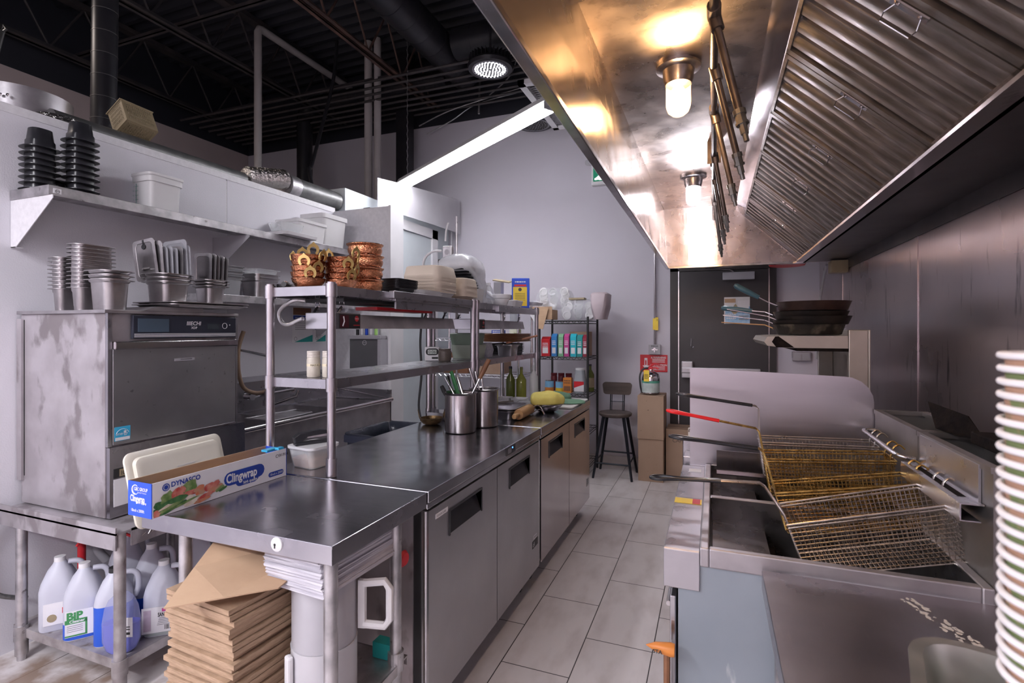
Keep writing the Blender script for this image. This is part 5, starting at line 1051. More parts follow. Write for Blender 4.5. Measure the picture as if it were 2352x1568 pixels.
# container with stapler
t = thing('snack_tub', 'clear lidded tub of orange-brown spice left of the front post', 'container', (-1.545, 1.71, .911)); t.rotation_euler = (0, 0, R(-8))
MB().loft([ring2(.12, .12, .02, 0), ring2(.145, .145, .022, .075), ring2(.14, .14, .022, .075), ring2(.115, .115, .018, .003)]).build('tub', clear_p, t, smooth=35)
MB().loft([ring2(.114, .114, .018, .003), ring2(.126, .126, .02, .036), ring2(.1, .1, .02, .042)]).build('spice', K('spice', (.5, .25, .14), .8, 0, c2=(.6, .38, .26), scale=40), t, smooth=35)
MB().loft([ring2(.15, .15, .024, .075), ring2(.156, .156, .026, .079), ring2(.156, .156, .026, .088), ring2(.13, .13, .02, .09)]).build('tub_lid', milky, t, smooth=35)
t = thing('stapler', 'black office stapler resting on the lid of the spice tub', 'stapler', (-1.545, 1.70, 1.0015)); t.rotation_euler = (0, 0, R(60))
MB().box(-.07, .075, -.018, .018, 0, .012).build('base', black_p, t, bevel=.004)
MB().prism([(-.07, -.016, .012), (-.075, -.016, .035), (-.05, -.016, .05), (.03, -.016, .056), (.07, -.016, .05), (.072, -.016, .038), (-.02, -.016, .032), (-.045, -.016, .012)], (0, .032, 0)).build('arm', black_p, t, bevel=.004)
MB().box(-.02, .07, -.01, .01, .026, .036).build('magazine', chrome, t)
# spice jars on the middle shelf
for k, (x, y, tx) in enumerate([(-1.50, 1.66, 'MASALA'), (-1.44, 1.68, 'CUMIN')]):
    t = thing('spice_jar', ['clear spice jar with ridged lid on the middle shelf, left of two', 'clear spice jar with ridged lid on the middle shelf, right by the post'][k], 'jar', (x, y, 1.281), group='spice jars on the middle shelf')
    MB().lathe([(.024, 0), (.026, .005), (.026, .07), (.024, .078)], n=20).build('jar_body', K('jar_fill', (.62, .58, .5), .3, 0, c2=(.5, .45, .38), scale=30), t, smooth=40)
    m = MB()
    for q in range(4): m.lathe([(.0245, .078 + q * .0065), (.026, .08 + q * .0065), (.0245, .0845 + q * .0065)], n=20)
    m.build('ridged_lid', clear_p if False else K('lid_beige', (.6, .55, .5), .4, 0, c2=(.5, .45, .4), scale=9), t, smooth=40)
    m = MB().lathe([(.0265, .043), (.0265, .053)], n=20, cap0=False, cap1=False)
    for q, ch in enumerate(tx): a_ = R(-75 + q * 17); m.text(ch, .011, (.0272 * math.cos(a_), .0272 * math.sin(a_), .0442), (-math.sin(a_), math.cos(a_), 0), (0, 0, 1), 1)
    m.build('tape_label', [K('tape', (.75, .68, .5), .5, 0, c2=(.7, .62, .45), scale=9), ink], t)
# ---- copper and brass on the over-shelf
ZS = 1.641
def handi(label, loc, rz):
    t = thing('copper_pot', label, 'pot', loc, rz, group='hammered copper pots')
    MB().lathe([(.05, 0), (.068, .006), (.0765, .022), (.078, .032), (.074, .044), (.079, .05), (.083, .053), (.083, .0555), (.079, .0555), (.071, .044), (.073, .03), (.06, .008), (.001, .004)], n=36, cap1=False).build('pot_body', copper, t, smooth=40)
    MB().lathe([(.0825, .0545), (.0838, .0565), (.0815, .0575), (.078, .056)], n=36, cap0=False, cap1=False).build('pot_rim', K('rim_dark', (.4, .3, .26), .2, 1, c2=(.3, .22, .2), scale=9), t, smooth=40)
    return t
h0 = handi('hammered copper pot in the tall tower on the over-shelf, lowest', (-1.5, 1.995, ZS), 0)
for k, q in enumerate(['second from the bottom', 'third from the bottom', 'top']): dup(h0, (-1.5 + .003 * (k % 2), 1.995 - .002 * k, ZS + .0545 * (k + 1)), rz=.7 * k, label='hammered copper pot in the tall tower on the over-shelf, ' + q)
def kadai(label, loc, rz, sc=1):
    t = thing('copper_bowl', label, 'bowl', loc, rz, group='copper serving bowls with brass handles'); t.scale = (sc,) * 3
    MB().lathe([(.035, 0), (.055, .008), (.068, .026), (.0715, .04), (.0735, .042), (.0695, .042), (.066, .026), (.05, .01), (.001, .005)], n=32, cap1=False).build('bowl_body', copper, t, smooth=40)
    for s in (0, 1):
        m = MB(); pts = []; n = 14
        for k in range(n + 1):
            a_ = R(-50 + 280 * k / n); r1 = .026 + (.008 if abs(k - n / 2) < 1 else 0); pts.append((r1, a_))
        out = [(.07 + .2 * (.06 + r * math.sin(a_) - .035), r * math.cos(a_), .06 + r * math.sin(a_)) for r, a_ in pts]; inn = [(.07 + .2 * (.058 + .0145 * math.sin(a_) - .035), .0145 * math.cos(a_), .058 + .0145 * math.sin(a_)) for r, a_ in pts]
        M_ = Matrix.Rotation(R(180 * s), 4, 'Z')
        for k in range(n): m.prism([out[k], out[k + 1], inn[k + 1], inn[k]], (.004, 0, 0), M=M_)
        m.build('handle', brass, t, smooth=40)
    return t
k0 = kadai('copper bowl with brass ring handles in the left stack, lowest', (-1.553, 1.69, ZS), 2.4, .92)
ks = [(-1.553, 1.69), (-1.475, 1.80)]; nm = ['left', 'right']
for s in range(2):
    for k in range(5):
        if s == 0 and k == 0: continue
        pos = ['lowest', 'second from the bottom', 'in the middle', 'second from the top', 'on top'][k]
        dup(k0, (ks[s][0] + random.uniform(-.004, .004), ks[s][1] + random.uniform(-.004, .004), ZS + k * .0235), rz=[2.4, 2.9, 2.1, 3.2, 2.6][k] + s * .5, label=f'copper bowl with brass ring handles in the {nm[s]} stack, {pos}')
t = thing('saucepan', 'dark pan with riveted black handle lying beside the copper bowls', 'pan', (-1.62, 1.66, ZS))
MB().tube([(-.03, .02, .014), (.0, -.02, .012), (.01, -.045, .012)], .011, 8).build('handle', rubber, t); m = MB()
for q in (0, 1, 2): m.lathe([(.004, 0), (.003, .003)], n=8, M=Matrix.Translation((.01 - .012 * q, -.04 + q * .02, .022)))
m.build('rivets', chrome, t)
MB().lathe([(.02, 0), (.03, .02), (.028, .02), (.018, .003)], (-.01, .06, 0), n=20).build('pan_body', steel_dull, t)
# black trays and clamshells
bt = pan_mb(.135, .185, .034, .02, .012, .006, .0015)
stack('meal_tray', bt, black_p, (-1.49, 2.235, ZS + .001), 9, .0055, 'black plastic meal tray in the nested pile beside the copper tower', 'tray', 'nested black meal trays')
cl = MB().loft([ring2(.16, .2, .03, 0), ring2(.2, .235, .035, .045), ring2(.2, .235, .035, .047), ring2(.19, .225, .03, .047), ring2(.155, .19, .03, .004)])
stack('foam_tray', MB().loft([ring2(.14, .2, .03, 0), ring2(.16, .225, .03, .02), ring2(.15, .21, .03, .02), ring2(.13, .19, .03, .004)]), foam, (-1.45, 2.40, ZS + .001), 2, .012, 'white foam tray sticking out under the beige boxes', 'tray', 'white foam trays')
stack('pulp_clamshell', MB().loft([ring2(.235, .235, .04, 0), ring2(.215, .215, .04, .05), ring2(.205, .205, .04, .055), ring2(.225, .225, .04, .001)], cap0=False), pulp, (-1.485, 2.56, ZS + .03), 12, .0085, 'beige pulp takeout box upside down in the larger pile', 'takeout box', 'beige pulp boxes, larger pile')
one('pulp_clamshell', MB().loft([ring2(.17, .17, .04, 0), ring2(.225, .225, .04, .04), ring2(.215, .215, .04, .04)]), foam, (-1.48, 2.56, ZS + .001), 'white foam bowl base carrying the larger pile of beige boxes', 'takeout box')
stack('pulp_clamshell', MB().loft([ring2(.2, .2, .04, 0), ring2(.185, .185, .04, .045), ring2(.175, .175, .04, .05), ring2(.19, .19, .04, .001)], cap0=False), pulp, (-1.45, 2.82, ZS + .025), 8, .0085, 'beige pulp takeout box upside down in the smaller pile behind', 'takeout box', 'beige pulp boxes, smaller pile')
one('pulp_clamshell', MB().loft([ring2(.13, .13, .04, 0), ring2(.19, .19, .04, .04), ring2(.18, .18, .04, .04)]), pulp, (-1.45, 2.82, ZS + .001), 'beige bowl under the smaller pile of takeout boxes', 'takeout box')
one('deli_tub', MB().loft([ring2(.07, .09, .02, 0), ring2(.09, .11, .02, .085), ring2(.085, .105, .02, .085), ring2(.065, .085, .02, .003)]), milky, (-1.42, 3.01, ZS + .001), 'small translucent tub right of the beige boxes', 'container')
# plastic bag over a stack of black lids
t = thing('bagged_lids', 'clear plastic bag draped over a tall stack of black lids', 'bag', (-1.55, 3.13, ZS))
rg = random.Random(11); rings = []
spec = [(.05, .07, .05, .17, .0), (.07, .08, .05, .16, .03), (.06, .07, .05, .15, .055), (.1, .11, .04, .13, .08), (.13, .15, .03, .1, .12), (.16, .18, .01, .06, .16), (.2, .22, .0, .02, .2), (.235, .26, -.01, -.02, .225), (.25, .27, -.02, -.03, .25), (.235, .25, -.02, -.03, .28), (.19, .2, -.02, -.03, .305), (.11, .12, -.02, -.03, .325)]
def crumple(spec, r_, n_, amp, seed):
    rg = random.Random(seed); ph = [rg.uniform(0, 6.3) for _ in range(6)]; out = []
    for w_, d_, cx, cy, z in spec:
        ring = []
        for i_, (a, b) in enumerate(rr(w_, d_, r_, n_)):
            an = math.atan2(b, a); k_ = 1 + amp * (math.sin(5 * an + ph[0] + 9 * z) + .7 * math.sin(9 * an + ph[1] - 14 * z) + .5 * math.sin(14 * an + ph[2] + 30 * z)) + rg.uniform(-amp, amp) * .5
            ring.append((a * k_ + cx, b * k_ + cy, z + rg.uniform(-amp, amp) * .05))
        out.append(ring)
    return out
MB().loft(crumple(spec, .05, 8, .035, 11)).build('plastic_bag', K('bag_film', (.9, .91, .95), .2, 0, c2=(.8, .81, .87), scale=6, alpha=.72, bump=.8, bs=18), t, smooth=70)
m = MB()
for k in range(15): m.loft([[(a - .0 + k * -.0015, b - .035 - k * .0005, z) for a, b, z in ring2(w_, d_, .03, zz)] for w_, d_, zz in ((.17, .18, .002 + k * .0165), (.185, .2, .01 + k * .0165), (.16, .17, .011 + k * .0165))])
m.build('black_lids', K('lid_black', (.03, .03, .035), .3, 0, c2=(.05, .05, .06), scale=7), t, smooth=40)
m = MB(); spec = [(.02, .1, .1, .12, .16), (.06, .13, .06, .08, .1), (.1, .15, .03, .05, .05), (.11, .16, -.005, .04, .045), (.1, .15, -.04, .03, .03)]
m.loft([[(cx + .02 + a * .6 + rg.uniform(-.006, .006), cy + .1 + b * .5 + rg.uniform(-.006, .006), z) for a, b in rr(w_, d_, .02, 3)] for cx, cy, z, w_, d_ in spec]); m.build('bag_tail', MATS['bag_film'], t, smooth=70)
one('paper_bowl', MB().lathe([(.05, 0), (.065, .04), (.065, .045), (.075, .05), (.078, .075), (.076, .078), (.07, .078), (.06, .04), (.045, .004)], n=28), foam, (-1.42, 3.42, ZS + .001), 'thick white paper bowl between the bagged lids and the oil tin', 'bowl')
one('foil_container', MB().loft([ring2(.12, .16, .02, 0), ring2(.14, .19, .02, .045), ring2(.13, .18, .02, .047)]), foam, (-1.43, 3.66, ZS + .001), 'white rectangular tub left of the blue oil tin', 'container')
t = thing('spray_bottle', 'grey plastic jug standing behind the white tub on the far over-shelf', 'bottle', (-1.6, 3.62, ZS))
MB().loft([ring2(.1, .1, .03, 0), ring2(.1, .1, .03, .09), ring2(.05, .05, .02, .15), ring2(.035, .035, .015, .165)]).build('bottle_body', grey_p, t, smooth=40)
MB().lathe([(.02, .165), (.02, .185)], n=14).build('cap', white_p, t, smooth=40)
one('dark_jug', MB().lathe([(.05, 0), (.055, .06), (.03, .1), (.015, .11), (.015, .13)], n=20), black_p, (-1.61, 3.42, ZS), 'round dark jug partly hidden behind the white paper bowl', 'jug')
t = thing('oil_tin', 'tall blue and yellow cooking-oil tin on the far over-shelf', 'tin', (-1.44, 3.9, ZS + .001), R(20))
MB().box(-.07, .07, -.05, .05, 0, .235).build('tin_body', blue, t, bevel=.004)
m = MB().box(-.06, .05, -.0515, -.0505, .015, .165).lines((-.045, -.052, .21), (1, 0, 0), (0, 0, 1), .085, .018, 1, 3).lathe([(.014, 0), (.014, .001)], n=12, mi=2, M=Matrix.Translation((-.005, -.0515, .145)) @ Matrix.Rotation(R(90), 4, 'X'))
for k in range(5): m.box(-.045, .035, -.052, -.0515, .06 + k * .013, .063 + k * .013, 2)
m.box(-.05, -.02, -.052, -.0515, .03, .045, 3).box(-.05, .045, -.0515, -.0508, .17, .185, 1)
m.build('yellow_label', [yellow, red, wood_dark, white_lbl], t)
MB().lathe([(.03, .0), (.03, .001)], n=20, M=Matrix.Translation((.0705, 0, .17)) @ Matrix.Rotation(R(90), 4, 'Y')).build('side_medallion', tan_p, t)
one('wooden_paddle', MB().box(-.015, .015, -.1, .1, 0, .008), tan_p, (-1.56, 3.8, ZS + .21), 'thin brown stick leaning out left of the oil tin', 'utensil', rot=(R(10), R(-20), R(60)))
one('cutlery_pack', MB().box(-.03, .03, -.03, .03, 0, .2), grey_p, (-1.58, 3.78, ZS + .001), 'grey upright pack behind the oil tin', 'pack')
one('plastic_film_pack', MB().loft([ring2(.1, .2, .03, 0), ring2(.12, .22, .03, .02), ring2(.06, .15, .03, .035)]), K('film_white', (.8, .8, .84), .25, 0, c2=(.7, .7, .75), scale=9, bump=.6, bs=40), (-1.42, 4.0 - .02, ZS + .001) if False else (-1.33 - .06, 4.06 - .0, ZS + .03), 'crumpled white film pack at the far end of the over-shelf', 'pack')
# ================================================================ counter, far racks, floor things
ZC = .911
def bain(label, loc, dark=False):
    t = thing('bain_marie_pot', label, 'pot', loc, group='tall steel pots on the counter')
    MB().lathe([(.075, 0), (.083, .003), (.085, .01), (.085, .205), (.092, .211), (.094, .216), (.09, .218), (.083, .212), (.082, .012), (.001, .008)], n=36, cap1=False).build('pot_wall', K('pot_steel', (.55, .51, .52), .25, 1, c2=(.45, .42, .42), scale=6, aniso=.6, tan=(0, 0, 1), bump=.02, bs=60, bst=(1, 1, .05)), t, smooth=40)
    return t
bain('tall steel pot on the counter, nearer, holding tongs', (-1.30, 2.565, ZC)); bain('tall steel pot on the counter, farther, holding spoons', (-1.255, 2.775, ZC))
def stick(name, label, a, b, r, m_, cat='utensil', hm=None, hl=.0, hr=.012, grp='utensils in the steel pots'):
    t = thing(name, label, cat, a, group=grp); a, b = Vector(a), Vector(b); d = (b - a); L2 = d.length; d.normalize()
    MB().tube([(0, 0, 0), tuple(d * (L2 - hl))], r, 8).build('shaft', m_, t, smooth=50)
    if hm: MB().tube([tuple(d * (L2 - hl)), tuple(d * (L2 - hl * .5)), tuple(d * L2)], hr, 8, rad=[hr * .8, hr * 1.1, hr * .9]).build('handle', hm, t, smooth=50)
    return t
stick('barbecue_spatula', 'long steel skewer tool with brown wooden handle leaning out of the near pot', (-1.32, 2.54, ZC + .02), (-1.17, 2.66, 1.305), .006, chrome, hm=wood_red, hl=.12, hr=.014)
for k, (dx, dy, z, mm, nm) in enumerate([(-.13, .02, 1.23, green, 'green-handled tongs leaning left out of the near pot'), (-.115, .0, 1.235, green, 'second green-handled tongs beside the first'), (-.155, .0, 1.2, chrome, 'plain steel tongs left of the green ones'), (-.09, .02, 1.21, chrome, 'plain steel tongs between the green tongs and wooden handle')]):
    stick('tongs', nm, (-1.27 + .01 * k, 2.6, ZC + .02), (-1.27 + dx, 2.62 + dy, z), .007, chrome, 'tongs', hm=mm, hl=.16, hr=.009)
stick('ladle', 'black-handled ladle sticking out left of the near pot', (-1.30, 2.55, ZC + .05), (-1.42, 2.57, 1.155), .006, chrome, 'ladle', hm=rubber, hl=.06)
stick('ladle', 'second black handle rising behind the near pot', (-1.33, 2.6, ZC + .05), (-1.45, 2.7, 1.2), .006, chrome, 'ladle', hm=rubber, hl=.1, hr=.007)
for k, dx in enumerate((-.06, -.03, .0)): stick('serving_spoon', ['steel spoon handle leaning in the far pot, left', 'steel spoon handle leaning in the far pot, middle', 'steel spoon handle leaning in the far pot, right'][k], (-1.25, 2.8, ZC + .03), (-1.30 + dx, 2.8 + .02 * k, 1.24 - .02 * k), .005, chrome, 'spoon', hm=chrome, hl=.08, hr=.007)
t = kadai('small dull brass bowl with ring handles on the counter by the rear post', (-1.56, 2.70, ZC), .6, .95)
for c in t.children: c.data = c.data.copy(); c.data.materials[0] = brass_dark
one('foil_pan', MB().loft([ring2(.11, .11, .02, 0), ring2(.13, .13, .02, .05), ring2(.125, .125, .02, .05), ring2(.105, .105, .02, .004)]), grey_p, (-1.6, 2.87, ZC), 'grey tub standing behind the brass bowl', 'container')
# timer, containers on middle shelves
t = thing('kitchen_timer', 'white digital timer on the middle shelf of the near over-shelf', 'timer', (-1.60, 2.78, 1.281), R(25))
MB().box(-.045, .045, -.012, .02, 0, .085).build('timer_case', white_p, t, bevel=.006)
MB().loft([[(a, y, b + .055) for a, b in rr(.078, .042, .02)] for y in (-.0125, -.0135)]).box(-.002, .035, -.0135, -.0125, .012, .024).build('bezel', ink, t)
MB().box(-.026, .026, -.0145, -.0135, .042, .068).text('0:06', .026, (-.022, -.0152, .046), (1, 0, 0), (0, 0, 1), 1).build('display', [K('lcd_grey', (.5, .54, .5), .3, 0, c2=(.45, .5, .46), scale=9), ink], t)
one('glass_jar', MB().lathe([(.035, 0), (.04, .01), (.04, .06), (.036, .065), (.038, .075), (.0, .077)], n=20), K('dark_glass', (.12, .1, .09), .15, 0, c2=(.18, .15, .13), scale=9), (-1.52, 2.79, 1.281), 'small dark lidded jar beside the white timer', 'jar')
one('pickle_tub', MB().loft([ring2(.17, .17, .03, 0), ring2(.19, .19, .03, .09), ring2(.18, .18, .03, .09)]), K('pale_green', (.45, .52, .44), .3, 0, c2=(.4, .46, .38), scale=6, alpha=.8), (-1.52, 3.12, 1.281), 'pale green translucent tub on the far middle shelf, lower', 'container')
one('pickle_tub', MB().loft([ring2(.17, .17, .03, 0), ring2(.19, .19, .03, .07), ring2(.17, .17, .03, .075)]), K('dim_green', (.2, .28, .22), .4, 0, c2=(.17, .23, .18), scale=6), (-1.53, 3.12, 1.373), 'dim green lidded tub stacked on the pale green one', 'container')
one('cloth_bundle', MB().loft([ring2(.06, .1, .03, 0), ring2(.08, .11, .03, .05), ring2(.05, .09, .02, .1)]), K('striped_cloth', (.5, .5, .55), .8, 0, c2=(.35, .35, .45), scale=60), (-1.47, 3.3, 1.281), 'pale striped cloth bundle on the far middle shelf', 'cloth')
stack('black_tray', pan_mb(.2, .26, .02, .02, .008, .006), black_p, (-1.515, 3.78, 1.281), 6, .0125, 'black round-cornered tray in the pile under the wooden boards', 'tray', 'black trays on the far middle shelf')
stack('wooden_board', MB().loft([ring2(.28, .34, .04, 0), ring2(.29, .35, .04, .006), ring2(.28, .34, .04, .012)]), wood_red, (-1.515, 3.8, 1.378), 5, .0125, 'brown wooden serving board in the pile on the far middle shelf', 'board', 'wooden boards on the far middle shelf')
one('third_pan', pan_mb(.13, .14, .08, .02, .01), steel, (-1.40, 3.52, 1.281), 'small steel pan at the front of the far middle shelf', 'food pan')
stick('wooden_spoon', 'pinkish wooden handle lying out from the boards', (-1.42, 3.62, 1.365), (-1.27, 3.98, 1.43), .007, K('pink_wood', (.6, .3, .2), .5, 0, c2=(.5, .25, .16), scale=9), 'utensil', grp=None) if False else one('wooden_spoon', MB().tube([(0, 0, 0), (.13, .32, .05)], .008, 8), K('pink_wood', (.6, .3, .2), .5, 0, c2=(.5, .25, .16), scale=9), (-1.44, 3.6, 1.372), 'pinkish wooden spoon handle lying across the small steel pan', 'spoon')
# rear counter: pans, rolling pin, bowl with yellow cloth, cutting board
stack('third_pan', pan_mb(.26, .30, .055, .03, .012), steel, (-1.29, 3.14, ZC), 2, .012, 'shallow steel pan stacked on the counter behind the pots', 'food pan', 'shallow steel pans on the counter')
one('ice_scoop', MB().box(-.09, .09, -.03, .03, 0, .006).tube([(-.09, 0, .01), (.1, .05, .015)], .01, 6), chrome, (-1.3, 3.1, ZC + .072), 'steel scraper lying across the shallow pans', 'utensil', rz=.4)
one('plastic_wrap_ball', MB().lathe([(.03, 0), (.07, .02), (.075, .045), (.04, .07), (.01, .072)], n=14), K('film_grey', (.5, .5, .54), .15, 0, c2=(.4, .4, .44), scale=9, alpha=.6, bump=1, bs=30), (-1.22, 3.38, ZC), 'ball of crumpled clear film behind the rolling pin', 'film')
t = thing('rolling_pin', 'wooden rolling pin lying at an angle against the shallow pans', 'rolling pin', (-1.13, 3.13, ZC + .036)); t.rotation_euler = (0, 0, R(93))
MB().lathe([(.0, -.13), (.03, -.13), (.033, -.12), (.033, .12), (.03, .13), (0, .13)], n=24, M=Matrix.Rotation(R(90), 4, 'Y')).build('barrel', wood, t, smooth=40)
for s in (-1, 1): MB().lathe([(.011, .13), (.014, .15), (.018, .19), (.014, .215), (.004, .22)], n=16, M=Matrix.Rotation(R(90 * s), 4, 'Y')).build('handle', wood, t, smooth=50)
one('steel_bowl', MB().lathe([(.05, 0), (.07, .012), (.1, .04), (.112, .058), (.112, .06), (.108, .058), (.066, .014), (.001, .008)], n=32, cap1=False), steel_gloss, (-1.065, 3.40, ZC), 'steel mixing bowl on the counter under the yellow cloth', 'bowl')
m = MB(); rg = random.Random(4); rings = []
for r_, z in ((.098, .052), (.112, .06), (.119, .078), (.117, .1), (.1, .122), (.065, .138), (.02, .128)):
    rings.append([((r_ + .008 * math.sin(5 * a_) + rg.uniform(-.003, .003)) * math.cos(a_), (r_ + .008 * math.sin(5 * a_) + rg.uniform(-.003, .003)) * math.sin(a_), z + .006 * math.sin(3 * a_ + r_ * 40)) for a_ in [2 * math.pi * k / 30 for k in range(30)]])
m.loft(rings); one('yellow_cloth', m, yellow_cloth, (-1.065, 3.40, ZC), 'bright yellow cloth heaped over the steel bowl on the counter', 'cloth', smooth=70, sub=1)
m = MB().tube(smoothpath([(-.06, .0, .004), (-.03, .02, .05), (.02, -.01, .06), (.05, .0, .01)]), .003, 6).tube(smoothpath([(-.05, .03, .004), (.0, .05, .03), (.04, .02, .004)]), .003, 6)
one('wire_whisk', m, chrome, (-1.08, 3.24, ZC), 'bent clear wire clip lying before the steel bowl', 'utensil')
one('cutting_board', MB().loft([ring2(.4, .5, .02, 0), ring2(.4, .5, .02, .012)]), K('board_white', (.74, .72, .7), .45, 0, c2=(.68, .66, .63), scale=9), (-1.13, 3.82, ZC), 'large white cutting board at the far end of the counter', 'cutting board', bevel=.003)
for k, (x, y, w_, h_, lb) in enumerate([(-1.05, 3.8, .16, .02, 'flat green cloth spread on the white cutting board'), (-1.16, 3.93, .12, .06, 'bunched green cloth on the white cutting board')]):
    m = MB(); rg = random.Random(k)
    m.loft([[((w_ * f_ + rg.uniform(-.01, .01)) * math.cos(a_), (w_ * .7 * f_ + rg.uniform(-.01, .01)) * math.sin(a_), h_ * z) for a_ in [2 * math.pi * j / 22 for j in range(22)]] for f_, z in ((.95, 0), (1, .3), (.9, .8), (.5, 1), (.1, .95))])
    one('green_cloth', m, green_cloth, (x, y, ZC + .013), lb, 'cloth', smooth=70)
for k, x in enumerate((-1.42, -1.3)): one('white_tub', MB().loft([ring2(.09, .09, .02, 0), ring2(.11, .11, .02, .07), ring2(.1, .1, .02, .07), ring2(.08, .08, .02, .004)]), white_p, (x, 3.5 - k * .0, ZC), ['translucent white tub behind the shallow pans, left', 'translucent white tub behind the shallow pans, right'][k], 'container')
def bottle(label, loc, m_, h, r, neck=.012, capm=None, lab=None, name='sauce_bottle', cat='bottle'):
    t = thing(name, label, cat, loc)
    MB().lathe([(r * .9, 0), (r, .01), (r, h * .62), (neck, h * .8), (neck, h * .95)], n=18).build('bottle_body', m_, t, smooth=40)
    MB().lathe([(neck * 1.2, h * .93), (neck * 1.1, h)], n=12).build('cap', capm or rubber, t)
    if lab: MB().lathe([(r + .0008, h * .15), (r + .0008, h * .5)], n=18, cap0=False, cap1=False).build('label', lab, t, smooth=40)
    return t
bottle('green glass oil bottle behind the counter tubs, left', (-1.5, 3.83, ZC), green_glass, .27, .036)
bottle('olive green bottle behind the counter tubs, right', (-1.42, 3.86, ZC), K('olive_glass', (.22, .24, .03), .15, 0, c2=(.28, .28, .05), scale=6), .265, .04, capm=K('olive_cap', (.2, .2, .05), .4, 0, c2=(.16, .16, .04), scale=4))
bottle('clear squeeze bottle with pointed tip behind the counter tubs', (-1.33, 3.9, ZC), milky, .3, .034, .006, capm=white_p)
one('blue_bag', MB().loft([ring2(.08, .12, .03, 0), ring2(.1, .13, .03, .06), ring2(.05, .08, .02, .1)]), K('blue_net', (.05, .08, .2), .4, 0, c2=(.2, .2, .25), scale=60), (-1.55, 3.3, ZC), 'dark blue patterned pouch behind the far pot', 'pouch')
pipe('power_cable', 'black power cable hanging down the rear post of the near over-shelf', smoothpath([(-1.70, 2.84, 1.62), (-1.715, 2.83, 1.4), (-1.70, 2.82, 1.2), (-1.72, 2.82, 1.0), (-1.70, 2.82, .9)]), .007, rubber, 'cable', n=6)
pipe('armoured_cable', 'silver armoured cable running down beside the black power cable', [(-1.69, 2.87, 1.6), (-1.69, 2.87, .85)], .008, galv, 'cable', n=8)
# outlet box on a pole above the takeout boxes
t = thing('power_outlet', 'grey double outlet box on a silver pole above the beige boxes', 'outlet', (-1.66, 3.05, 1.9))
MB().box(-1.67, -1.60, 3.03, 3.07, 1.88, 2.02).build('outlet_box', galv, t, W=True, bevel=.006)
m = MB()
for z in (1.92, 1.98): m.lathe([(.018, 0), (.018, .002)], n=14, M=Matrix.Translation((-1.635, 3.03, z)) @ Matrix.Rotation(R(90), 4, 'X'))
m.build('sockets', grey_p, t, W=True)
MB().tube([(-1.59, 3.08, .912), (-1.59, 3.08, 2.22)], .008, 8).build('pole', galv, t, W=True)
MB().tube(smoothpath([(-1.68, 3.04, 1.99), (-1.74, 3.02, 1.985), (-1.79, 3.0, 1.93), (-1.795, 3.0, 1.8), (-1.79, 3.0, 1.6)]), .008, 8).tube(smoothpath([(-1.64, 3.02, 2.05), (-1.635, 3.02, 2.12), (-1.625, 3.03, 2.17)]), .006, 8).build('white_cord', white_p, t, W=True, smooth=60)
MB().box(-1.685, -1.66, 3.0, 3.03, 1.87, 1.93).tube([(-1.675, 3.01, 1.88), (-1.70, 3.0, 1.75), (-1.71, 3.0, 1.66)], .006, 8).build('black_plug', rubber, t, W=True)
# chrome wire rack near the back wall
def wire_shelf(m, x0, x1, y0, y1, z, p=.03):
    for zz in (z, z - .025):
        m.tube([(x0, y0, zz), (x1, y0, zz), (x1, y1, zz), (x0, y1, zz)], .004, 6, closed=True)
    k = x0
    while k < x1: m.tube([(k, y0, z), (k, y1, z)], .002, 4); k += p
    k = x0; q = 0
    while k < x1 - .03: m.tube([(k, y0, z if q % 2 else z - .025), (k + .03, y0, z - .025 if q % 2 else z)], .003, 4); k += .03; q += 1
t = thing('wire_rack', 'chrome wire rack behind the far over-shelf', 'rack', (-2.3, 4.95, 0))
for z in (1.7, 1.38, 1.02, .6, .2):
    m = MB(); wire_shelf(m, -2.75, -1.78, 4.75, 5.15, z); m.build('wire_shelf', chrome, t, W=True)
for x in (-2.75, -1.78):
    for y in (4.75, 5.15): MB().tube([(x, y, 0), (x, y, 1.75)], .012, 8).build('post', chrome, t, W=True)
def boxy(name, x, y, z, w_, d_, h_, m_, label, cat='box', grp=None, txt=None, ti=white_lbl, rz=0):
    m = MB().box(-w_ / 2, w_ / 2, -d_ / 2, d_ / 2, 0, h_)
    if txt: m.box(-w_ * .4, w_ * .4, -d_ / 2 - .0012, -d_ / 2, h_ * .12, h_ * .45, 1); m.lines((-w_ * .4, -d_ / 2 - .002, h_ * .85), (1, 0, 0), (0, 0, 1), w_ * .8, h_ * .3, 2, 1)
    return one(name, m, [m_, ti], (x, y, z), label, cat, rz, grp, smooth=None, bevel=.002)
W1 = 1.384
boxy('storage_box', -2.55, 4.93, 1.704, .3, .3, .14, white_p, 'white box on the top of the chrome wire rack, left')
boxy('storage_box', -2.1, 4.93, 1.704, .35, .3, .12, brass_dark, 'brownish box on the top of the chrome wire rack, right')
one('clear_bowl', MB().lathe([(.1, 0), (.15, .05), (.147, .05), (.09, .004)], n=24), steel_dull, (-2.28, 4.95, W1), 'wide steel bowl on the chrome wire rack', 'bowl')
boxy('medicine_box', -2.05, 4.9, W1, .15, .1, .03, yellow, 'flat yellow and white packet on the chrome wire rack', txt='x'); boxy('medicine_box', -2.05, 4.9, W1 + .032, .12, .08, .05, navy, 'small blue and white packet on top of the flat yellow one', txt='x')
one('olive_tin', MB().lathe([(.06, 0), (.06, .09), (.0, .092)], n=24), K('tin_label', (.62, .62, .5), .4, 0, c2=(.3, .36, .16), scale=12, fac=(.5, .56)), (-1.86, 4.88, W1), 'round tin with an olive printed label on the chrome wire rack', 'tin')
one('brown_basket', MB().loft([ring2(.3, .28, .03, 0), ring2(.36, .34, .03, .2), ring2(.35, .33, .03, .2), ring2(.28, .26, .03, .01)]), wood_red, (-2.5, 4.95, 1.024), 'brown woven tub on the chrome wire rack', 'basket')
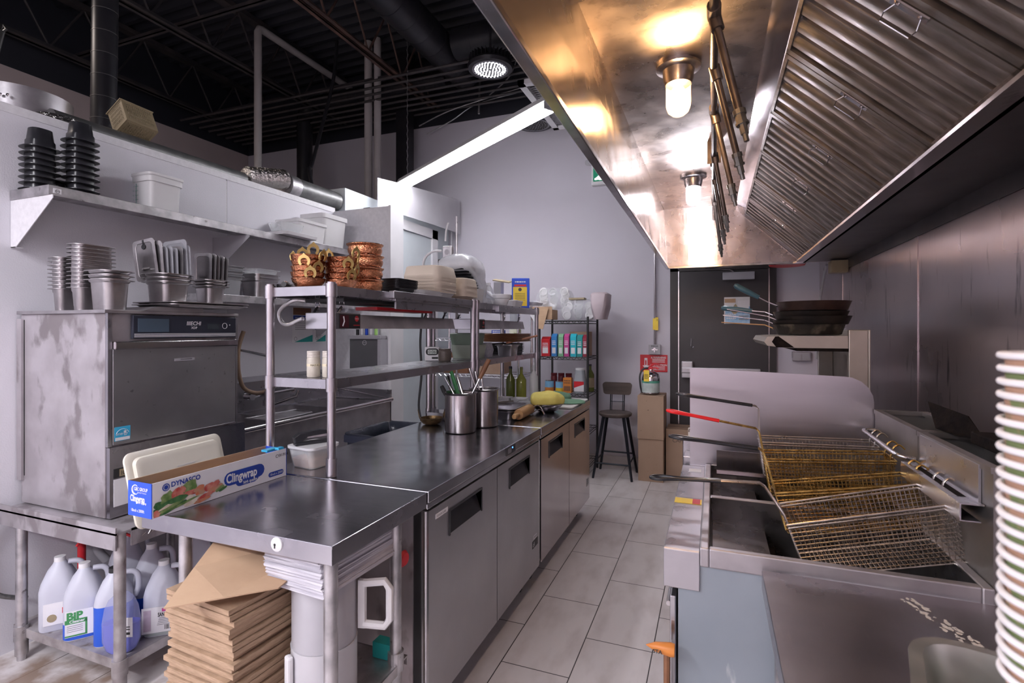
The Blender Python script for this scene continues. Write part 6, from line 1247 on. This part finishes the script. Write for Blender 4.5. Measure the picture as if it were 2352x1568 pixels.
boxy('flour_sack', -2.1, 4.93, 1.024, .26, .24, .22, K('sack_brown', (.3, .2, .14), .8, 0, c2=(.25, .16, .11), scale=9), 'folded brown sack on the chrome wire rack', 'sack')
one('round_sieve', MB().lathe([(.13, 0), (.13, .03), (.12, .03), (.12, .0)], n=28, M=Matrix.Rotation(R(75), 4, 'X')), wood_red, (-2.25, 4.85, .76), 'round wooden sieve standing on the chrome wire rack', 'sieve')
# bottles on the far middle region near blue jars
bottle('clear round bottle with red cap at the end of the far over-shelf', (-1.44, 4.25, 1.28) if False else (-1.87, 4.87, 1.482), K('bottle_clear', (.5, .52, .56), .1, 0, c2=(.4, .42, .46), scale=5, alpha=.6), .28, .04, .014, capm=red)
# black wire rack in the corner
t = thing('black_rack', 'black wire shelving unit beside the stool', 'rack', (-1.42, 5.3, 0))
bx0, bx1, by0, by1 = -1.66, -1.16, 5.05, 5.5
for z in (1.56, 1.195, .83, .45, .12):
    m = MB(); wire_shelf(m, bx0, bx1, by0, by1, z); m.build('wire_shelf', rubber, t, W=True)
for x in (bx0, bx1):
    for y in (by0, by1): MB().tube([(x, y, 0), (x, y, 1.6)], .012, 8).build('post', rubber, t, W=True)
zz = 1.2
cart = [(-1.605, .09, .17, red, '', 'red carton leaning at the left end of the black rack'), (-1.515, .055, .20, K('carton_blue', (.05, .25, .6), .4, 0, c2=(.04, .2, .5), scale=5), '', 'sky blue carton, first in the row on the black rack'), (-1.445, .05, .2, K('carton_green', (.25, .5, .3), .4, 0, c2=(.2, .42, .25), scale=5), '', 'pale green carton in the row on the black rack'),
        (-1.385, .05, .2, pink, '', 'crimson carton in the row on the black rack'), (-1.315, .06, .2, K('carton_cyan', (.03, .5, .6), .4, 0, c2=(.03, .42, .52), scale=5), '', 'turquoise carton in the row on the black rack'), (-1.25, .055, .19, K('carton_teal', (.03, .3, .3), .4, 0, c2=(.03, .25, .25), scale=5), '', 'dark teal carton in the row on the black rack'), (-1.195, .045, .19, K('carton_maroon', (.3, .03, .06), .4, 0, c2=(.25, .03, .05), scale=5), '', 'maroon carton at the right end of the row on the black rack')]
for x, w_, h_, m_, tx, lb in cart:
    t = thing('drink_carton', lb, 'carton', (x, 5.12, zz), group='cartons on the black rack')
    m = MB().box(-w_ / 2, w_ / 2, -.04, .04, 0, h_).add([(-w_ / 2, -.04, h_), (w_ / 2, -.04, h_), (w_ / 2, .04, h_), (-w_ / 2, .04, h_), (-w_ / 2, 0, h_ + .03), (w_ / 2, 0, h_ + .03)], [(0, 1, 5, 4), (2, 3, 4, 5), (0, 4, 3), (1, 2, 5)])
    m.build('carton_body', m_, t)
    MB().box(-w_ * .36, w_ * .3, -.0412, -.04, .03, .09).lines((-w_ * .36, -.0414, h_ * .8), (1, 0, 0), (0, 0, 1), w_ * .66, .05, 3).build('printed_label', white_lbl, t)
boxy('brown_box', -1.3, 5.35, 1.2, .2, .15, .25, card_far, 'brown box behind the cartons on the black rack')
# jars and tins on the next shelf
zz = .835
def tin(x, y, r, h, top, bot, label):
    t = thing('food_tin', label, 'tin', (x, y, zz)); MB().lathe([(r, 0), (r, h), (r * .9, h), (.0, h - .004)], n=20).build('can', chrome, t, smooth=40)
    MB().lathe([(r + .001, .008), (r + .001, h * .4)], n=20, cap0=False, cap1=False).lathe([(r + .001, h * .4), (r + .001, h - .008)], n=20, mi=1, cap0=False, cap1=False).build('printed_label', [bot, top], t, smooth=40)
sky = K('sky_print', (.2, .45, .7), .4, 0, c2=(.3, .55, .75), scale=9)
tin(-1.575, 5.12, .045, .12, sky, orange, 'blue and orange food tin on the black rack, left'); tin(-1.465, 5.12, .043, .115, sky, yellow, 'blue and yellow food tin on the black rack, right')
boxy('spice_packet', -1.38, 5.12, zz, .085, .06, .15, orange, 'orange spice packet between the tins and the jar', 'packet', txt='x', ti=wood_red)
t = thing('handled_jar', 'large clear jar with red and white label on the black rack', 'jar', (-1.255, 5.13, zz))
MB().loft([ring2(.11, .11, .03, 0), ring2(.115, .115, .03, .13), ring2(.1, .1, .03, .17), ring2(.09, .09, .03, .23)]).build('jar_body', K('jar_clear', (.35, .37, .4), .15, 0, c2=(.3, .32, .35), scale=5), t, smooth=40)
MB().lathe([(.048, .23), (.048, .25), (.0, .252)], n=20).build('cap', white_p, t, smooth=40)
MB().box(-.05, .05, -.0585, -.0575, .02, .12).prism([(-.05, -.0586, .12), (.05, -.0586, .12), (.05, -.0586, .09), (-.05, -.0586, .055)], (0, -.0006, 0), 1).build('label', [white_lbl, red], t)
for k, x in enumerate((-1.58, -1.5, -1.42)): one('jam_jar', MB().lathe([(.03, 0), (.034, .01), (.034, .14), (.03, .15), (.033, .155), (.033, .18), (0, .18)], n=16), K('jar_red', (.2, .03, .04), .2, 0, c2=(.15, .02, .03), scale=5), (x, 5.3, zz), ['dark red topped jar behind the tins, left', 'dark red topped jar behind the tins, middle', 'dark red topped jar behind the tins, right'][k], 'jar', group='dark red jars on the black rack')
bottle('bottle with beige oval label at the right end of the black rack', (-1.19, 5.3, zz), green_glass, .28, .04, lab=tan_p)
boxy('brown_box', -1.5, 5.2, .456, .25, .3, .2, card_far, 'plain brown box on the low shelf of the black rack'); boxy('brown_box', -1.42, 5.25, .126, .35, .3, .22, grey_p, 'grey box on the bottom shelf of the black rack')
# bags of takeout cups on top of the black rack
film = K('bag_clear', (.8, .82, .86), .12, 0, c2=(.72, .74, .78), scale=6, alpha=.24, bump=.8, bs=25)
def cupbag(x, y, z, w_, d_, h_, label, n, lit=white_p, seed=1):
    t = thing('bag_of_lids', label, 'bag', (x, y, z)); rg = random.Random(seed)
    MB().loft(crumple([(w_ * s, d_ * s, 0, 0, q * h_) for q, s in ((0, .85), (.1, .93), (.25, 1), (.45, 1.02), (.6, 1.02), (.75, .95), (.85, .85), (.95, .65), (1, .4))], .05, 8, .04, seed)).build('clear_bag', film, t, smooth=70)
    for k in range(n):
        cx = -w_ * .33 + w_ * .66 * (k % 3) / 2 + rg.uniform(-.015, .015); cz = .045 + (k // 3) * .045; a_ = rg.uniform(-25, 25)
        MB().lathe([(.025, -.08), (.042, -.01), (.045, -.01), (.045, 0), (.03, .001), (.028, -.006), (.0, -.006)], n=18, M=Matrix.Translation((cx, -d_ * .28, cz)) @ Matrix.Rotation(R(90 + a_), 4, 'X')).build('cup', [lit, clear_p, milky][k % 3] if n > 3 else lit, t, smooth=40)
    return t
cupbag(-1.56, 5.3, 1.69, .34, .28, .22, 'clear bag full of plastic cups heaped on the black rack, upper left', 12, milky, 2)
cupbag(-1.29, 5.27, 1.575, .34, .3, .21, 'clear bag of mixed cups and lids on the black rack, right', 11, white_p, 3)
one('torn_carton', MB().box(-.12, .09, -.1, .1, 0, .1).box(-.12, .09, -.1, -.095, .1, .13).prism([(.06, -.115, .12), (-.03, -.12, .13), (-.07, -.15, -.09), (.01, -.15, -.1)], (0, -.004, 0), 0).add([(-.12, -.1, .1), (-.13, -.14, .04), (-.06, -.14, -.06), (-.06, -.1, .1)], [(0, 1, 2, 3)], 1), [cardboard, white_lbl], (-1.62, 5.16, 1.575), 'torn brown cardboard box with a flap hanging down from the rack top', 'carton', smooth=None)
boxy('brown_paper', -1.3, 5.2, 1.775, .16, .1, .02, tan_p, 'crumpled brown paper lying on the clear bag of lids', 'paper')
one('grey_bag', MB().loft([[(a + random.uniform(-.01, .01), b, z) for a, b in rr(w_, d_, .04, 4)] for w_, d_, z in ((.1, .22, 0), (.16, .26, .12), (.17, .26, .25), (.13, .2, .27))]), K('grey_pink', (.5, .42, .45), .5, 0, c2=(.42, .35, .38), scale=5, bump=.5, bs=14), (-1.07, 5.25, 1.575), 'greyish pink cloth bag on the right end of the rack top', 'bag', smooth=60)
# ---- stool
t = thing('bar_stool', 'dark wooden bar stool with metal legs and small backrest', 'stool', (-.93, 5.28, 0))
MB().lathe([(.145, 0), (.16, .01), (.165, .03), (.155, .04), (.0, .042)], (0, 0, .60), n=36).build('seat', wood_dark, t, smooth=40)
for sx in (-1, 1):
    for sy in (-1, 1):
        a_ = (sx * .1, sy * .1, .6); b_ = (sx * .19, sy * .18, 0)
        MB().tube([a_, b_], .014, 4, rad=[.017, .012]).build('leg', K('stool_black', (.02, .024, .035), .4, .5, c2=(.03, .034, .045), scale=5), t)
m_ = MATS['stool_black']
MB().tube([(-.17, -.16, .15), (.17, -.16, .15)], .009, 6).build('footrest', m_, t); MB().tube([(-.16, .155, .2), (.16, .155, .2)], .009, 6).build('footrest', m_, t)
for s in (-1, 1): MB().tube([(s * .165, -.155, .17), (s * .165, .155, .17)], .008, 6).build('footrest', m_, t)
pts = [(a, b) for a, b in rr(.3, .125, .03, 5)]
MB().loft([[(a * (.94 if b < 0 else 1), .13 + .03 * (a / .15) ** 2 * -1, b + .865) for a, b in pts], [(a * (.94 if b < 0 else 1), .148 - .03 * (a / .15) ** 2, b + .865) for a, b in pts]]).build('backrest', wood_dark, t, smooth=30)
for s in (-1, 1):
    MB().tube([(s * .07, .1, .62), (s * .07, .135, .82)], .006, 6).tube([(s * .055, .1, .62), (s * .055, .135, .82)], .004, 6).build('back_support', m_, t)
MB().tube([(-.07, .12, .73), (.07, .12, .73)], .004, 6).build('back_crossbar', m_, t)
# ---- frying pans on the range shelf
def fpan(x, y, z, r, h, label, hm=None, ang=180, rise=.1, hl=.2, sleeve=False, mt=pan_black):
    t = thing('frying_pan', label, 'frying pan', (x, y, z), group='blackened frying pans on the high shelf')
    MB().lathe([(r * .82, 0), (r * .9, .004), (r, h), (r + .003, h), (r - .002, h), (r * .88, .008), (.001, .005)], n=36, cap1=False).build('pan_body', mt, t, smooth=40)
    d = Vector((math.cos(R(ang)), math.sin(R(ang)), 0)); a_ = d * r * .97 + Vector((0, 0, h * .6)); b_ = d * (r + hl) + Vector((0, 0, h * .6 + rise)); c_ = d * (r + .04) + Vector((0, 0, h * .6 + .02)); s_ = Vector((-d.y, d.x, 0))
    m = MB()
    path = [a_, c_, (c_ + b_) / 2, b_]; ww = [.016, .009, .011, .009]
    for i, p in enumerate(path[:-1]):
        q = path[i + 1]; m.loft([[tuple(p + s_ * ww[i] + Vector((0, 0, .003))), tuple(p - s_ * ww[i] + Vector((0, 0, .003))), tuple(p - s_ * ww[i] - Vector((0, 0, .003))), tuple(p + s_ * ww[i] - Vector((0, 0, .003)))], [tuple(q + s_ * ww[i + 1] + Vector((0, 0, .003))), tuple(q - s_ * ww[i + 1] + Vector((0, 0, .003))), tuple(q - s_ * ww[i + 1] - Vector((0, 0, .003))), tuple(q + s_ * ww[i + 1] - Vector((0, 0, .003)))]])
    m.build('handle', hm or chrome, t, bevel=.002)
    if sleeve: MB().tube([tuple(c_ + (b_ - c_) * .3), tuple(c_ + (b_ - c_) * .6), tuple(b_), tuple(b_ + (b_ - c_) * .06)], .014, 10, rad=[.011, .015, .015, .008]).build('silicone_sleeve', K('slate_sleeve', (.05, .12, .16), .3, 0, c2=(.04, .1, .13), scale=5), t, smooth=50)
    m = MB()
    for q in (-1, 1): m.lathe([(.006, 0), (.005, .004)], n=8, M=Matrix.Translation(d * (r + .001) + s_ * q * .012 + Vector((0, 0, h * .6))) @ Matrix.Rotation(R(90), 4, 'Y'))
    m.build('rivets', chrome, t)
    return t
cx, cy = .47, 3.10
fpan(cx - .01, cy, 1.443, .165, .055, 'blackened frying pan, bottom of the pile on the high shelf', wood, 172, .035, .26, mt=K('crusty_iron', (.03, .027, .024), .45, .5, c2=(.2, .17, .13), scale=12, fac=(.5, .72), bump=.3, bs=50))
fpan(cx - .005, cy + .01, 1.475, .17, .045, 'blackened frying pan, second from the bottom of the pile', chrome, 176, .05, .25)
fpan(cx + .01, cy, 1.495, .175, .045, 'blackened frying pan, third from the bottom of the pile', chrome, 182, .06, .24)
fpan(cx, cy + .01, 1.52, .175, .045, 'blackened frying pan, fourth from the bottom of the pile', chrome, 170, .045, .25, True)
fpan(cx + .01, cy, 1.565, .172, .05, 'browned frying pan, top of the pile, with raised slate-blue sleeve', chrome, 188, .11, .2, True, mt=K('brown_iron', (.04, .025, .022), .4, .5, c2=(.09, .05, .04), scale=9, bump=.1, bs=50))
# ---- cups and hotel pan in the lower right corner
for k in range(25):
    lb = 'paper coffee cup in the tall stack at the right edge'
    if k == 0:
        t0 = t = thing('paper_cup', lb, 'cup', (.297, .62, 1.05), group='stacked paper cups with white rims')
        MB().lathe([(.028, 0), (.0415, .098), (.041, .098), (.0275, .002)], n=40, cap1=False, cap0=True).build('cup_wall', K('cup_print', (.42, .25, .17), .6, 0, c2=(.16, .2, .08), scale=26, st=(1, 1, .4), fac=(.47, .53)), t, smooth=40)
        MB().tube([(.0435 * math.cos(2 * math.pi * q / 40), .0435 * math.sin(2 * math.pi * q / 40), .0985) for q in range(40)], .0034, 8, closed=True).build('rolled_rim', white_lbl, t, smooth=60)
    else: dup(t0, (.297 + random.uniform(-.0006, .0006), .62 + random.uniform(-.0006, .0006), 1.05 + k * .0124), rz=k * .9)
one('steel_box', MB().box(-.14, .2, -.22, .16, 0, .198), steel_dull, (.4, .5, .851), 'low stainless warmer on the side table under the cup stack', 'food warmer', smooth=None, bevel=.006)
t = thing('hotel_pan', 'worn grey deep pan in the lower right corner, close to the camera', 'food pan', (.425, .80, .851), R(-14))
pan_mb(.34, .28, .148, .05, .02, .014, .003).build('pan_shell', K('worn_pan', (.36, .37, .34), .4, .85, c2=(.5, .48, .44), scale=7, rv=.1, bump=.05, bs=30), t, smooth=40)
# ---- under-table things
stk = random.Random(8)
t = None
cb0 = MB().box(-.137, .137, -.205, .205, 0, .0132)
n = 46
for k in range(n):
    lb = 'flattened brown cardboard box in the tall pile under the work table'
    loc = (-1.318 + stk.uniform(-.009, .009), 1.235 + stk.uniform(-.008, .008), .001 + k * .0157); rz = R(-4) + stk.uniform(-.02, .02)
    if k == 0: c0 = one('flat_carton', cb0, card_edge, loc, lb, 'cardboard', rz, 'flattened boxes in the tall pile', smooth=None)
    else: clone(c0, loc, lb, rz=rz)
m = MB().add([(-.03, -.27, -.018), (.09, -.19, -.006), (.2, -.115, .005), (.17, .2, .04), (-.09, -.06, .085), (-.075, -.15, .03)], [(0, 1, 2, 3, 4, 5)])
one('cardboard_sheet', m, cardboard, (-1.30, 1.2, .765), 'loose cardboard sheet sliding off the top of the pile', 'cardboard', smooth=None, solid=.004)
# white drum with handle; under-table shade is put into its greys
t = thing('plastic_drum', 'grey-white plastic drum with side handle standing on the work table shelf', 'drum', (-1.066, 1.225, .402))
MB().lathe([(.086, 0), (.092, .005), (.092, .16), (.093, .165)], n=36).build('lower_body', K('drum_shade_pale', (.55, .54, .57), .4, 0, c2=(.5, .49, .52), scale=4), t, smooth=40)
MB().lathe([(.09, .166), (.09, .33), (.086, .345), (.0, .347)], n=36).build('upper_body', grey_p if False else K('drum_shade_grey', (.42, .41, .44), .35, 0, c2=(.38, .37, .4), scale=4), t, smooth=40)
MB().box(-.014, .014, -.112, -.094, .0, .155).build('front_ridge', white_p, t, bevel=.006).rotation_euler = (0, 0, R(-25))
m = MB().box(.094, .115, .02, .035, .19, .33).tube([(.11, .028, .32), (.175, .028, .33), (.19, .028, .31), (.19, .028, .22), (.175, .028, .2), (.11, .028, .2)], .012, 8)
m.build('side_handle', white_p, t, smooth=40).rotation_euler = (0, 0, R(12))
# stack of folded white paper liners
for k in range(8):
    lb = 'bundle of folded white paper liners squeezed under the work tabletop, ' + ordn[k] if k < 7 else 'bundle of folded white paper liners touching the work tabletop, topmost'
    m = MB(); rg = random.Random(k)
    ys = [-.16, .17]; rr_ = []
    m.loft([[(sx * (.105 + rg.uniform(-.004, .004)), sy * .165 + rg.uniform(-.006, .006), z) for sx, sy in ((-1, -1), (1, -1), (1, 1), (-1, 1))] for z in (0, .004, .008, .0125)])
    one('paper_liner', m, paper, (-1.065 - .002 * k, 1.28, .7515 + k * .0132), lb, 'paper stack', R(-3), 'folded white paper liners', smooth=None)
one('red_knob', MB().lathe([(.02, 0), (.028, .01), (.02, .02)], n=16, M=Matrix.Rotation(R(90), 4, 'Y')), red, (-.985, 1.5, .70), 'round red knob hanging behind the rear table leg', 'knob')
one('teal_box', MB().box(-.04, .04, -.02, .02, 0, .05), teal, (-1.0, 1.44, .402), 'small teal packet on the work table shelf by the rear leg', 'packet', smooth=None)
# jugs on the dishwasher stand shelf
ZJ = .141
def jug(name, label, loc, rz, liquid, fill, capm=white_p, lab=None, sc=1, sh=1):
    t = thing(name, label, 'jug', loc, rz, group='chemical jugs under the dishwasher'); t.scale = (sc, sc, sc * sh)
    prof = [(.128, .128, .03, 0), (.135, .135, .035, .01), (.135, .135, .035, .17), (.125, .125, .04, .2), (.085, .09, .035, .25), (.05, .055, .022, .275), (.042, .042, .018, .285)]
    fz = fill * .17
    MB().loft([ring2(w_ - (0 if z else .0), d_, r_, z, 5) for w_, d_, r_, z in prof]).build('jug_body', liquid if fill >= 1 else jug_p, t, smooth=35)
    if 0 < fill < 1: MB().loft([ring2(.1365, .1365, .036, z, 5) for z in (.006, fz)], cap0=False, cap1=False).build('liquid_level', liquid, t, smooth=35)
    MB().lathe([(.021, .283), (.021, .305), (.0, .306)], n=18).build('cap', capm, t, smooth=40)
    MB().tube(smoothpath([(.03, 0, .275), (.065, 0, .272), (.082, 0, .25), (.084, 0, .2), (.07, 0, .165)]), .012, 8).build('grip', jug_p, t, smooth=60)
    if lab: lab(t)
    return t
def lab_bip(t):
    m = MB().box(-.055, .06, -.0701, -.0686, .02, .13).text('BiP', .042, (-.05, -.0706, .095), (1, 0, 0), (0, 0, 1), 1, bold=.05).text('Cleaner', .016, (-.04, -.0709, .08), (1, 0, 0), (0, 0, 1), 0, bold=.03)
    m.box(-.055, .02, -.0706, -.0701, .076, .094, 1).box(.013, .02, -.0706, -.0701, .025, .09, 1).box(-.055, .02, -.0706, -.0701, .022, .028, 1)
    for k in range(4): m.box(-.048, .005, -.0706, -.0701, .066 - k * .008, .068 - k * .008, 2)
    m.build('label', [white_lbl, green, grey_ink], t)
def lab_torn(t):
    MB().box(-.045, .06, -.0701, -.0686, .03, .125).lathe([(.017, 0), (.017, .001)], n=14, mi=1, M=Matrix.Translation((-.015, -.0701, .06)) @ Matrix.Rotation(R(90), 4, 'X')).box(.02, .045, -.0707, -.0701, .075, .1, 2).build('label', [white_lbl, tan_p, red], t)
def lab_san(t):
    m = MB().box(-.065, .065, -.0701, -.0686, .02, .13).text('SANITIZER', .024, (-.005, -.0706, .088), (1, 0, 0), (0, 0, 1), 1, bold=.03, sx=.55).box(.01, .045, -.0706, -.0701, .108, .122, 2)
    for k in range(5): m.box(-.0 - k * .002, .06, -.0706, -.0701, .08 - k * .007, .082 - k * .007, 3)
    for k in range(8): m.box(.02 + k * .005, .022 + k * .005 + (k % 3) * .0006, -.0706, -.0701, .03, .05, 1)
    m.box(-.058, -.03, -.0706, -.0701, .03, .12, 4)
    m.build('label', [white_lbl, ink, pink, grey_ink, K('faded_pink', (.6, .5, .6), .5, 0, c2=(.5, .4, .5), scale=40)], t)
Rj = R(52)
jug('chemical_jug', 'empty whitish jug with a torn label, leftmost under the dishwasher', (-2.76, 1.455, ZJ), Rj, white_p, 0, lab=lab_torn)
jug('chemical_jug', 'jug with green and white cleaner label, second from the left', (-2.585, 1.455, ZJ), Rj, blue_liquid, .42, lab=lab_bip)
jug('chemical_jug', 'jug filled with bright blue liquid behind the front leg', (-2.415, 1.475, ZJ), Rj, blue_liquid, .98, capm=rubber)
jug('chemical_jug', 'grey jug with pink-marked sanitizer label near the cardboard pile', (-2.285, 1.60, ZJ), Rj - .2, K('pale_green_liquid', (.36, .4, .4), .3, 0, c2=(.32, .36, .36), scale=4), .2, capm=white_p, lab=lab_san)
jug('chemical_jug', 'plain translucent jug behind the blue one', (-2.455, 1.66, ZJ), Rj, blue_liquid, .6, sh=1.08)
jug('chemical_jug', 'whitish jug at the back under the dishwasher', (-2.66, 1.68, ZJ), Rj + .3, white_p, 0, sh=1.15)
jug('chemical_jug', 'large pale jug with black cap behind the sanitizer jug', (-2.45, 1.88, ZJ), Rj, white_p, 0, capm=rubber, sh=1.2)
t = thing('refill_pouch', 'rounded clear bottle half full of violet-blue liquid, standing at the shelf front', 'bottle', (-2.23 - .03, 1.405, ZJ)); t.rotation_euler = (0, 0, R(-40))
def tear(s, z0=0, z1=1):
    out = []
    for q, w_ in ((0, .55), (.05, .8), (.2, .98), (.5, 1), (.75, .85), (.9, .6), (.98, .3), (1, .1)):
        if z0 <= q <= z1: out.append(ring2(.145 * w_ * s, .06 * (.6 + .4 * w_) * s, .03 * w_ * s, .24 * q, 5))
    return out
t.location = (-2.29, 1.425, ZJ); t.rotation_euler = (0, 0, R(28))
MB().loft(tear(1)).build('bottle_shell', K('violet_clear', (.45, .48, .75), .1, 0, c2=(.4, .42, .7), scale=4, alpha=.35), t, smooth=60)
MB().loft(tear(.95, 0, .5)).build('violet_liquid', violet_liquid, t, smooth=60)
MB().box(.0, .06, -.0315, -.031, .07, .15).box(.01, .05, -.032, -.0315, .08, .09, 1).box(.01, .05, -.032, -.0315, .1, .104, 1).box(.01, .05, -.032, -.0315, .11, .114, 1).build('label', [white_lbl, ink], t)
stk2 = [(-2.05, 1.75, .16, .22, .3, K('bag_white', (.6, .6, .64), .4, 0, c2=(.5, .5, .54), scale=6, bump=.8, bs=20), 'white plastic bag bundle behind the cardboard pile'), (-1.95, 1.98, .1, .14, .24, violet_liquid, 'dark violet bottle behind the cardboard pile'), (-2.1, 2.12, .15, .2, .5, red, 'red and white detergent pack behind the cardboard pile')]
for x, y, w_, d_, h_, mm, lb in stk2:
    m = MB(); rg = random.Random(int(-x * 100)); m.loft([[(a + rg.uniform(-.01, .01), b + rg.uniform(-.01, .01), z * h_) for a, b in rr(w_ * s, d_ * s, .03, 4)] for z, s in ((0, .9), (.3, 1), (.7, .95), (.95, .6), (1, .3))])
    one('supply_bundle', m, mm, (x, y, .001), lb, 'bundle', smooth=50)
# stick leaning at the fryer front
t = thing('paper_cone', 'orange printed cone tip on a brown stick standing at the fryer front corner', 'stick', (-.118, 1.455, 0))
MB().tube([(0, 0, 0), (0, 0, .60)], .009, 8).build('stick', wood_red, t)
MB().lathe([(.001, -.045), (.012, -.02), (.018, .02), (.016, .03)], n=16, M=Matrix.Translation((-.01, 0, .612)) @ Matrix.Rotation(R(90), 4, 'Y')).text('STA', .014, (-.035, -.019, .606), (1, 0, 0), (0, 0, 1), 1, bold=.03).build('cone_tip', [orange, ink], t, smooth=50)
